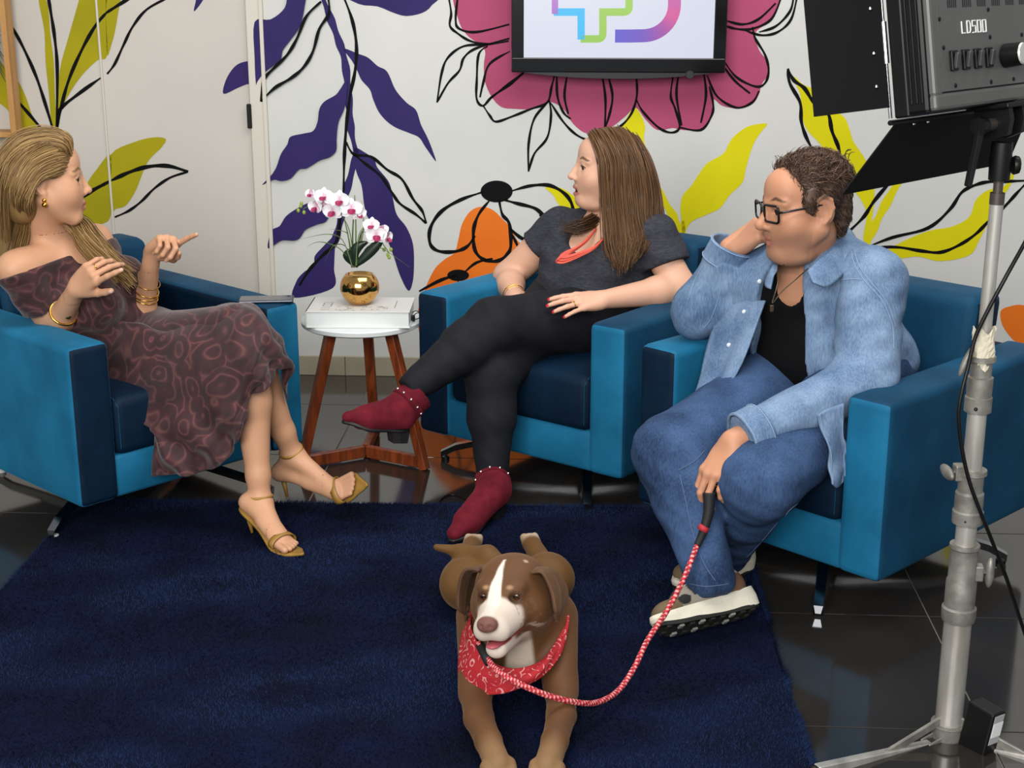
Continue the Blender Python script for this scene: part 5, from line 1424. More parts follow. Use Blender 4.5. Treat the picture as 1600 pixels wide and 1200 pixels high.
# ---- jewellery
m_gj = mat('gold_jewel', '#d8a64a', rough=.18, metal=1.0)
def ring(name, c, ax, r, t, par=w1, rt=None, mt=None, n=26, sides=7):
    ax = Vector(ax).normalized(); a = ax.orthogonal().normalized(); b = ax.cross(a)
    mb = MB().tube([Vector(c) + a * r * math.cos(q) + b * r * math.sin(q) for q in np.linspace(0, 2 * PI, n)[:-1]], t, sides, closed=True)
    return under(mb.build(name, mt or m_gj, par, smooth=True), rt or par)
fa = (Lw - Le).normalized()
for q, tl in ((.62, 0), (.52, .1), (.47, -.08), (.43, .05)):
    ring('bracelet', Le.lerp(Lw, q), fa + Vector((tl, 0, 0)), .0375, .0022 if q < .6 else .0012)
fa2 = (Rw - Re).normalized(); bc = Re.lerp(Rw, .42); ring('bracelet', bc, fa2, .040, .0035)
under(MB().sphere(bc + Vector((.022, -.036, .0)), .011, 14, 8, scale=(1, .5, 1)).build('watch_face', m_gj, w1, smooth=True), w1)
er = HM1 @ Vector((.077, -.004, -.045))
under(MB().sphere(er, .0065).build('earring', m_gj, w1, smooth=True), w1); under(MB().sphere(er - Vector((0, 0, .013)), .0085).build('earring', m_gj, w1, smooth=True), w1)
rp_ = (Matrix(MR) @ Vector((-.0105, .10, -.012))); ring('finger_ring', rp_, Matrix(MR).to_3x3() @ Vector((0, .8, -.6)), .0102, .0015)
# ---- hair
H = lambda x, y, z: A3(HM1 @ Vector((x, y, z * (.88 if z > 0 else 1))))
hairc = ['#6a5030', '#8a6a42', '#a08050', '#b59663', '#7c5e38']
hv = xf([ell((0, -.022, .036), (.084, .100, .084)), ell((0, -.06, -.02), (.082, .062, .10), k=.03), cap((.04, .035, .086), (-.02, .045, .086), .028, .024, k=.03)], HM1)
hsub = xf([ell((.0, .095, -.02), (.085, .062, .098), k=.012, op='sub'), ell((.085, .01, -.035), (.03, .028, .05), k=.01, op='sub')], HM1)
back = [cap(P(40, 290, 4.36), P(18, 400, 4.36), .075, .07, flat=((.3, 1, 0), .7)), cap(P(60, 330, 4.42), P(28, 430, 4.42), .06, .05)]
def hcol(V):
    t = np.clip(.5 + .5 * fbm(V * np.array((1, 1, .25)), 60, 5), 0, 1)[:, None]
    return np.array(srgb('#5f4729')) * (1 - t) + np.array(srgb('#9c7c4c')) * t
hair1 = empty('hair'); hair1.parent = w1
o = skin('hair_mass', hv + back + hsub, m_hair, hair1, h=.005, kk=.03, color=hcol); under(o, w1)
# strands: crown swept back, over the ear and down the back; a long lock over the far shoulder
g_side = [[H(.025, .052, .098), H(.055, .02, .122), H(.085, -.045, .085), H(.098, -.085, .0), A3(P(28, 330, 4.24)), A3(P(10, 415, 4.31))],
          [H(.042, .058, .076), H(.078, .03, .085), H(.096, -.03, .05), H(.10, -.07, -.03), A3(P(36, 345, 4.24)), A3(P(18, 410, 4.30))],
          [H(.054, .052, .052), H(.083, .03, .05), H(.094, -.015, .025), H(.1, -.05, -.035), A3(P(44, 345, 4.26)), A3(P(28, 410, 4.30))],
          [H(.058, .040, .032), H(.083, .022, .028), H(.09, -.022, .012), H(.096, -.045, -.05), A3(P(48, 350, 4.27)), A3(P(38, 412, 4.31))]]
g_top = [[H(.030, .064, .086), H(.03, .06, .132), H(.01, .0, .146), H(0, -.07, .115), H(.0, -.118, .03), A3(P(5, 360, 4.36))],
         [H(.042, .060, .080), H(.05, .045, .125), H(.045, -.01, .132), H(.055, -.07, .1), H(.07, -.11, .02), A3(P(6, 380, 4.28))],
         [H(.044, .058, .074), H(.066, .04, .108), H(.07, -.01, .115), H(.08, -.065, .08), H(.09, -.1, .0), A3(P(10, 395, 4.24))]]
g_front = [[H(-.01, -.05, -.06), A3(P(108, 352, 4.30)), A3(P(130, 385, 4.26)), A3(P(160, 415, 4.20)), A3(P(190, 440, 4.16))],
           [H(-.03, -.03, -.07), A3(P(118, 345, 4.34)), A3(P(142, 375, 4.28)), A3(P(175, 408, 4.20)), A3(P(205, 432, 4.15))],
           [H(-.05, -.02, -.07), A3(P(128, 345, 4.38)), A3(P(152, 372, 4.30)), A3(P(182, 420, 4.20)), A3(P(208, 450, 4.15))]]
for i, (g_, n_, kw) in enumerate(((g_side, 1800, dict(spread=.006, seg=5)), (g_top, 1400, dict(spread=.006, seg=5)), (g_front, 750, dict(spread=.011)))):
    under(locks('hair_strands', g_, n_, hair1, m_hair, hairc, seed=20 + i, **kw), w1)
for o in list(w1.children):
    if o.name.startswith('eye'): under(o, w1)
# ================================================================== woman in grey T-shirt (middle armchair)
w2p = empty('person', CP('B', 0, .3, 0))
tag(w2p, 'woman with long brown hair in grey T-shirt, black leggings and burgundy ankle boots', 'person')
SK2 = np.array(srgb('#d3a48a'))
HM2 = head_frame(P(948, 262, 4.72), (-.965, -.17, .04), (.04, 0, 1), 1.04); Mh2 = np.array(HM2)
Rs, Ls = P(874, 358, 4.86), P(1028, 376, 4.62)
neck = P(958, 350, 4.75); pel = CP('B', 0, .40, .52)
up2 = (neck - pel).normalized(); lf2 = (Ls - Rs); lf2 = (lf2 - up2 * lf2.dot(up2)).normalized(); fr2_ = lf2.cross(up2)
R2 = np.array(Matrix((lf2, fr2_, up2)).transposed())
def tp(t, l=0.0, f=0.0): return pel.lerp(neck, t) + lf2 * l + fr2_ * f
torso2 = [ell(tp(.62), (.175, .13, .18), R2), ell(tp(.33, 0, .02), (.175, .145, .16), R2), ell(tp(.02), (.195, .155, .14), R2),
          cap(Rs - up2 * .02 + lf2 * .04, Ls - up2 * .02 - lf2 * .04, .068, k=.04),
          ell(tp(.56, -.08, .105), (.078, .068, .078), R2, k=.03), ell(tp(.56, .08, .105), (.078, .068, .078), R2, k=.03), ell(tp(.26, 0, .09), (.14, .09, .10), R2, k=.04)]
Re, Rw = P(794, 432, 4.90), P(806, 470, 4.66)
Le, Lw = P(1062, 450, 4.56), P(944, 468, 4.43)
arms2 = [cap(Rs, Re, .062, .050, k=.03), cap(Re, Re.lerp(Rw, .35), .047, .045), cap(Re.lerp(Rw, .35), Rw, .045, .031),
         cap(Ls - up2 * .012, Le, .054, .052, k=.03), cap(Le, Le.lerp(Lw, .3), .050, .046), cap(Le.lerp(Lw, .3), Lw, .046, .029)]
nk0 = HM2 @ Vector((0, -.022, -.06))
neckn = [cap(nk0, neck + up2 * .01, .054, .060, k=.03), cap(neck, tp(.86), .065, .10, k=.05), cap(neck - up2 * .015, Rs, .03, .04, k=.04), cap(neck - up2 * .015, Ls, .03, .04, k=.04)]
ML = hand_frame(Lw, P(862, 474, 4.36) - Lw, Vector((.1, -.55, .85)), True, 1.0)
MR = hand_frame(Rw, P(812, 500, 4.52) - Rw, Vector((-.6, -.3, .6)), True, 1.0)
hL, tipsL = fingers_nodes([(.12, .12, .1), (.15, .15, .1), (.2, .15, .1), (.25, .2, .1)], (.06, .0, -.05, -.12), [(.018, .022, -.008), (.042, .048, -.018), (.046, .076, -.022), (.044, .098, -.024)])
hR, tipsR = fingers_nodes([(.3, .3, .2)] * 4, (.05, .0, -.05, -.1), T_FOLD)
ML2 = ML
handL, handR = xf(hL, ML), xf(hR, MR)
hipR, hipL = tp(0, -.095, .03), tp(0, .095, .03)
kL, kR = P(772, 508, 4.36), P(768, 585, 4.34)
aL, aR = P(648, 602, 4.20), P(769, 742, 4.27)
legs2 = [cap(hipR, kR, .112, .078), cap(hipL, kL, .115, .080), cap(kL, kL.lerp(aL, .35), .076, .070), cap(kL.lerp(aL, .35), aL, .070, .044), cap(kR, kR.lerp(aR, .4), .074, .068), cap(kR.lerp(aR, .4), aR, .068, .045)]
body_nodes = inf(torso2, -.004) + arms2 + neckn + xf(head_nodes(jaw=.98, fat=.006, nose=.98, lips=.95, gap=.006, ears=False), HM2) + handL + handR + inf(legs2, -.008)
def col2(V):
    C = np.tile(SK2, (len(V), 1)); C = face_paint(C, V, Mh2, '#a85d58', '#4a3428', gap=.006, blush=.12)
    L = local(V, ML2)
    for p, d, nrm, r in tipsL:
        w = (1 - sm(np.linalg.norm((L - np.array(p + nrm * r * .7 + d * .002)), axis=1), .0055, .0075))[:, None]; C = C * (1 - w) + np.array(srgb('#b3122c')) * w
    return C
hb = [(*box_of([HM2 @ Vector((x, y, z)) for x in (-.1, .1) for y in (-.1, .13) for z in (-.20, .11)], .0), .0023),
      (*box_of([n.lo for n in handL] + [n.hi for n in handL] + [A3(Le) + .06, A3(Le) - .06, A3(Ls.lerp(Le, .45))], .004), .0032)]
under(skin('body', body_nodes, m_skin, w2p, h=.0065, kk=.02, fine=hb, color=col2), w2p)
eyes(HM2, w2p, (-.88, -.45, 0), '#2a1e16')
# teeth
tm = MB()
tm.tube([HM2 @ Vector(q) for q in ((-.014, .082, -.069), (-.006, .088, -.0695), (.006, .088, -.0695), (.014, .082, -.069))], .0028, 8)
tm.build('teeth', mat('teeth', '#e3dccf', rough=.3), w2p, smooth=True)
# ---- T-shirt
m_tee = mat('heather_grey', '#34353d', rough=.9, var=('#2c2d35', '#3d3e46'), var_scale=60, stretch=(1, 1, 4), bump=.2, bump_scale=300, spec=.2)
tee_w = lambda X, Y, Z: .003 * np.sin(60 * (Z + .5 * X)) * np.sin(23 * X + 11 * Y) + .002 * np.sin(95 * (Z - .3 * Y))
aD, lD = (Re - Rs).normalized(), (Le - Ls).normalized()
tee = [grp(inf(torso2, .009) + [cap(neck, tp(.86), .066, .108, k=.05)] + [cap(neck - up2 * .015, Rs, .036, .048, k=.04), cap(neck - up2 * .015, Ls, .036, .048, k=.04)], .02, cuts=[(tp(.02), -up2)], disp=tee_w),
       grp([cap(Rs, Re, .074, .064)], .02, cuts=[(Rs.lerp(Re, .42), aD)], disp=tee_w), grp([cap(Ls - lf2 * .02, Le, .086, .070)], .02, cuts=[(Ls.lerp(Le, .50), lD + up2 * -.2)], disp=tee_w)]
neckhole = cap(neck + up2 * .03 - fr2_ * .02, tp(.80, 0, .16), .075, .055, k=.006, op='sub')
under(skin('t_shirt', tee + [neckhole], m_tee, w2p, h=.006, kk=.02, it=1), w2p)
# ---- leggings
m_legg = mat('black_knit', '#14151b', rough=.8, spec=.25, var=('#121319', '#181920'), var_scale=20, bump=.1, bump_scale=250)
lg_w = lambda X, Y, Z: .0016 * np.sin(85 * (X + Z)) * np.sin(31 * Y)
aLd, aRd = (aL - kL).normalized(), (aR - kR).normalized()
lg = [grp(inf(legs2 + [ell(tp(.0), (.198, .158, .13), R2)], .004), .03, cuts=[(aL - aLd * .0, aLd)], disp=lg_w)]
lg = [grp(inf([legs2[1], legs2[2], legs2[3]], .004), .03, cuts=[(aL + aLd * .03, aLd)], disp=lg_w), grp(inf([legs2[0], legs2[4], legs2[5]], .004), .03, cuts=[(aR + aRd * .01, aRd)], disp=lg_w), grp(inf([ell(tp(.0), (.198, .158, .13), R2)], .003), .02, cuts=[(tp(.2), up2)])]
under(skin('leggings', lg, m_legg, w2p, h=.007, kk=.025), w2p)
# ---- boots
m_boot = mat('burgundy_suede', '#5e1522', rough=.9, sheen=.4, sheen_tint=srgb('#a03a4a'), var=('#52111c', '#6a1a28'), var_scale=25, bump=.2, bump_scale=200, spec=.15)
m_sole = mat('boot_sole', '#151316', rough=.55); m_stud = mat('silver_stud', '#e6e3dd', rough=.15, metal=1.0)
def boot(top, ank, heel, ball, toe, sole_n, side, hlen=.036):
    """points run through the middle of the foot; sole_n points out of the sole"""
    b = empty('ankle_boot'); b.parent = w2p
    sn = Vector(sole_n).normalized(); s = Vector(side).normalized(); ax = (top - ank).normalized()
    nodes = [grp([cap(ank, top + ax * .03, .048, .056)], .01, cuts=[(top, ax)]), cap(ank, heel, .043, .038, k=.02), cap(ank, ball, .042, .035, k=.02), cap(heel, ball, .037, .035, k=.03),
             cap(ball, toe, .037, .024, k=.02, flat=(sn, .8))]
    d = (toe - heel).normalized(); s = (s - d * s.dot(d)).normalized()
    hp = heel + sn * .031 - d * .028; bp = ball + sn * .029; tp_ = toe + sn * .014 + d * .022
    g = grp(flatten(nodes), .025, cuts=[(bp, (sn * 1.0)), ])
    hole = grp([cap(ank + ax * .04, top + ax * .04, .044, .051)], .01, k=.003, op='sub')
    o = skin('boot_upper', [g, hole], m_boot, b, h=.0045, kk=.01, it=1); under(o, w2p)
    ctr = [(hp, .018), (heel + sn * .033, .031), (heel.lerp(ball, .5) + sn * .031, .029), (bp, .038), (ball.lerp(toe, .55) + sn * .022, .034), (toe + sn * .016, .024), (tp_, .008)]
    Gs = np.array([[A3(p + s * w * q) for q in (-1, -.5, .5, 1)] for p, w in ctr])
    Gs = np.array([catmull(list(Gs[:, j]), 4) for j in range(4)]).transpose(1, 0, 2)
    under(grid_mesh('sole', Gs, m_sole, b, .010), w2p)
    hb_ = MB(); V = []; q0 = heel + sn * .035 - d * .026
    hl_ = hlen
    for dep, k_ in ((0, 1), (hl_, .84)):
        V.append([hb_.bm.verts.new(q0 + sn * dep + d * x * k_ + s * y * k_ + d * (dep * .12)) for x, y in ((0, -.024), (.03, -.029), (.055, -.029), (.055, .029), (.03, .029), (0, .024))])
    for i in range(6): hb_.bm.faces.new((V[0][i], V[0][(i + 1) % 6], V[1][(i + 1) % 6], V[1][i]))
    hb_.bm.faces.new(V[0][::-1]); hb_.bm.faces.new(V[1]); under(hb_.build('heel', m_sole, b), w2p)
    # strap with studs
    e1 = ax.orthogonal().normalized(); e2 = ax.cross(e1)
    c = ank.lerp(top, .30)
    Gb = np.array([[A3(c + (e1 * math.cos(t) + e2 * math.sin(t)) * .0535 + ax * q) for q in (-.009, .009)] for t in np.linspace(0, 2 * PI, 40)])
    under(grid_mesh('strap', Gb, m_boot, b, .004), w2p)
    view = -(c - Vector((0, 0, CAM_H))); view = (view - ax * view.dot(ax)).normalized(); sd = ax.cross(view)
    for t in np.linspace(-1.1, 1.1, 5):
        under(MB().sphere(c + (view * math.cos(t) + sd * math.sin(t)) * .0565, .0046, 10, 7).build('stud', m_stud, b, smooth=True), w2p)
    return b
# left boot in the air, right boot on the rug
tL = aL - aLd * .0 + aLd * .005
boot(P(654, 614, 4.20), P(630, 636, 4.17), P(624, 654, 4.16), P(574, 654, 4.12), P(547, 652, 4.10), Vector((-.05, -.12, -.97)), Vector((.05, .97, -.15)))
fh, ft = G(772, 812), G(712, 850)
dR = (ft - fh).normalized()
boot(aR + Vector((0, 0, -.012)), Vector((fh.x, fh.y, .104)), Vector((fh.x, fh.y, .086)) - dR * .008, fh + dR * .15 + Vector((0, 0, .048)), fh + dR * .225 + Vector((0, 0, .036)), Vector((0, 0, -1)), Vector((dR.y, -dR.x, 0)), .046)
# ---- necklace, bracelet, ring
m_coral = mat('coral_beads', '#d4523f', rough=.45)
nl = empty('necklace'); nl.parent = w2p
for i in range(9):
    k_ = i / 8
    pts = [P(931, 356, 4.66), P(917, 372 + 3 * k_, 4.60), P(900 - 4 * k_, 385 + 6 * k_, 4.565), P(884 - 10 * k_, 392 + 10 * k_, 4.56 - .008 * k_), P(876 - 7 * k_, 398 + 10 * k_, 4.555), P(888 - 6 * k_, 398 + 11 * k_, 4.55), P(908, 392 + 6 * k_, 4.545), P(928, 384 + 3 * k_, 4.55), P(942, 372, 4.58)]
    pts = [p + Vector((0, -.012 - .002 * (i % 3), 0)) for p in pts]
    under(MB().tube([Vector(v) for v in catmull(pts, 6)], .0026, 6).build('bead_string', m_coral, nl, smooth=True), w2p)
ring('bracelet', Re.lerp(Rw, .78), (Rw - Re), .036, .0022, w2p); ring('bracelet', Re.lerp(Rw, .84), (Rw - Re), .034, .0016, w2p)
q = Matrix(ML) @ Vector((-.0105, .106, .0)); ring('finger_ring', q, Matrix(ML).to_3x3() @ Vector((0, 1, -.2)), .0095, .0014, w2p)
# ---- hair
H = lambda x, y, z: A3(HM2 @ Vector((x, y, z * (.87 if z > 0 else 1))))
hairc = ['#3f2914', '#573b21', '#6a4a2b', '#7c5a3a', '#4a311b']
hv = xf([ell((0, -.022, .034), (.086, .102, .082)), ell((0, -.06, -.03), (.088, .062, .11), k=.03), cap((-.078, -.005, .05), (-.080, .0, -.09), .026, .034, k=.03), cap((.07, -.02, .03), (.07, -.03, -.09), .03, .03, k=.03)], HM2)
hsub = xf([ell((.0, .098, -.02), (.078, .066, .102), k=.012, op='sub')], HM2)
back = [cap(P(985, 300, 4.70), P(1012, 372, 4.68), .078, .055, flat=((0, 1, 0), .75)), cap(P(968, 310, 4.66), P(980, 385, 4.58), .05, .038, flat=((0, 1, 0), .7))]
def hcol2(V):
    t = np.clip(.5 + .5 * fbm(V * np.array((1, 1, .2)), 55, 6), 0, 1)[:, None]
    return np.array(srgb('#3f2915')) * (1 - t) + np.array(srgb('#6b4a2c')) * t
hair2 = empty('hair'); hair2.parent = w2p
under(skin('hair_mass', hv + back + hsub, m_hair, hair2, h=.005, kk=.03, color=hcol2), w2p)
g_side = [[H(-.01, .06, .118), H(-.055, .055, .10), H(-.085, .04, .04), H(-.095, .03, -.04), A3(P(945, 340, 4.60)), A3(P(950, 385, 4.54)), A3(P(962, 412, 4.50))],
          [H(-.01, .04, .128), H(-.06, .03, .105), H(-.098, .005, .04), H(-.11, .0, -.05), A3(P(965, 340, 4.59)), A3(P(970, 390, 4.53)), A3(P(968, 424, 4.49))],
          [H(-.01, .0, .136), H(-.065, -.01, .11), H(-.108, -.03, .04), H(-.12, -.04, -.05), A3(P(985, 340, 4.59)), A3(P(990, 380, 4.55)), A3(P(978, 418, 4.50))],
          [H(-.01, -.04, .132), H(-.065, -.055, .1), H(-.105, -.075, .03), H(-.115, -.09, -.06), A3(P(1005, 345, 4.60)), A3(P(1012, 375, 4.57)), A3(P(1000, 395, 4.53))],
          [H(-.01, -.08, .11), H(-.06, -.095, .07), H(-.09, -.115, .0), H(-.1, -.135, -.08), A3(P(1025, 350, 4.62)), A3(P(1040, 372, 4.60)), A3(P(1050, 385, 4.58))],
          [H(-.0, -.11, .07), H(-.03, -.125, .03), H(-.05, -.14, -.03), H(-.06, -.155, -.1), A3(P(1035, 352, 4.66)), A3(P(1052, 372, 4.64)), A3(P(1062, 382, 4.62))]]
g_far = [[A3(P(940, 328, 4.72)), A3(P(926, 337, 4.69)), A3(P(906, 346, 4.665)), A3(P(890, 351, 4.66)), A3(P(874, 348, 4.67))], [A3(P(944, 338, 4.70)), A3(P(931, 351, 4.665)), A3(P(913, 359, 4.635)), A3(P(898, 362, 4.63)), A3(P(882, 359, 4.64))]]
under(locks('hair_strands', g_side, 2450, hair2, m_hair, hairc, spread=.009, seg=5, r=.0018, seed=31), w2p)
under(locks('hair_strands', g_far, 130, hair2, m_hair, ['#2a1a0e', '#3d2815', '#4f351f'], spread=.008, seed=32), w2p)
for o in list(w2p.children):
    if o.name.startswith('eye') or o.name.startswith('teeth'): under(o, w2p)
# ================================================================== man in denim (right armchair)
mn = empty('person', CP('C', 0, .3, 0))
tag(mn, 'man in glasses and denim jacket, chin on one hand, holding a red leash', 'person')
SK3 = np.array(srgb('#c08a6b'))
HM3 = head_frame(P(1256, 322, 3.84), (-.955, -.27, -.10), (-.06, 0, 1), 1.13); Mh3 = np.array(HM3)
Rs, Ls = P(1160, 436, 4.02), P(1362, 440, 3.76)
neck = P(1266, 408, 3.92); pel = CP('C', -.01, .40, .53)
up3 = (neck - pel).normalized(); lf3 = (Ls - Rs); lf3 = (lf3 - up3 * lf3.dot(up3)).normalized(); fr3 = lf3.cross(up3)
R3 = np.array(Matrix((lf3, fr3, up3)).transposed())
def tp(t, l=0.0, f=0.0): return pel.lerp(neck, t) + lf3 * l + fr3 * f
torso3 = [ell(tp(.66), (.195, .14, .18), R3), ell(tp(.34, 0, .03), (.195, .165, .17), R3), ell(tp(.04), (.205, .165, .15), R3),
          cap(Rs - up3 * .03 + lf3 * .05, Ls - up3 * .03 - lf3 * .05, .078, k=.04), ell(tp(.30, 0, .10), (.15, .10, .12), R3, k=.04)]
Re, Rw = P(1092, 488, 4.05), P(1140, 390, 4.0)
Le, Lw = P(1352, 596, 3.64), P(1146, 690, 3.47)
arms3 = [cap(Rs, Re, .068, .055, k=.03), cap(Re, Rw, .052, .035), cap(Ls, Le, .072, .058, k=.03), cap(Le, Lw, .055, .036)]
nk0 = HM3 @ Vector((0, -.02, -.06))
neckn = [cap(nk0, neck + up3 * .0, .062, .070, k=.03), cap(neck, tp(.86), .075, .11, k=.05), cap(neck - up3 * .02, Rs, .04, .05, k=.04), cap(neck - up3 * .02, Ls, .04, .05, k=.04)]
MR = hand_frame(Rw, P(1188, 356, 3.97) - Rw, Vector((-.45, -.5, .75)), False, 1.15)
ML = hand_frame(Lw, P(1106, 752, 3.435) - Lw, Vector((-.75, -.6, .1)), True, 1.12)
hR, tipsR = fingers_nodes([(.9, 1.2, .7), (.95, 1.2, .7), (1.0, 1.2, .7), (1.0, 1.2, .7)], (.04, 0, -.04, -.08), T_FOLD)
hL, tipsL = fingers_nodes([(.45, .75, .5), (.35, .65, .5), (.3, .6, .5), (.3, .65, .5)], (.05, 0, -.05, -.10), [(.018, .022, -.012), (.036, .05, -.034), (.026, .078, -.046), (.012, .094, -.05)])
handR, handL = xf(hR, MR), xf(hL, ML)
hipR, hipL = tp(.0, -.11, .03), tp(.0, .11, .03)
kR, kL = P(1050, 708, 3.60), P(1188, 752, 3.43)
aR, aL = P(1110, 902, 3.40), P(1138, 862, 3.74)
legs3 = [cap(hipR, kR, .125, .098), cap(hipL, kL, .125, .098), cap(kR, kR.lerp(aR, .4), .092, .078), cap(kR.lerp(aR, .4), aR, .078, .064), cap(kL, kL.lerp(aL, .4), .090, .074), cap(kL.lerp(aL, .4), aL, .074, .06)]
body_nodes = inf(torso3, -.01) + inf(arms3, -.004) + neckn + xf(head_nodes(jaw=1.08, fat=.010, nose=1.18, lips=.5, brow=1.15), HM3) + handR + handL + inf([legs3[0], legs3[1], legs3[2], cap(kR.lerp(aR, .4), kR.lerp(aR, .9), .07, .055), legs3[4], legs3[5]], -.02)
hairmask = None
def col3(V):
    C = np.tile(SK3, (len(V), 1)); C = face_paint(C, V, Mh3, '#a8685a', '#3a2a20', blush=.15, lash=False, stub='#7a5f50')
    L = local(V, Mh3)
    # short hair growing on temples, back and crown
    hw = sm(.030 - L[:, 1] + .004 * fbm(V, 150, 2), 0, .01) * sm(L[:, 2] + .9 * np.maximum(-L[:, 1] - .03, 0), .022, .035)
    hw = np.maximum(hw, sm(L[:, 2], .084, .094) * sm(.045 - L[:, 1], 0, .01)) * (np.abs(L) < .2).all(1)
    n_ = np.clip(.5 + .5 * fbm(V, 160, 8), 0, 1)[:, None]; hw = hw[:, None]
    C = C * (1 - hw) + hw * (np.array(srgb('#3a2a20')) * (1 - n_) + np.array(srgb('#5f4a3a')) * n_)
    return C
hb = [(*box_of([HM3 @ Vector((x, y, z)) for x in (-.1, .1) for y in (-.12, .13) for z in (-.24, .13)], .0), .0024),
      (*box_of([n.lo for n in handL] + [n.hi for n in handL], .004), .0028), (*box_of([n.lo for n in handR] + [n.hi for n in handR], .004), .0030)]
under(skin('body', body_nodes, m_skin, mn, h=.0065, kk=.02, fine=hb, color=col3), mn)
eyes(HM3, mn, (-.95, -.2, -.1), '#33261c')
# ---- hair: short curls
hair3 = empty('hair'); hair3.parent = mn
rng = np.random.default_rng(3); tb_, hc_ = [], ['#2c1f16', '#463326', '#5f4736']
def H(x, y, z): return HM3 @ Vector((x, y, z))
hv = xf([ell((0, -.022, .040), (.079, .097, .085)), ell((0, -.075, -.02), (.062, .03, .06), k=.02)] + mirror(lambda s: ell((s * .074, .016, .024), (.012, .020, .032), k=.012)), HM3)
hs = xf([ell((0, .100, .03), (.10, .072, .105), k=.012, op='sub'), ell((.092, -.014, -.02), (.03, .026, .046), k=.008, op='sub'), ell((-.092, -.014, -.02), (.03, .026, .046), k=.008, op='sub'), ell((0, .02, -.07), (.12, .085, .06), k=.01, op='sub')], HM3)
def hcol3(V):
    t = np.clip(.5 + .6 * fbm(V, 170, 9), 0, 1)[:, None]; return np.array(srgb('#2e2118')) * (1 - t) + np.array(srgb('#5c4637')) * t
hm_ = under(skin('hair_mass', hv + hs, m_hair, hair3, h=.004, kk=.012, color=hcol3, disp=lambda V: .0035 * fbm(V, 120, 4) + .0015 * fbm(V, 420, 5)), mn)
bk_ = Mh3[:3, 1] / np.linalg.norm(Mh3[:3, 1]); up_h = Mh3[:3, 2] / np.linalg.norm(Mh3[:3, 2])
ctr_ = np.array(HM3.translation) - np.array(mn.location)
top_ = lambda V: ((V - ctr_) @ up_h) > .070
fuzz('hair_strands', hm_, 3000, hair3, m_hair, ['#2e2118', '#453227', '#5c4536', '#6b5344'], -bk_ * .5 - up_h * .9, length=(.012, .022), lift=.002, curl=.25)
fuzz('hair_strands', hm_, 2600, hair3, m_hair, ['#35261c', '#4d382b', '#64493a', '#755a4a'], -bk_ * 1.0 + up_h * .2, length=(.020, .038), lift=.008, curl=.55, seed=8, pick=top_)
VV = MB()
cc_ = 0
for i in range(160):
    th = rng.uniform(-1.0, 1.0) * PI; ph = rng.uniform(.05, 1.25)
    d = Vector((math.sin(th) * math.sin(ph), -math.cos(th) * math.sin(ph), math.cos(ph)))
    if d.y > .45: continue
    if d.y > .1 and d.z < .75: continue
    p = Vector((d.x * .077, -.022 + d.y * .096, .040 + d.z * .083)); t1_ = d.orthogonal().normalized(); t1_.rotate(Matrix.Rotation(rng.uniform(0, 6.28), 3, d)); t2_ = d.cross(t1_)
    R0 = rng.uniform(.004, .009); n_ = 9; tot = rng.uniform(2.5, 4.5); lift = rng.uniform(.002, .007) * (1.2 if d.z > .5 else .4)
    VV.tube([H(*(p + t1_ * R0 * math.cos(q) + t2_ * R0 * math.sin(q) * .7 + d * (lift * q / tot))) for q in np.linspace(0, tot, n_)], [.0016] * (n_ - 1) + [.0007], 4)
for i in range(18):   # loose curls at the forehead and the back of the crown
    base = Vector((rng.uniform(-.03, .045), .042 + rng.uniform(-.012, .008), .094)) if i < 10 else Vector((rng.uniform(-.04, .04), -.092, .085 + rng.uniform(-.02, .02)))
    up_d = Vector((0, .35, 1)).normalized() if i < 10 else Vector((0, -1, .4)).normalized(); a_ = up_d.orthogonal().normalized(); b_ = up_d.cross(a_); R0 = rng.uniform(.005, .009)
    VV.tube([H(*(base + a_ * R0 * math.cos(q) + b_ * R0 * math.sin(q) + up_d * .0055 * q)) for q in np.linspace(0, 4.5, 14)], .0012, 4)
m_curl = mat('curly_hair', '#43302a', rough=.45, var=('#2f2018', '#604838'), var_scale=60)
o = VV.build('hair_curls', m_curl, hair3, smooth=True); tag(o, kind='stuff'); under(o, mn)
# ---- glasses
m_gl = mat('glasses_black', '#0c0c0e', rough=.2); m_lens = mat('lens', '#ffffff', rough=.02, trans=1.0)
m_lens.node_tree.nodes['Principled BSDF'].inputs['IOR'].default_value = 1.05
gs = empty('glasses'); gs.parent = mn
def rr(cx, w, h_, r=.009, z0=.001, y0=.100):
    pts = []
    for sx, sy, a0 in ((1, 1, 0), (-1, 1, PI / 2), (-1, -1, PI), (1, -1, 1.5 * PI)):
        for q in np.linspace(0, PI / 2, 5): pts.append((cx + sx * (w - r) + r * math.cos(a0 + q), z0 + sy * (h_ - r) + r * math.sin(a0 + q)))
    return pts
for s in (-1, 1):
    pts = rr(s * .034, .0265, .0195)
    wpt = [H(x, .103 - .25 * max(0, abs(x) - .02), z) for x, z in pts]
    under(MB().tube(wpt, .0034, 8, closed=True).build('glasses_rim', m_gl, gs, smooth=True), mn)
    mb = MB(); vs = [mb.bm.verts.new(p) for p in wpt]; mb.bm.faces.new(vs); lo_ = mb.build('glasses_lens', m_lens, gs); under(lo_, mn)
    under(MB().tube([H(s * .060, .094, .006), H(s * .070, .085, .008), H(s * .080, .03, .012), H(s * .081, -.012, .014), H(s * .080, -.03, .002)], .0030, 8).build('glasses_temple', m_gl, gs, smooth=True), mn)
under(MB().tube([H(-.009, .103, .004), H(0, .108, .007), H(.009, .103, .004)], .0026, 8).build('glasses_bridge', m_gl, gs, smooth=True), mn)
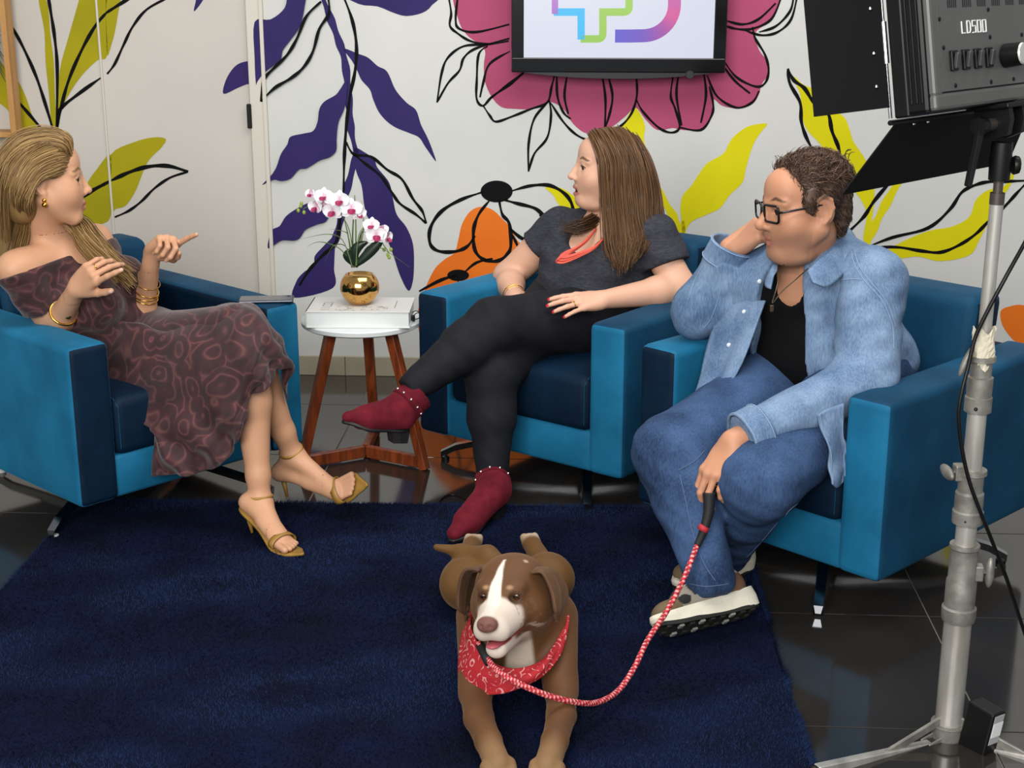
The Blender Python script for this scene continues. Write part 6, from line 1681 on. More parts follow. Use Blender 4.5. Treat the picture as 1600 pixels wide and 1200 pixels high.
# ---- black T-shirt
m_bt = mat('black_cotton', '#0b0b0d', rough=.9, spec=.15)
tw = lambda X, Y, Z: .003 * np.sin(55 * (Z + .3 * X + .2 * Y)) * np.sin(20 * X)
under(skin('t_shirt', [grp(inf(torso3, .006) + [cap(neck, tp(.86), .078, .118, k=.05)], .02, cuts=[(tp(.02), -up3)], disp=tw), cap(neck + up3 * .05, tp(.92, 0, .10), .082, .05, k=.005, op='sub')], m_bt, mn, h=.008, kk=.02), mn)
# ---- jeans
def denim(name, a, b, scale):
    m = bpy.data.materials.new(name); m.use_nodes = True; nt = m.node_tree; bs = nt.nodes['Principled BSDF']
    bs.inputs['Roughness'].default_value = .85; bs.inputs['Specular IOR Level'].default_value = .2
    tc = nt.nodes.new('ShaderNodeTexCoord'); n1 = nt.nodes.new('ShaderNodeTexNoise'); n1.inputs['Scale'].default_value = scale; n1.inputs['Detail'].default_value = 4
    n2 = nt.nodes.new('ShaderNodeTexNoise'); n2.inputs['Scale'].default_value = 240; n2.inputs['Detail'].default_value = 2
    mp = nt.nodes.new('ShaderNodeMapping'); mp.inputs['Scale'].default_value = (1, 1, .22)
    nt.links.new(tc.outputs['Object'], n1.inputs['Vector']); nt.links.new(tc.outputs['Object'], mp.inputs['Vector']); nt.links.new(mp.outputs[0], n2.inputs['Vector'])
    ad_ = nt.nodes.new('ShaderNodeMath'); ad_.operation = 'MULTIPLY_ADD'; ad_.inputs[1].default_value = .45; nt.links.new(n2.outputs['Fac'], ad_.inputs[0]); nt.links.new(n1.outputs['Fac'], ad_.inputs[2])
    rp = nt.nodes.new('ShaderNodeValToRGB'); rp.color_ramp.elements[0].position = .52; rp.color_ramp.elements[1].position = .95
    rp.color_ramp.elements[0].color = (*srgb(a), 1); rp.color_ramp.elements[1].color = (*srgb(b), 1)
    nt.links.new(ad_.outputs[0], rp.inputs['Fac']); nt.links.new(rp.outputs[0], bs.inputs['Base Color'])
    bp = nt.nodes.new('ShaderNodeBump'); bp.inputs['Strength'].default_value = .3; bp.inputs['Distance'].default_value = .002; nt.links.new(n2.outputs['Fac'], bp.inputs['Height']); nt.links.new(bp.outputs[0], bs.inputs['Normal'])
    return m
m_jean = denim('jeans_denim', '#1c2d49', '#425b82', 7); m_jack = denim('jacket_denim', '#486182', '#8299b5', 9)
m_thread = mat('denim_thread', '#8ba3c2', rough=.8); m_thread2 = mat('jeans_thread', '#55698a', rough=.8)
jw = lambda X, Y, Z: .0022 * np.sin(48 * (X - .5 * Z) + 20 * Y) * np.sin(17 * Z + 9 * X) + .0014 * np.sin(110 * Z + 40 * X - 30 * Y)
aRd, aLd = (aR - kR).normalized(), (aL - kL).normalized()
jn = [grp([legs3[0], legs3[2], legs3[3]], .04, cuts=[(aR + aRd * .05, aRd)], disp=jw), grp([legs3[1], legs3[4], legs3[5]], .04, cuts=[(aL + aLd * .03, aLd)], disp=jw), grp([ell(tp(.0), (.21, .17, .14), R3)], .02, cuts=[(tp(.28), up3)], disp=jw)]
under(skin('jeans', jn, m_jean, mn, h=.008, kk=.018, it=2), mn)
# ---- denim jacket
jk = empty('denim_jacket'); jk.parent = mn
fold = lambda X, Y, Z: .0035 * np.sin(38 * (Z + .4 * X - .3 * Y)) * np.sin(14 * X + 10 * Y + 1) + .0022 * np.sin(95 * (Z - .5 * X) + 20 * Y) * np.sin(30 * X + 12 * Z)
aD, lD = (Rw - Re).normalized(), (Lw - Le).normalized()
trunk = grp(inf(torso3, .022) + [cap(neck - up3 * .01, tp(.86), .088, .13, k=.05), cap(neck - up3 * .02, Rs, .05, .066, k=.04), cap(neck - up3 * .02, Ls, .05, .066, k=.04)], .03, cuts=[(tp(-.06), -up3)], disp=fold)
slv = [grp([cap(Rs, Re, .088, .074), cap(Re, Rw, .070, .052)], .04, cuts=[(Re.lerp(Rw, .93), aD)], disp=fold),
       grp([cap(Ls, Le, .094, .078), cap(Le, Lw, .074, .054)], .04, cuts=[(Le.lerp(Lw, .94), lD)], disp=fold)]
# opening at the front, wider at the bottom
o0, o1 = neck + fr3 * .15 + up3 * .06, P(1172, 640, 3.70)
opn = cap(neck + fr3 * .14 + up3 * .05 - lf3 * .01, tp(-.1, -.075, .26), .060, .120, k=.004, op='sub', flat=(fr3, 1.6))
col_n = cap(neck + up3 * .07, tp(.90, 0, .02), .085, .075, k=.005, op='sub')
under(skin('jacket_body', [trunk] + [opn, col_n] , m_jack, jk, h=.006, kk=.02, it=1), mn)
for s_ in slv: under(skin('sleeve', [s_], m_jack, jk, h=.006, kk=.02, it=1), mn)
# collar: stands round the neck and folds down into two points
near_c = [[(1322, 356, 3.97), (1330, 362, 3.96), (1346, 388, 3.93)], [(1312, 376, 3.86), (1322, 384, 3.84), (1336, 408, 3.81)], [(1296, 394, 3.77), (1306, 404, 3.745), (1316, 430, 3.72)], [(1276, 410, 3.72), (1284, 424, 3.69), (1292, 448, 3.675)], [(1262, 424, 3.70), (1266, 434, 3.68), (1270, 442, 3.67)]]
far_c = [[(1238, 396, 3.98), (1226, 396, 4.0), (1212, 412, 4.0)], [(1226, 404, 3.90), (1214, 408, 3.89), (1200, 428, 3.88)], [(1216, 414, 3.82), (1206, 420, 3.79), (1196, 446, 3.775)], [(1214, 424, 3.78), (1208, 434, 3.755), (1204, 452, 3.745)]]
for rows_ in (near_c, far_c):
    under(grid_mesh('collar', loft([[A3(P(*q)) for q in r] for r in rows_], 5, 5), m_jack, jk, .006), mn)
# cuffs
for e_, w_, d_, r_c in ((Re, Rw, aD, .056), (Le, Lw, lD, .060)):
    e1 = d_.orthogonal().normalized(); e2 = d_.cross(e1); c0 = e_.lerp(w_, .80)
    Gb = np.array([[A3(c0 + d_ * q * .06 + (e1 * math.cos(t) + e2 * math.sin(t)) * (r_c + .004 - .003 * q + .002 * math.sin(3 * t))) for q in (0, .1, .5, .9, 1.0)] for t in np.linspace(0, 2 * PI, 36)])
    under(grid_mesh('cuff', Gb, m_jack, jk, .005), mn)
    for q in (.06, .94):
        under(MB().tube([c0 + d_ * q * .06 + (e1 * math.cos(t) + e2 * math.sin(t)) * (r_c + .0075 - .003 * q + .002 * math.sin(3 * t)) for t in np.linspace(0, 2 * PI, 36)[:-1]], .0011, 5, closed=True).build('stitching', m_thread, jk), mn)
# hem tail hanging beside the near thigh
tail2 = [[(1126, 470, 4.02), (1102, 550, 3.93), (1093, 588, 3.88), (1086, 614, 3.84)], [(1150, 470, 3.95), (1128, 550, 3.87), (1116, 588, 3.84), (1108, 611, 3.81)], [(1170, 470, 3.90), (1146, 550, 3.83), (1134, 585, 3.81), (1124, 607, 3.79)], [(1196, 470, 3.85), (1166, 550, 3.79), (1148, 585, 3.78), (1134, 603, 3.77)]]
under(grid_mesh('shirt_tail', loft([[A3(P(*q)) for q in r] for r in tail2], 6, 6), m_jack, jk, .005, lambda i, j, V: .006 * np.sin(j * 13 + i * 3) * i), mn)
jk_s = Surf([c for c in jk.children if c.type == 'MESH' and c.name.split('.')[0] in ('jacket_body', 'sleeve', 'collar', 'shirt_tail')])
for px, py in ((1188, 440), (1164, 488), (1140, 540)):
    h_ = jk_s.at(px, py, .003)
    if h_: under(MB().sphere(h_[0], .0065, 12, 7, scale=(1, .6, 1)).build('snap_button', mat('pearl_snap', '#d5dbe2', rough=.25), jk, smooth=True), mn)
def stitch(path, r=.0009, m=None, name='stitching', sf=None, par=None):
    p = (sf or jk_s).path(path)
    if len(p) > 3: under(MB().tube(p, r, 5).build(name, m or m_thread, par or jk, smooth=True), mn)
for q in ([(1330, 392), (1336, 415), (1352, 440), (1378, 470), (1394, 510), (1396, 545)], [(1335, 390), (1342, 414), (1358, 438), (1384, 470), (1400, 512)], [(1280, 452), (1300, 440), (1330, 436), (1348, 437)],
          [(1226, 470), (1224, 520), (1222, 560), (1220, 598)], [(1238, 468), (1236, 520), (1233, 560), (1230, 600)], [(1236, 505), (1252, 514), (1262, 508), (1282, 500)], [(1236, 497), (1282, 490)], [(1282, 490), (1286, 530), (1282, 562)],
          [(1160, 478), (1150, 500), (1138, 506), (1132, 496), (1140, 470)], [(1132, 430), (1124, 460), (1112, 495), (1100, 512)], [(1190, 620), (1240, 590), (1290, 560), (1340, 545)], [(1075, 470), (1085, 440), (1098, 418)], [(1203, 446), (1180, 500), (1152, 560), (1136, 598)], [(1196, 446), (1172, 500), (1144, 560), (1128, 598)]):
    stitch(q)
je_s = Surf([c for c in mn.children if c.name.startswith('jeans')])
for q in ([(1062, 742), (1072, 785), (1082, 830), (1100, 880), (1118, 908)], [(1295, 752), (1262, 775), (1235, 795), (1222, 812)], [(1215, 815), (1190, 845), (1165, 872)], [(1060, 735), (1085, 720), (1100, 705)], [(1078, 912), (1105, 916), (1140, 912)]):
    stitch(q, .0010, m_thread2, 'seam_stitch', je_s, mn)
both_s = Surf([c for c in jk.children if c.type == 'MESH' and c.name.split('.')[0] in ('jacket_body', 'sleeve')] + [c for c in mn.children if c.name.startswith('jeans')])
tl_ = [[(1274, 648), (1280, 680), (1290, 708), (1296, 735), (1299, 756)], [(1287, 640), (1292, 680), (1301, 710), (1306, 738), (1308, 762)], [(1300, 634), (1305, 680), (1312, 708), (1315, 735), (1316, 756)], [(1314, 628), (1317, 680), (1321, 705), (1321, 725), (1320, 742)]]
tl3 = []
for r in tl_:
    row, yl = [], both_s.at(*r[0], .012)[0].y + .001
    for x, y in r:
        h_ = both_s.at(x, y, .012); q = h_[0] if h_ and yl - .03 < h_[0].y < yl + .008 else P(x, y, yl - (.004 if row else 0))
        yl = q.y; row.append(q)
    tl3.append(row)
if tl3:
    Gt = loft([[A3(q) for q in r] for r in tl3], 5, 6)
    under(grid_mesh('shirt_tail', Gt, m_jack, jk, .006, lambda i, j, V: .004 * np.sin(i * 12 + j * 4)), mn)
    for sc_i in (1, -2):
        under(MB().tube([Vector(p) + Vector((0, -.006, .002)) for p in Gt[:, sc_i]], .0009, 5).build('stitching', m_thread, jk), mn)
# ---- pendant necklace and ring
m_chain = mat('chain_metal', '#5a4d3c', rough=.35, metal=.8)
ch = [P(1226, 410, 3.80), P(1218, 432, 3.72), P(1212, 455, 3.68), P(1207, 474, 3.665), P(1222, 455, 3.665), P(1244, 436, 3.69), P(1262, 420, 3.74)]
under(MB().tube([Vector(v) for v in catmull(ch, 6)], .0016, 6).build('necklace', m_chain, mn, smooth=True), mn)
pc = P(1206, 482, 3.66); under(MB().box(pc - Vector((.005, .002, .009)), pc + Vector((.005, .002, .009)), bevel=.002).build('pendant', m_chain, mn), mn)
q = Matrix(ML) @ Vector((-.0115, .103, -.010)); ring('finger_ring', q, Matrix(ML).to_3x3() @ Vector((0, .9, -.4)), .0112, .0018, mn)
for o in list(mn.children):
    if o.name.startswith('eye'): under(o, mn)
# ---- the man's trainers
m_mid = mat('midsole_cream', '#d9d3c0', rough=.6, bump=.1, bump_scale=60); m_out = mat('outsole_dark', '#1b1d19', rough=.7); m_lug = mat('outsole_lug', '#8b8f86', rough=.6)
m_shoe = mat('trainer_upper', '#8a7a66', rough=.8, attr=True, bump=.2, bump_scale=300); m_lace = mat('lace_white', '#e2e2de', rough=.7)
def trainer(M, full=True):
    t = empty('trainer'); t.parent = mn
    half = [(-.150, .012), (-.142, .028), (-.11, .036), (-.04, .036), (.03, .043), (.085, .046), (.125, .034), (.146, .016), (.152, .004)]
    outl = catmull([(w, y) for y, w in half] + [(-w, y) for y, w in half[::-1]], 3, closed=True)
    def slab(name, m, z0f, z1f, sc=1.0):
        mb = MB(); lo = [mb.bm.verts.new((p[0] * sc, p[1] * sc, z0f(p[1]))) for p in outl]; hi = [mb.bm.verts.new((p[0] * sc * .97, p[1] * sc, z1f(p[1]))) for p in outl]; n = len(outl)
        mid_ = [mb.bm.verts.new((p[0] * sc * 1.05, p[1] * sc * 1.015, .5 * (z0f(p[1]) + z1f(p[1])))) for p in outl]
        for i in range(n):
            j = (i + 1) % n; mb.bm.faces.new((lo[i], lo[j], mid_[j], mid_[i])); mb.bm.faces.new((mid_[i], mid_[j], hi[j], hi[i]))
        mb.bm.faces.new(lo[::-1]); mb.bm.faces.new(hi)
        o = mb.build(name, m, t, M=M); under(o, mn); return o
    rock = lambda y: .018 * max(0, (y - .08) / .07) ** 2 + .006 * max(0, (-y - .11) / .04)
    slab('outsole', m_out, lambda y: rock(y), lambda y: rock(y) + .012, .97)
    slab('midsole', m_mid, lambda y: rock(y) + .010 + .006 * math.sin(y * 60) * (y < .06), lambda y: .046 + .012 * max(0, -y / .15) - .010 * max(0, y / .15) + rock(y) * .6)
    for y in np.linspace(-.12, .125, 9):
        for s in (-1, 1):
            w = np.interp(y, [q[0] for q in half], [q[1] for q in half])
            lg_ = MB().box((s * w * .55 - .009, y - .007, rock(y) - .004), (s * w * .55 + .009, y + .007, rock(y) + .002), bevel=.002).build('tread_lug', m_lug if int(y * 100) % 2 else m_out, t, M=M); under(lg_, mn)
    N = [cap((0, -.098, .085), (0, -.075, .12), .040, .040), cap((0, -.098, .07), (0, .0, .07), .037, .038, flat=((1, 0, 0), 1.0)), cap((0, .0, .07), (0, .098, .052), .038, .034, flat=((0, 0, 1), .72)), cap((0, -.04, .10), (0, .045, .075), .030, .030), ell((0, .11, .05), (.036, .032, .022))]
    g = grp(N, .02, cuts=[((0, 0, .042), (0, -.06, -1)), ((0, -.08, .142), (0, .25, 1))])
    hole = cap((0, -.082, .10), (0, -.06, .18), .028, .036, k=.003, op='sub')
    def colr(V):
        L = local(V, M); C = np.tile(np.array(srgb('#8e887c')), (len(L), 1)); y, z, x = L[:, 1], L[:, 2], np.abs(L[:, 0])
        def put(m_, c): C[m_] = srgb(c)
        put(y > .07 - .0 * z, '#6b5a40'); put((y < -.075) & (z < .115 + .2 * (y + .075)), '#6a4a32'); put((z > .10), '#b3aca2')
        put((np.abs(y + .012) < .05 - .3 * np.abs(z - .088)) & (np.abs(z - .088) < .022) & (x > .022), '#23221f'); put((np.hypot(y - .06, (z - .062) * 1.4) < .018) & (x > .02), '#17161a'); put((x < .02) & (y > -.03) & (y < .075), '#2a2927')
        return C
    o = skin('trainer_upper', xf([g, hole], M), m_shoe, t, h=.0035, kk=.01, it=1, color=colr); under(o, mn)
    for i in range(4):
        y = .002 + .017 * i; z = .106 - .012 * i
        lc = MB().tube([(-.022, y, z - .008), (-.01, y + .004, z + .002), (.01, y - .002, z + .002), (.022, y, z - .008)], .003, 6).build('lace', m_lace, t, smooth=True, M=M); under(lc, mn)
dS = Vector((-.89, -.455, 0.0)).normalized(); perp = Vector((.455, -.89, 0)).normalized()
sn = (perp * .74 + Vector((0, 0, -.67))).normalized(); uS = -sn; xS = dS.cross(uS)
cS = G(1108, 974, .05)
MS = frame(xS, dS, uS, Vector((cS.x, cS.y, .052)))
trainer(MS)
d2_ = Vector((-.75, -.66, 0)).normalized(); MS2 = frame(d2_.cross(Vector((0, 0, 1))), d2_, Vector((0, 0, 1)), Vector((aL.x + .03 * -d2_.x * -1, aL.y - .02, .006)))
trainer(frame(d2_.cross(Vector((0, 0, 1))), d2_, Vector((0, 0, 1)), Vector((aL.x + d2_.x * .06, aL.y + d2_.y * .06, .010))))
# ================================================================== dog
dog = empty('dog', (0, 3.2, 0)); tag(dog, 'brown dog with white blaze and red bandana lying on the navy rug', 'dog')
m_fur = mat('dog_fur', '#5c3f28', rough=.62, attr=True, sheen=.25, sheen_tint=(.5, .35, .25), bump=.25, bump_scale=350, spec=.3)
HD = P(797, 938, 3.00)
HMD = head_frame(HD, (-.30, -.94, .10), (-.10, .1, 1), 1.02)
zR = .02
shL, shR = Vector((-.072, 3.13, .17)), Vector((.096, 3.13, .17))
trunk = [ell((.01, 3.14, .165), (.106, .13, .13)), cap((.005, 3.15, .155), (-.012, 3.42, .095), .110, .082, k=.04), ell((-.015, 3.45, .085), (.115, .10, .072), k=.04),
         cap((.012, 3.10, .20), HMD @ Vector((0, -.05, -.02)), .105, .085, k=.05), ell((.014, 3.06, .115), (.07, .065, .08), k=.03)]
eL, eR = G(743, 1084, .07), G(877, 1082, .07)
mL_, mR_ = G(748, 1122, .06), G(877, 1118, .06)
wL, wR = G(763, 1158, .055), G(867, 1158, .055)
pL, pR = G(778, 1196, .042), G(855, 1198, .042)
def foreleg(sh, e, m, w, p):
    d = (p - w).normalized(); sd = Vector((-d.y, d.x, 0)).normalized()
    N = [cap(sh, e, .058, .036, k=.022), ell(e + Vector((0, .03, 0)), (.034, .045, .042), k=.02), cap(e, m, .035, .032, k=.010), cap(m, w, .032, .028, k=.010), cap(w, p, .028, .028, k=.010)]
    for i in (-1.5, -.5, .5, 1.5):
        b = p + sd * i * .0155; N.append(cap(b, b + d * (.042 - abs(i) * .006) - Vector((0, 0, .008)), .0155, .0125, k=.006))
    return N
fore = foreleg(shL, eL, mL_, wL, pL) + foreleg(shR, eR, mR_, wR, pR)
tL_, tR_ = G(729, 912, .08), G(856, 905, .08)
hkL, hkR = G(726, 880, .05), G(850, 884, .05); hpL, hpR = G(738, 850, .05), G(831, 850, .06)
def hind(th, hk, hp):
    d = (hp - hk).normalized(); sd = Vector((-d.y, d.x, 0)).normalized()
    N = [ell(th, (.066, .09, .062), k=.04), cap(th, hk, .06, .034, k=.03), cap(hk, hp, .032, .025, k=.015)]
    for i in (-1, 0, 1): N.append(cap(hp + sd * i * .014, hp + sd * i * .016 + d * .03 + Vector((0, 0, .008)), .0135, .011, k=.006))
    return N
hinds = hind(tL_, hkL, hpL) + hind(tR_, hkR, hpR)
tailp = [Vector((-.02, 3.48, .13)), P(762, 868, 3.53), P(722, 862, 3.58), P(682, 855, 3.60)]
tail = chain(tailp, [.034, .024, .017, .009], k=.02)
def dog_head():
    N = [ell((0, -.025, .03), (.078, .085, .066)), ell((0, .03, .012), (.056, .06, .05), k=.03)]
    N += mirror(lambda s: ell((s * .050, -.005, -.014), (.040, .052, .044), k=.03))
    N += [cap((0, .045, -.004), (0, .125, -.012), .046, .036, k=.03, flat=((0, 0, 1), .82))]
    N += mirror(lambda s: cap((s * .026, .06, -.022), (s * .019, .130, -.026), .025, .021, k=.015))
    N += [cap((0, .0, -.055), (0, .112, -.070), .036, .021, k=.02, flat=((1, 0, 0), 1.15))]
    N += mirror(lambda s: ell((s * .031, .050, .046), (.024, .02, .014), k=.015))
    N += mirror(lambda s: ell((s * .039, .073, .028), (.015, .012, .010), k=.008, op='sub'))
    N += mirror(lambda s: ell((s * .037, .058, .029), .0148, k=.006))
    N += mirror(lambda s: ell((s * .038, .0735, .028), (.0112, .0105, .0066), k=.002, op='sub'))
    N += [ell((0, .158, -.002), (.0225, .014, .0165), k=.005), ell((0, .148, -.004), (.02, .02, .018), k=.008)]
    N += mirror(lambda s: ell((s * .0095, .171, -.003), (.0042, .006, .0045), k=.002, op='sub'))
    N += [ell((0, .112, -.0515), (.030, .050, .0080), k=.004, op='sub')]                     # slightly open mouth
    N += mirror(lambda s: cap((s * .036, .035, -.038), (s * .036, .095, -.048), .006, .006, k=.004, op='sub'))
    return N
dh = xf(dog_head(), HMD)
BR = np.array(srgb('#5e3d22'))
def dcol(V):
    n_ = fbm(V, 40, 12)[:, None]; C = BR * (1 + .16 * n_)
    back_ = sm(V[:, 1], 3.2, 3.5)[:, None]; C = C * (1 - back_) + back_ * np.array(srgb('#60421f')) * (1 + .1 * n_)
    L = local(V, HMD); x, y, z = L[:, 0], L[:, 1], L[:, 2]; hd = (np.abs(x) < .1) & (y > -.12) & (y < .2) & (np.abs(z) < .12)
    def mix(col, w):
        nonlocal C
        w = np.clip(w, 0, 1)[:, None]; C = C * (1 - w) + np.array(srgb(col)) * w
    wn = .006 * fbm(V, 90, 4)
    white = sm(y + wn * 1.5 - .9 * np.maximum(0, z - .01) - .25 * np.abs(x), .052, .075) * (y < .2)           # muzzle
    blaze = sm(.0045 + .012 * sm(y, -.0, .09) - np.abs(x - .004 + wn * .3), 0, .004) * (z > .0) * (y > .0) * (z < .092)
    mix('#cfc0b2', white * hd); mix('#d8cdc2', blaze * hd)
    speck = (fbm(V, 260, 7) > .15) * (y > .03) * (y < .085) * (z < .02) * .45
    mix('#6b4c34', speck * hd * (np.abs(x) > .025)); mix('#c9b5a4', .6 * sm(.02 - np.abs(z + .045) , 0, .02) * hd * (y > .0) * (y < .06) * (fbm(V, 200, 9) > .0))
    for s in (-1, 1): mix('#a98463', .8 * (1 - sm(np.linalg.norm((L - np.array((s * .026, .066, .050))) / np.array((1, 1, .6)), axis=1), .005, .012)) * hd)
    mix('#3a261b', .7 * (1 - sm(np.linalg.norm(L - np.array((.037, .07, .028)), axis=1), .012, .018)) * hd); mix('#3a261b', .7 * (1 - sm(np.linalg.norm(L - np.array((-.037, .07, .028)), axis=1), .012, .018)) * hd)
    mix('#6f4a40', (1 - sm(np.linalg.norm((L - np.array((0, .158, -.002))) / np.array((.0225, .016, .0165)), axis=1), 1.0, 1.15)) * (y > .148) * hd)
    inn = (1 - sm(np.linalg.norm((L - np.array((0, .108, -.0515))) / np.array((.032, .054, .0095)), axis=1), .95, 1.12)); mix('#a4494c', inn * hd)
    for s in (-1, 1): mix('#a03c3c', (1 - sm(segdist(L, [(s * .034, .03, -.039), (s * .033, .10, -.048)]), .006, .009)) * hd)
    mix('#d2c4b6', sm(.046 - np.abs(x + .0), 0, .012) * sm(-z, .058, .066) * hd * (y > .02) * (y < .13))       # under jaw
    ch_ = sm(.040 - np.abs(V[:, 0] - .018) - .10 * np.maximum(0, V[:, 2] - .10), 0, .012) * (V[:, 1] < 3.06) * (V[:, 2] < .22) * (V[:, 2] > .03) * (V[:, 1] > 2.93)
    mix('#cbbcab', ch_ * .9)
    for p_ in (pL, pR): mix('#9a7a55', .5 * sm(.09 - np.linalg.norm(V - A3(p_), axis=1), 0, .06))
    for p_ in (hpL, hpR): mix('#b9a58c', .8 * sm(.05 - np.linalg.norm(V - A3(p_ + Vector((0, .03, 0))), axis=1), 0, .025))
    mix('#a7937a', (1 - sm(np.linalg.norm(L - np.array((-.042, -.01, .088)), axis=1), .005, .008)) * hd)
    return np.clip(C, 0, 1)
hb = [(*box_of([HMD @ Vector((x, y, z)) for x in (-.1, .1) for y in (-.1, .18) for z in (-.1, .11)], .0), .0026)]
hb += [(*box_of([pL, pL + (pL - wL).normalized() * .05], .03), .0035), (*box_of([pR, pR + (pR - wR).normalized() * .05], .03), .0035)]
under(skin('body', trunk + fore + hinds + tail + dh, m_fur, dog, h=.0036, kk=.025, color=dcol), dog)
for s in (-1, 1):
    mb = MB(); mb.sphere((0, 0, 0), .0132, 20, 14); o = mb.build('eye', m_eye, dog, smooth=True)
    co = np.array([v.co for v in o.data.vertices]) / .0132; d = co @ np.array(Vector((0, .96, .05 )).normalized()); C = np.tile(np.array(srgb('#2a1710')), (len(co), 1)); C[d > .8] = srgb('#5a3212'); C[d > .93] = (.004, .003, .003); setcol(o.data, C)
    o.data.transform(HMD @ Matrix.Translation((s * .037, .0575, .029))); under(o, dog)
# tongue
tg = skin('tongue', xf([cap((0, .06, -.056), (0, .135, -.056), .02, .016, flat=((0, 0, 1), .35))], HMD), mat('tongue', '#b0545c', rough=.35), dog, h=.003); under(tg, dog)
# ears: soft flaps folded down
for s in (-1, 1):
    cols = []
    for t in np.linspace(0, 1, 5):     # across the root, front to back
        y0 = .020 - .075 * t
        a = np.array((s * .058, y0, .070 - .012 * t)); b = np.array((s * .088, y0 + .004, .072 - .02 * t)); c = np.array((s * .106, y0 + .006 - .01 * t, .030 - .01 * t))
        d_ = np.array((s * .110, y0 + .012 - .012 * t, -.018 + .01 * abs(t - .4))); e = np.array((s * .104, -.004 + .3 * (y0 + .02), -.052 + .055 * abs(t - .45)))
        cols.append([A3(HMD @ Vector(q)) for q in (a, b, c, d_, e)])
    Ge = loft(cols, 4, 5)
    o = grid_mesh('ear', Ge, m_fur, dog, .007, lambda i, j, V: .003 * np.sin(j * 9 + i * 4)); setcol(o.data, np.tile(np.array(srgb('#5a3e29' if s < 0 else '#4a311f')), (len(o.data.vertices), 1))); under(o, dog)
# ---- bandana
m_ban = bpy.data.materials.new('bandana_red'); m_ban.use_nodes = True
def ban(m):
    nt = m.node_tree; b = nt.nodes['Principled BSDF']; b.inputs['Roughness'].default_value = .8
    tc = nt.nodes.new('ShaderNodeTexCoord'); v1 = nt.nodes.new('ShaderNodeTexVoronoi'); v1.inputs['Scale'].default_value = 38; nt.links.new(tc.outputs['Object'], v1.inputs['Vector'])
    ml = nt.nodes.new('ShaderNodeMath'); ml.operation = 'MULTIPLY'; ml.inputs[1].default_value = 16; nt.links.new(v1.outputs['Distance'], ml.inputs[0])
    si = nt.nodes.new('ShaderNodeMath'); si.operation = 'SINE'; nt.links.new(ml.outputs[0], si.inputs[0])
    n1 = nt.nodes.new('ShaderNodeTexNoise'); n1.inputs['Scale'].default_value = 55; nt.links.new(tc.outputs['Object'], n1.inputs['Vector'])
    mu = nt.nodes.new('ShaderNodeMath'); mu.operation = 'MULTIPLY'; nt.links.new(si.outputs[0], mu.inputs[0]); nt.links.new(n1.outputs['Fac'], mu.inputs[1])
    rp = nt.nodes.new('ShaderNodeValToRGB'); rp.color_ramp.interpolation = 'LINEAR'; e = rp.color_ramp.elements
    e[0].position, e[0].color = .40, (*srgb('#a3161f'), 1); e[1].position, e[1].color = .50, (*srgb('#cf8c8c'), 1)
    nt.links.new(mu.outputs[0], rp.inputs['Fac']); nt.links.new(rp.outputs[0], b.inputs['Base Color'])
ban(m_ban)
topE = [(752, 935, 3.10), (737, 962, 3.06), (741, 992, 2.99), (762, 1028, 2.935), (800, 1046, 2.915), (840, 1034, 2.935), (867, 1008, 2.99), (882, 978, 3.05), (888, 950, 3.12)]
botE = [(745, 940, 3.11), (724, 985, 3.06), (720, 1080, 2.965), (760, 1086, 2.91), (802, 1078, 2.895), (845, 1060, 2.905), (873, 1025, 2.965), (887, 985, 3.04), (891, 955, 3.12)]
rows_b = [[A3(P(*a)), A3(P((a[0] + b[0]) / 2, (a[1] + b[1]) / 2, (a[2] + b[2]) / 2 - .012)), A3(P(*b))] for a, b in zip(topE, botE)]
o = grid_mesh('bandana', loft(rows_b, 6, 6), m_ban, dog, .003, lambda i, j, V: .003 * np.sin(i * 7 + j * 22)); under(o, dog)
tag(o, 'red paisley bandana')

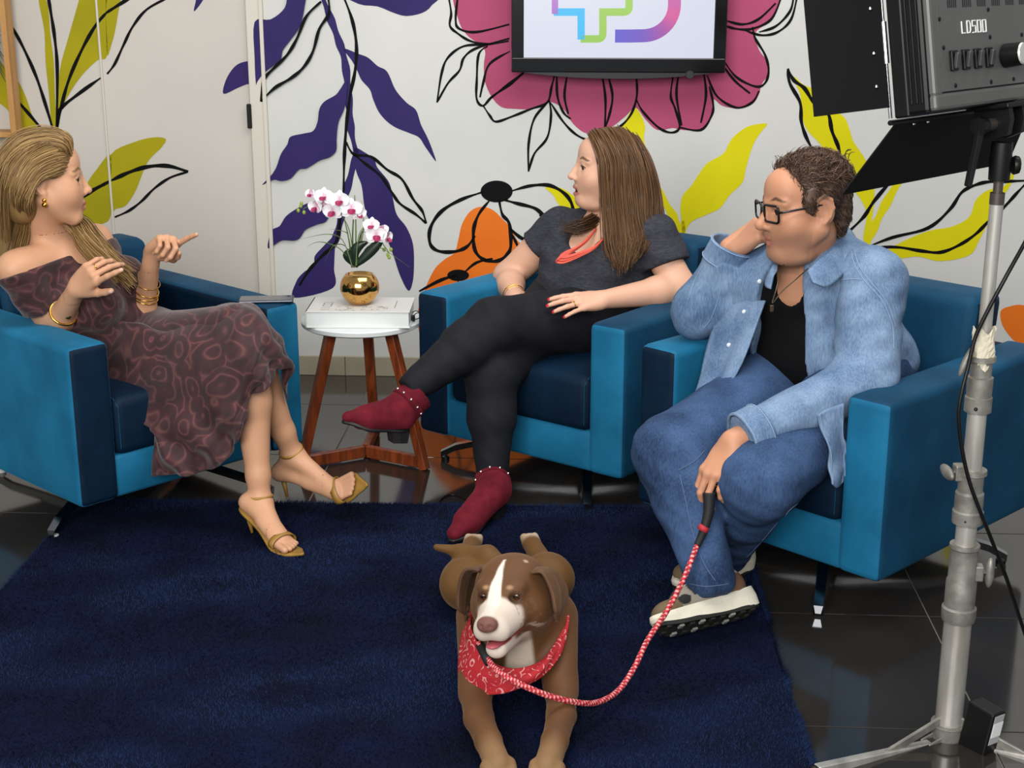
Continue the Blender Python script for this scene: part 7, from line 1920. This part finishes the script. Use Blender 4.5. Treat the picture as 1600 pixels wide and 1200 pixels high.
# ================================================================== leash
m_rope = mat('leash_rope', '#c22a35', rough=.7, attr=True); m_rub = mat('leash_handle', '#121214', rough=.7)
ls = empty('leash', (.2, 3.1, 0)); tag(ls, 'red and white rope leash running from the man\'s hand to the dog', 'leash')
lp = [(1089, 852, 3.37), (1068, 905, 3.30), (1040, 958, 3.22), (1012, 1000, 3.14), (990, 1045, 3.06), (965, 1080, 3.0), (935, 1097, 2.93), (905, 1098, 2.88), (860, 1088, 2.84), (815, 1070, 2.83), (780, 1050, 2.845), (762, 1030, 2.875), (748, 1005, 2.93)]
pts = np.array(catmull([A3(P(*q)) for q in lp], 26))
mb = MB(); mb.tube([Vector(p) for p in pts], .0066, 12); o = mb.build('rope', m_rope, ls, smooth=True)
nv = len(pts) * 12; ii = np.repeat(np.arange(len(pts)), 12); kk_ = np.tile(np.arange(12), len(pts))
ph_ = (kk_ / 12 * 1 + ii * .36) % 1.0
C = np.where((ph_ < .62)[:, None], np.array(srgb('#c4222f')), np.where((ph_ < .82)[:, None], np.array(srgb('#e3b9b6')), np.array(srgb('#5a1018'))))
setcol(o.data, C[:len(o.data.vertices)]); under(o, ls)
hp_ = [P(1108, 770, 3.42), P(1107, 800, 3.405), P(1099, 830, 3.39), P(1089, 853, 3.37)]
under(MB().tube([Vector(v) for v in catmull(hp_, 6)], [.016 - .008 * i / 18 for i in range(19)], 12).build('handle_grip', m_rub, ls, smooth=True), ls)
lpz = [P(1108, 775, 3.43), P(1104, 752, 3.455), P(1106, 732, 3.475), P(1118, 728, 3.50), P(1124, 745, 3.49), P(1116, 772, 3.45)]
under(MB().tube([Vector(v) for v in catmull(lpz, 6)], .010, 10).build('handle_loop', m_rub, ls, smooth=True), ls)
under(MB().tube([P(1101, 822, 3.386), P(1097, 829, 3.384)], .0135, 12).build('whipping', m_rope, ls, smooth=True), ls)
setcol(ls.children[-1].data, np.tile(np.array(srgb('#b02530')), (len(ls.children[-1].data.vertices), 1)))
clp = [P(750, 1008, 2.93), P(757, 1022, 2.89), P(764, 1036, 2.87)]
under(MB().tube(clp, .010, 12).build('end_clamp', m_rub, ls, smooth=True), ls)

# thin cable lying on the tiles behind the rug
fc = [G(681, 812, .004), G(683, 792, .004), G(692, 778, .004), G(708, 773, .004), G(726, 779, .004), G(744, 792, .004)]
o = MB().tube([Vector(v) for v in catmull(fc, 6)], .0035, 8).build('floor_cable', m_plas, None, smooth=True)
tag(o, 'thin dark cable curling on the tiles behind the rug', 'cable')
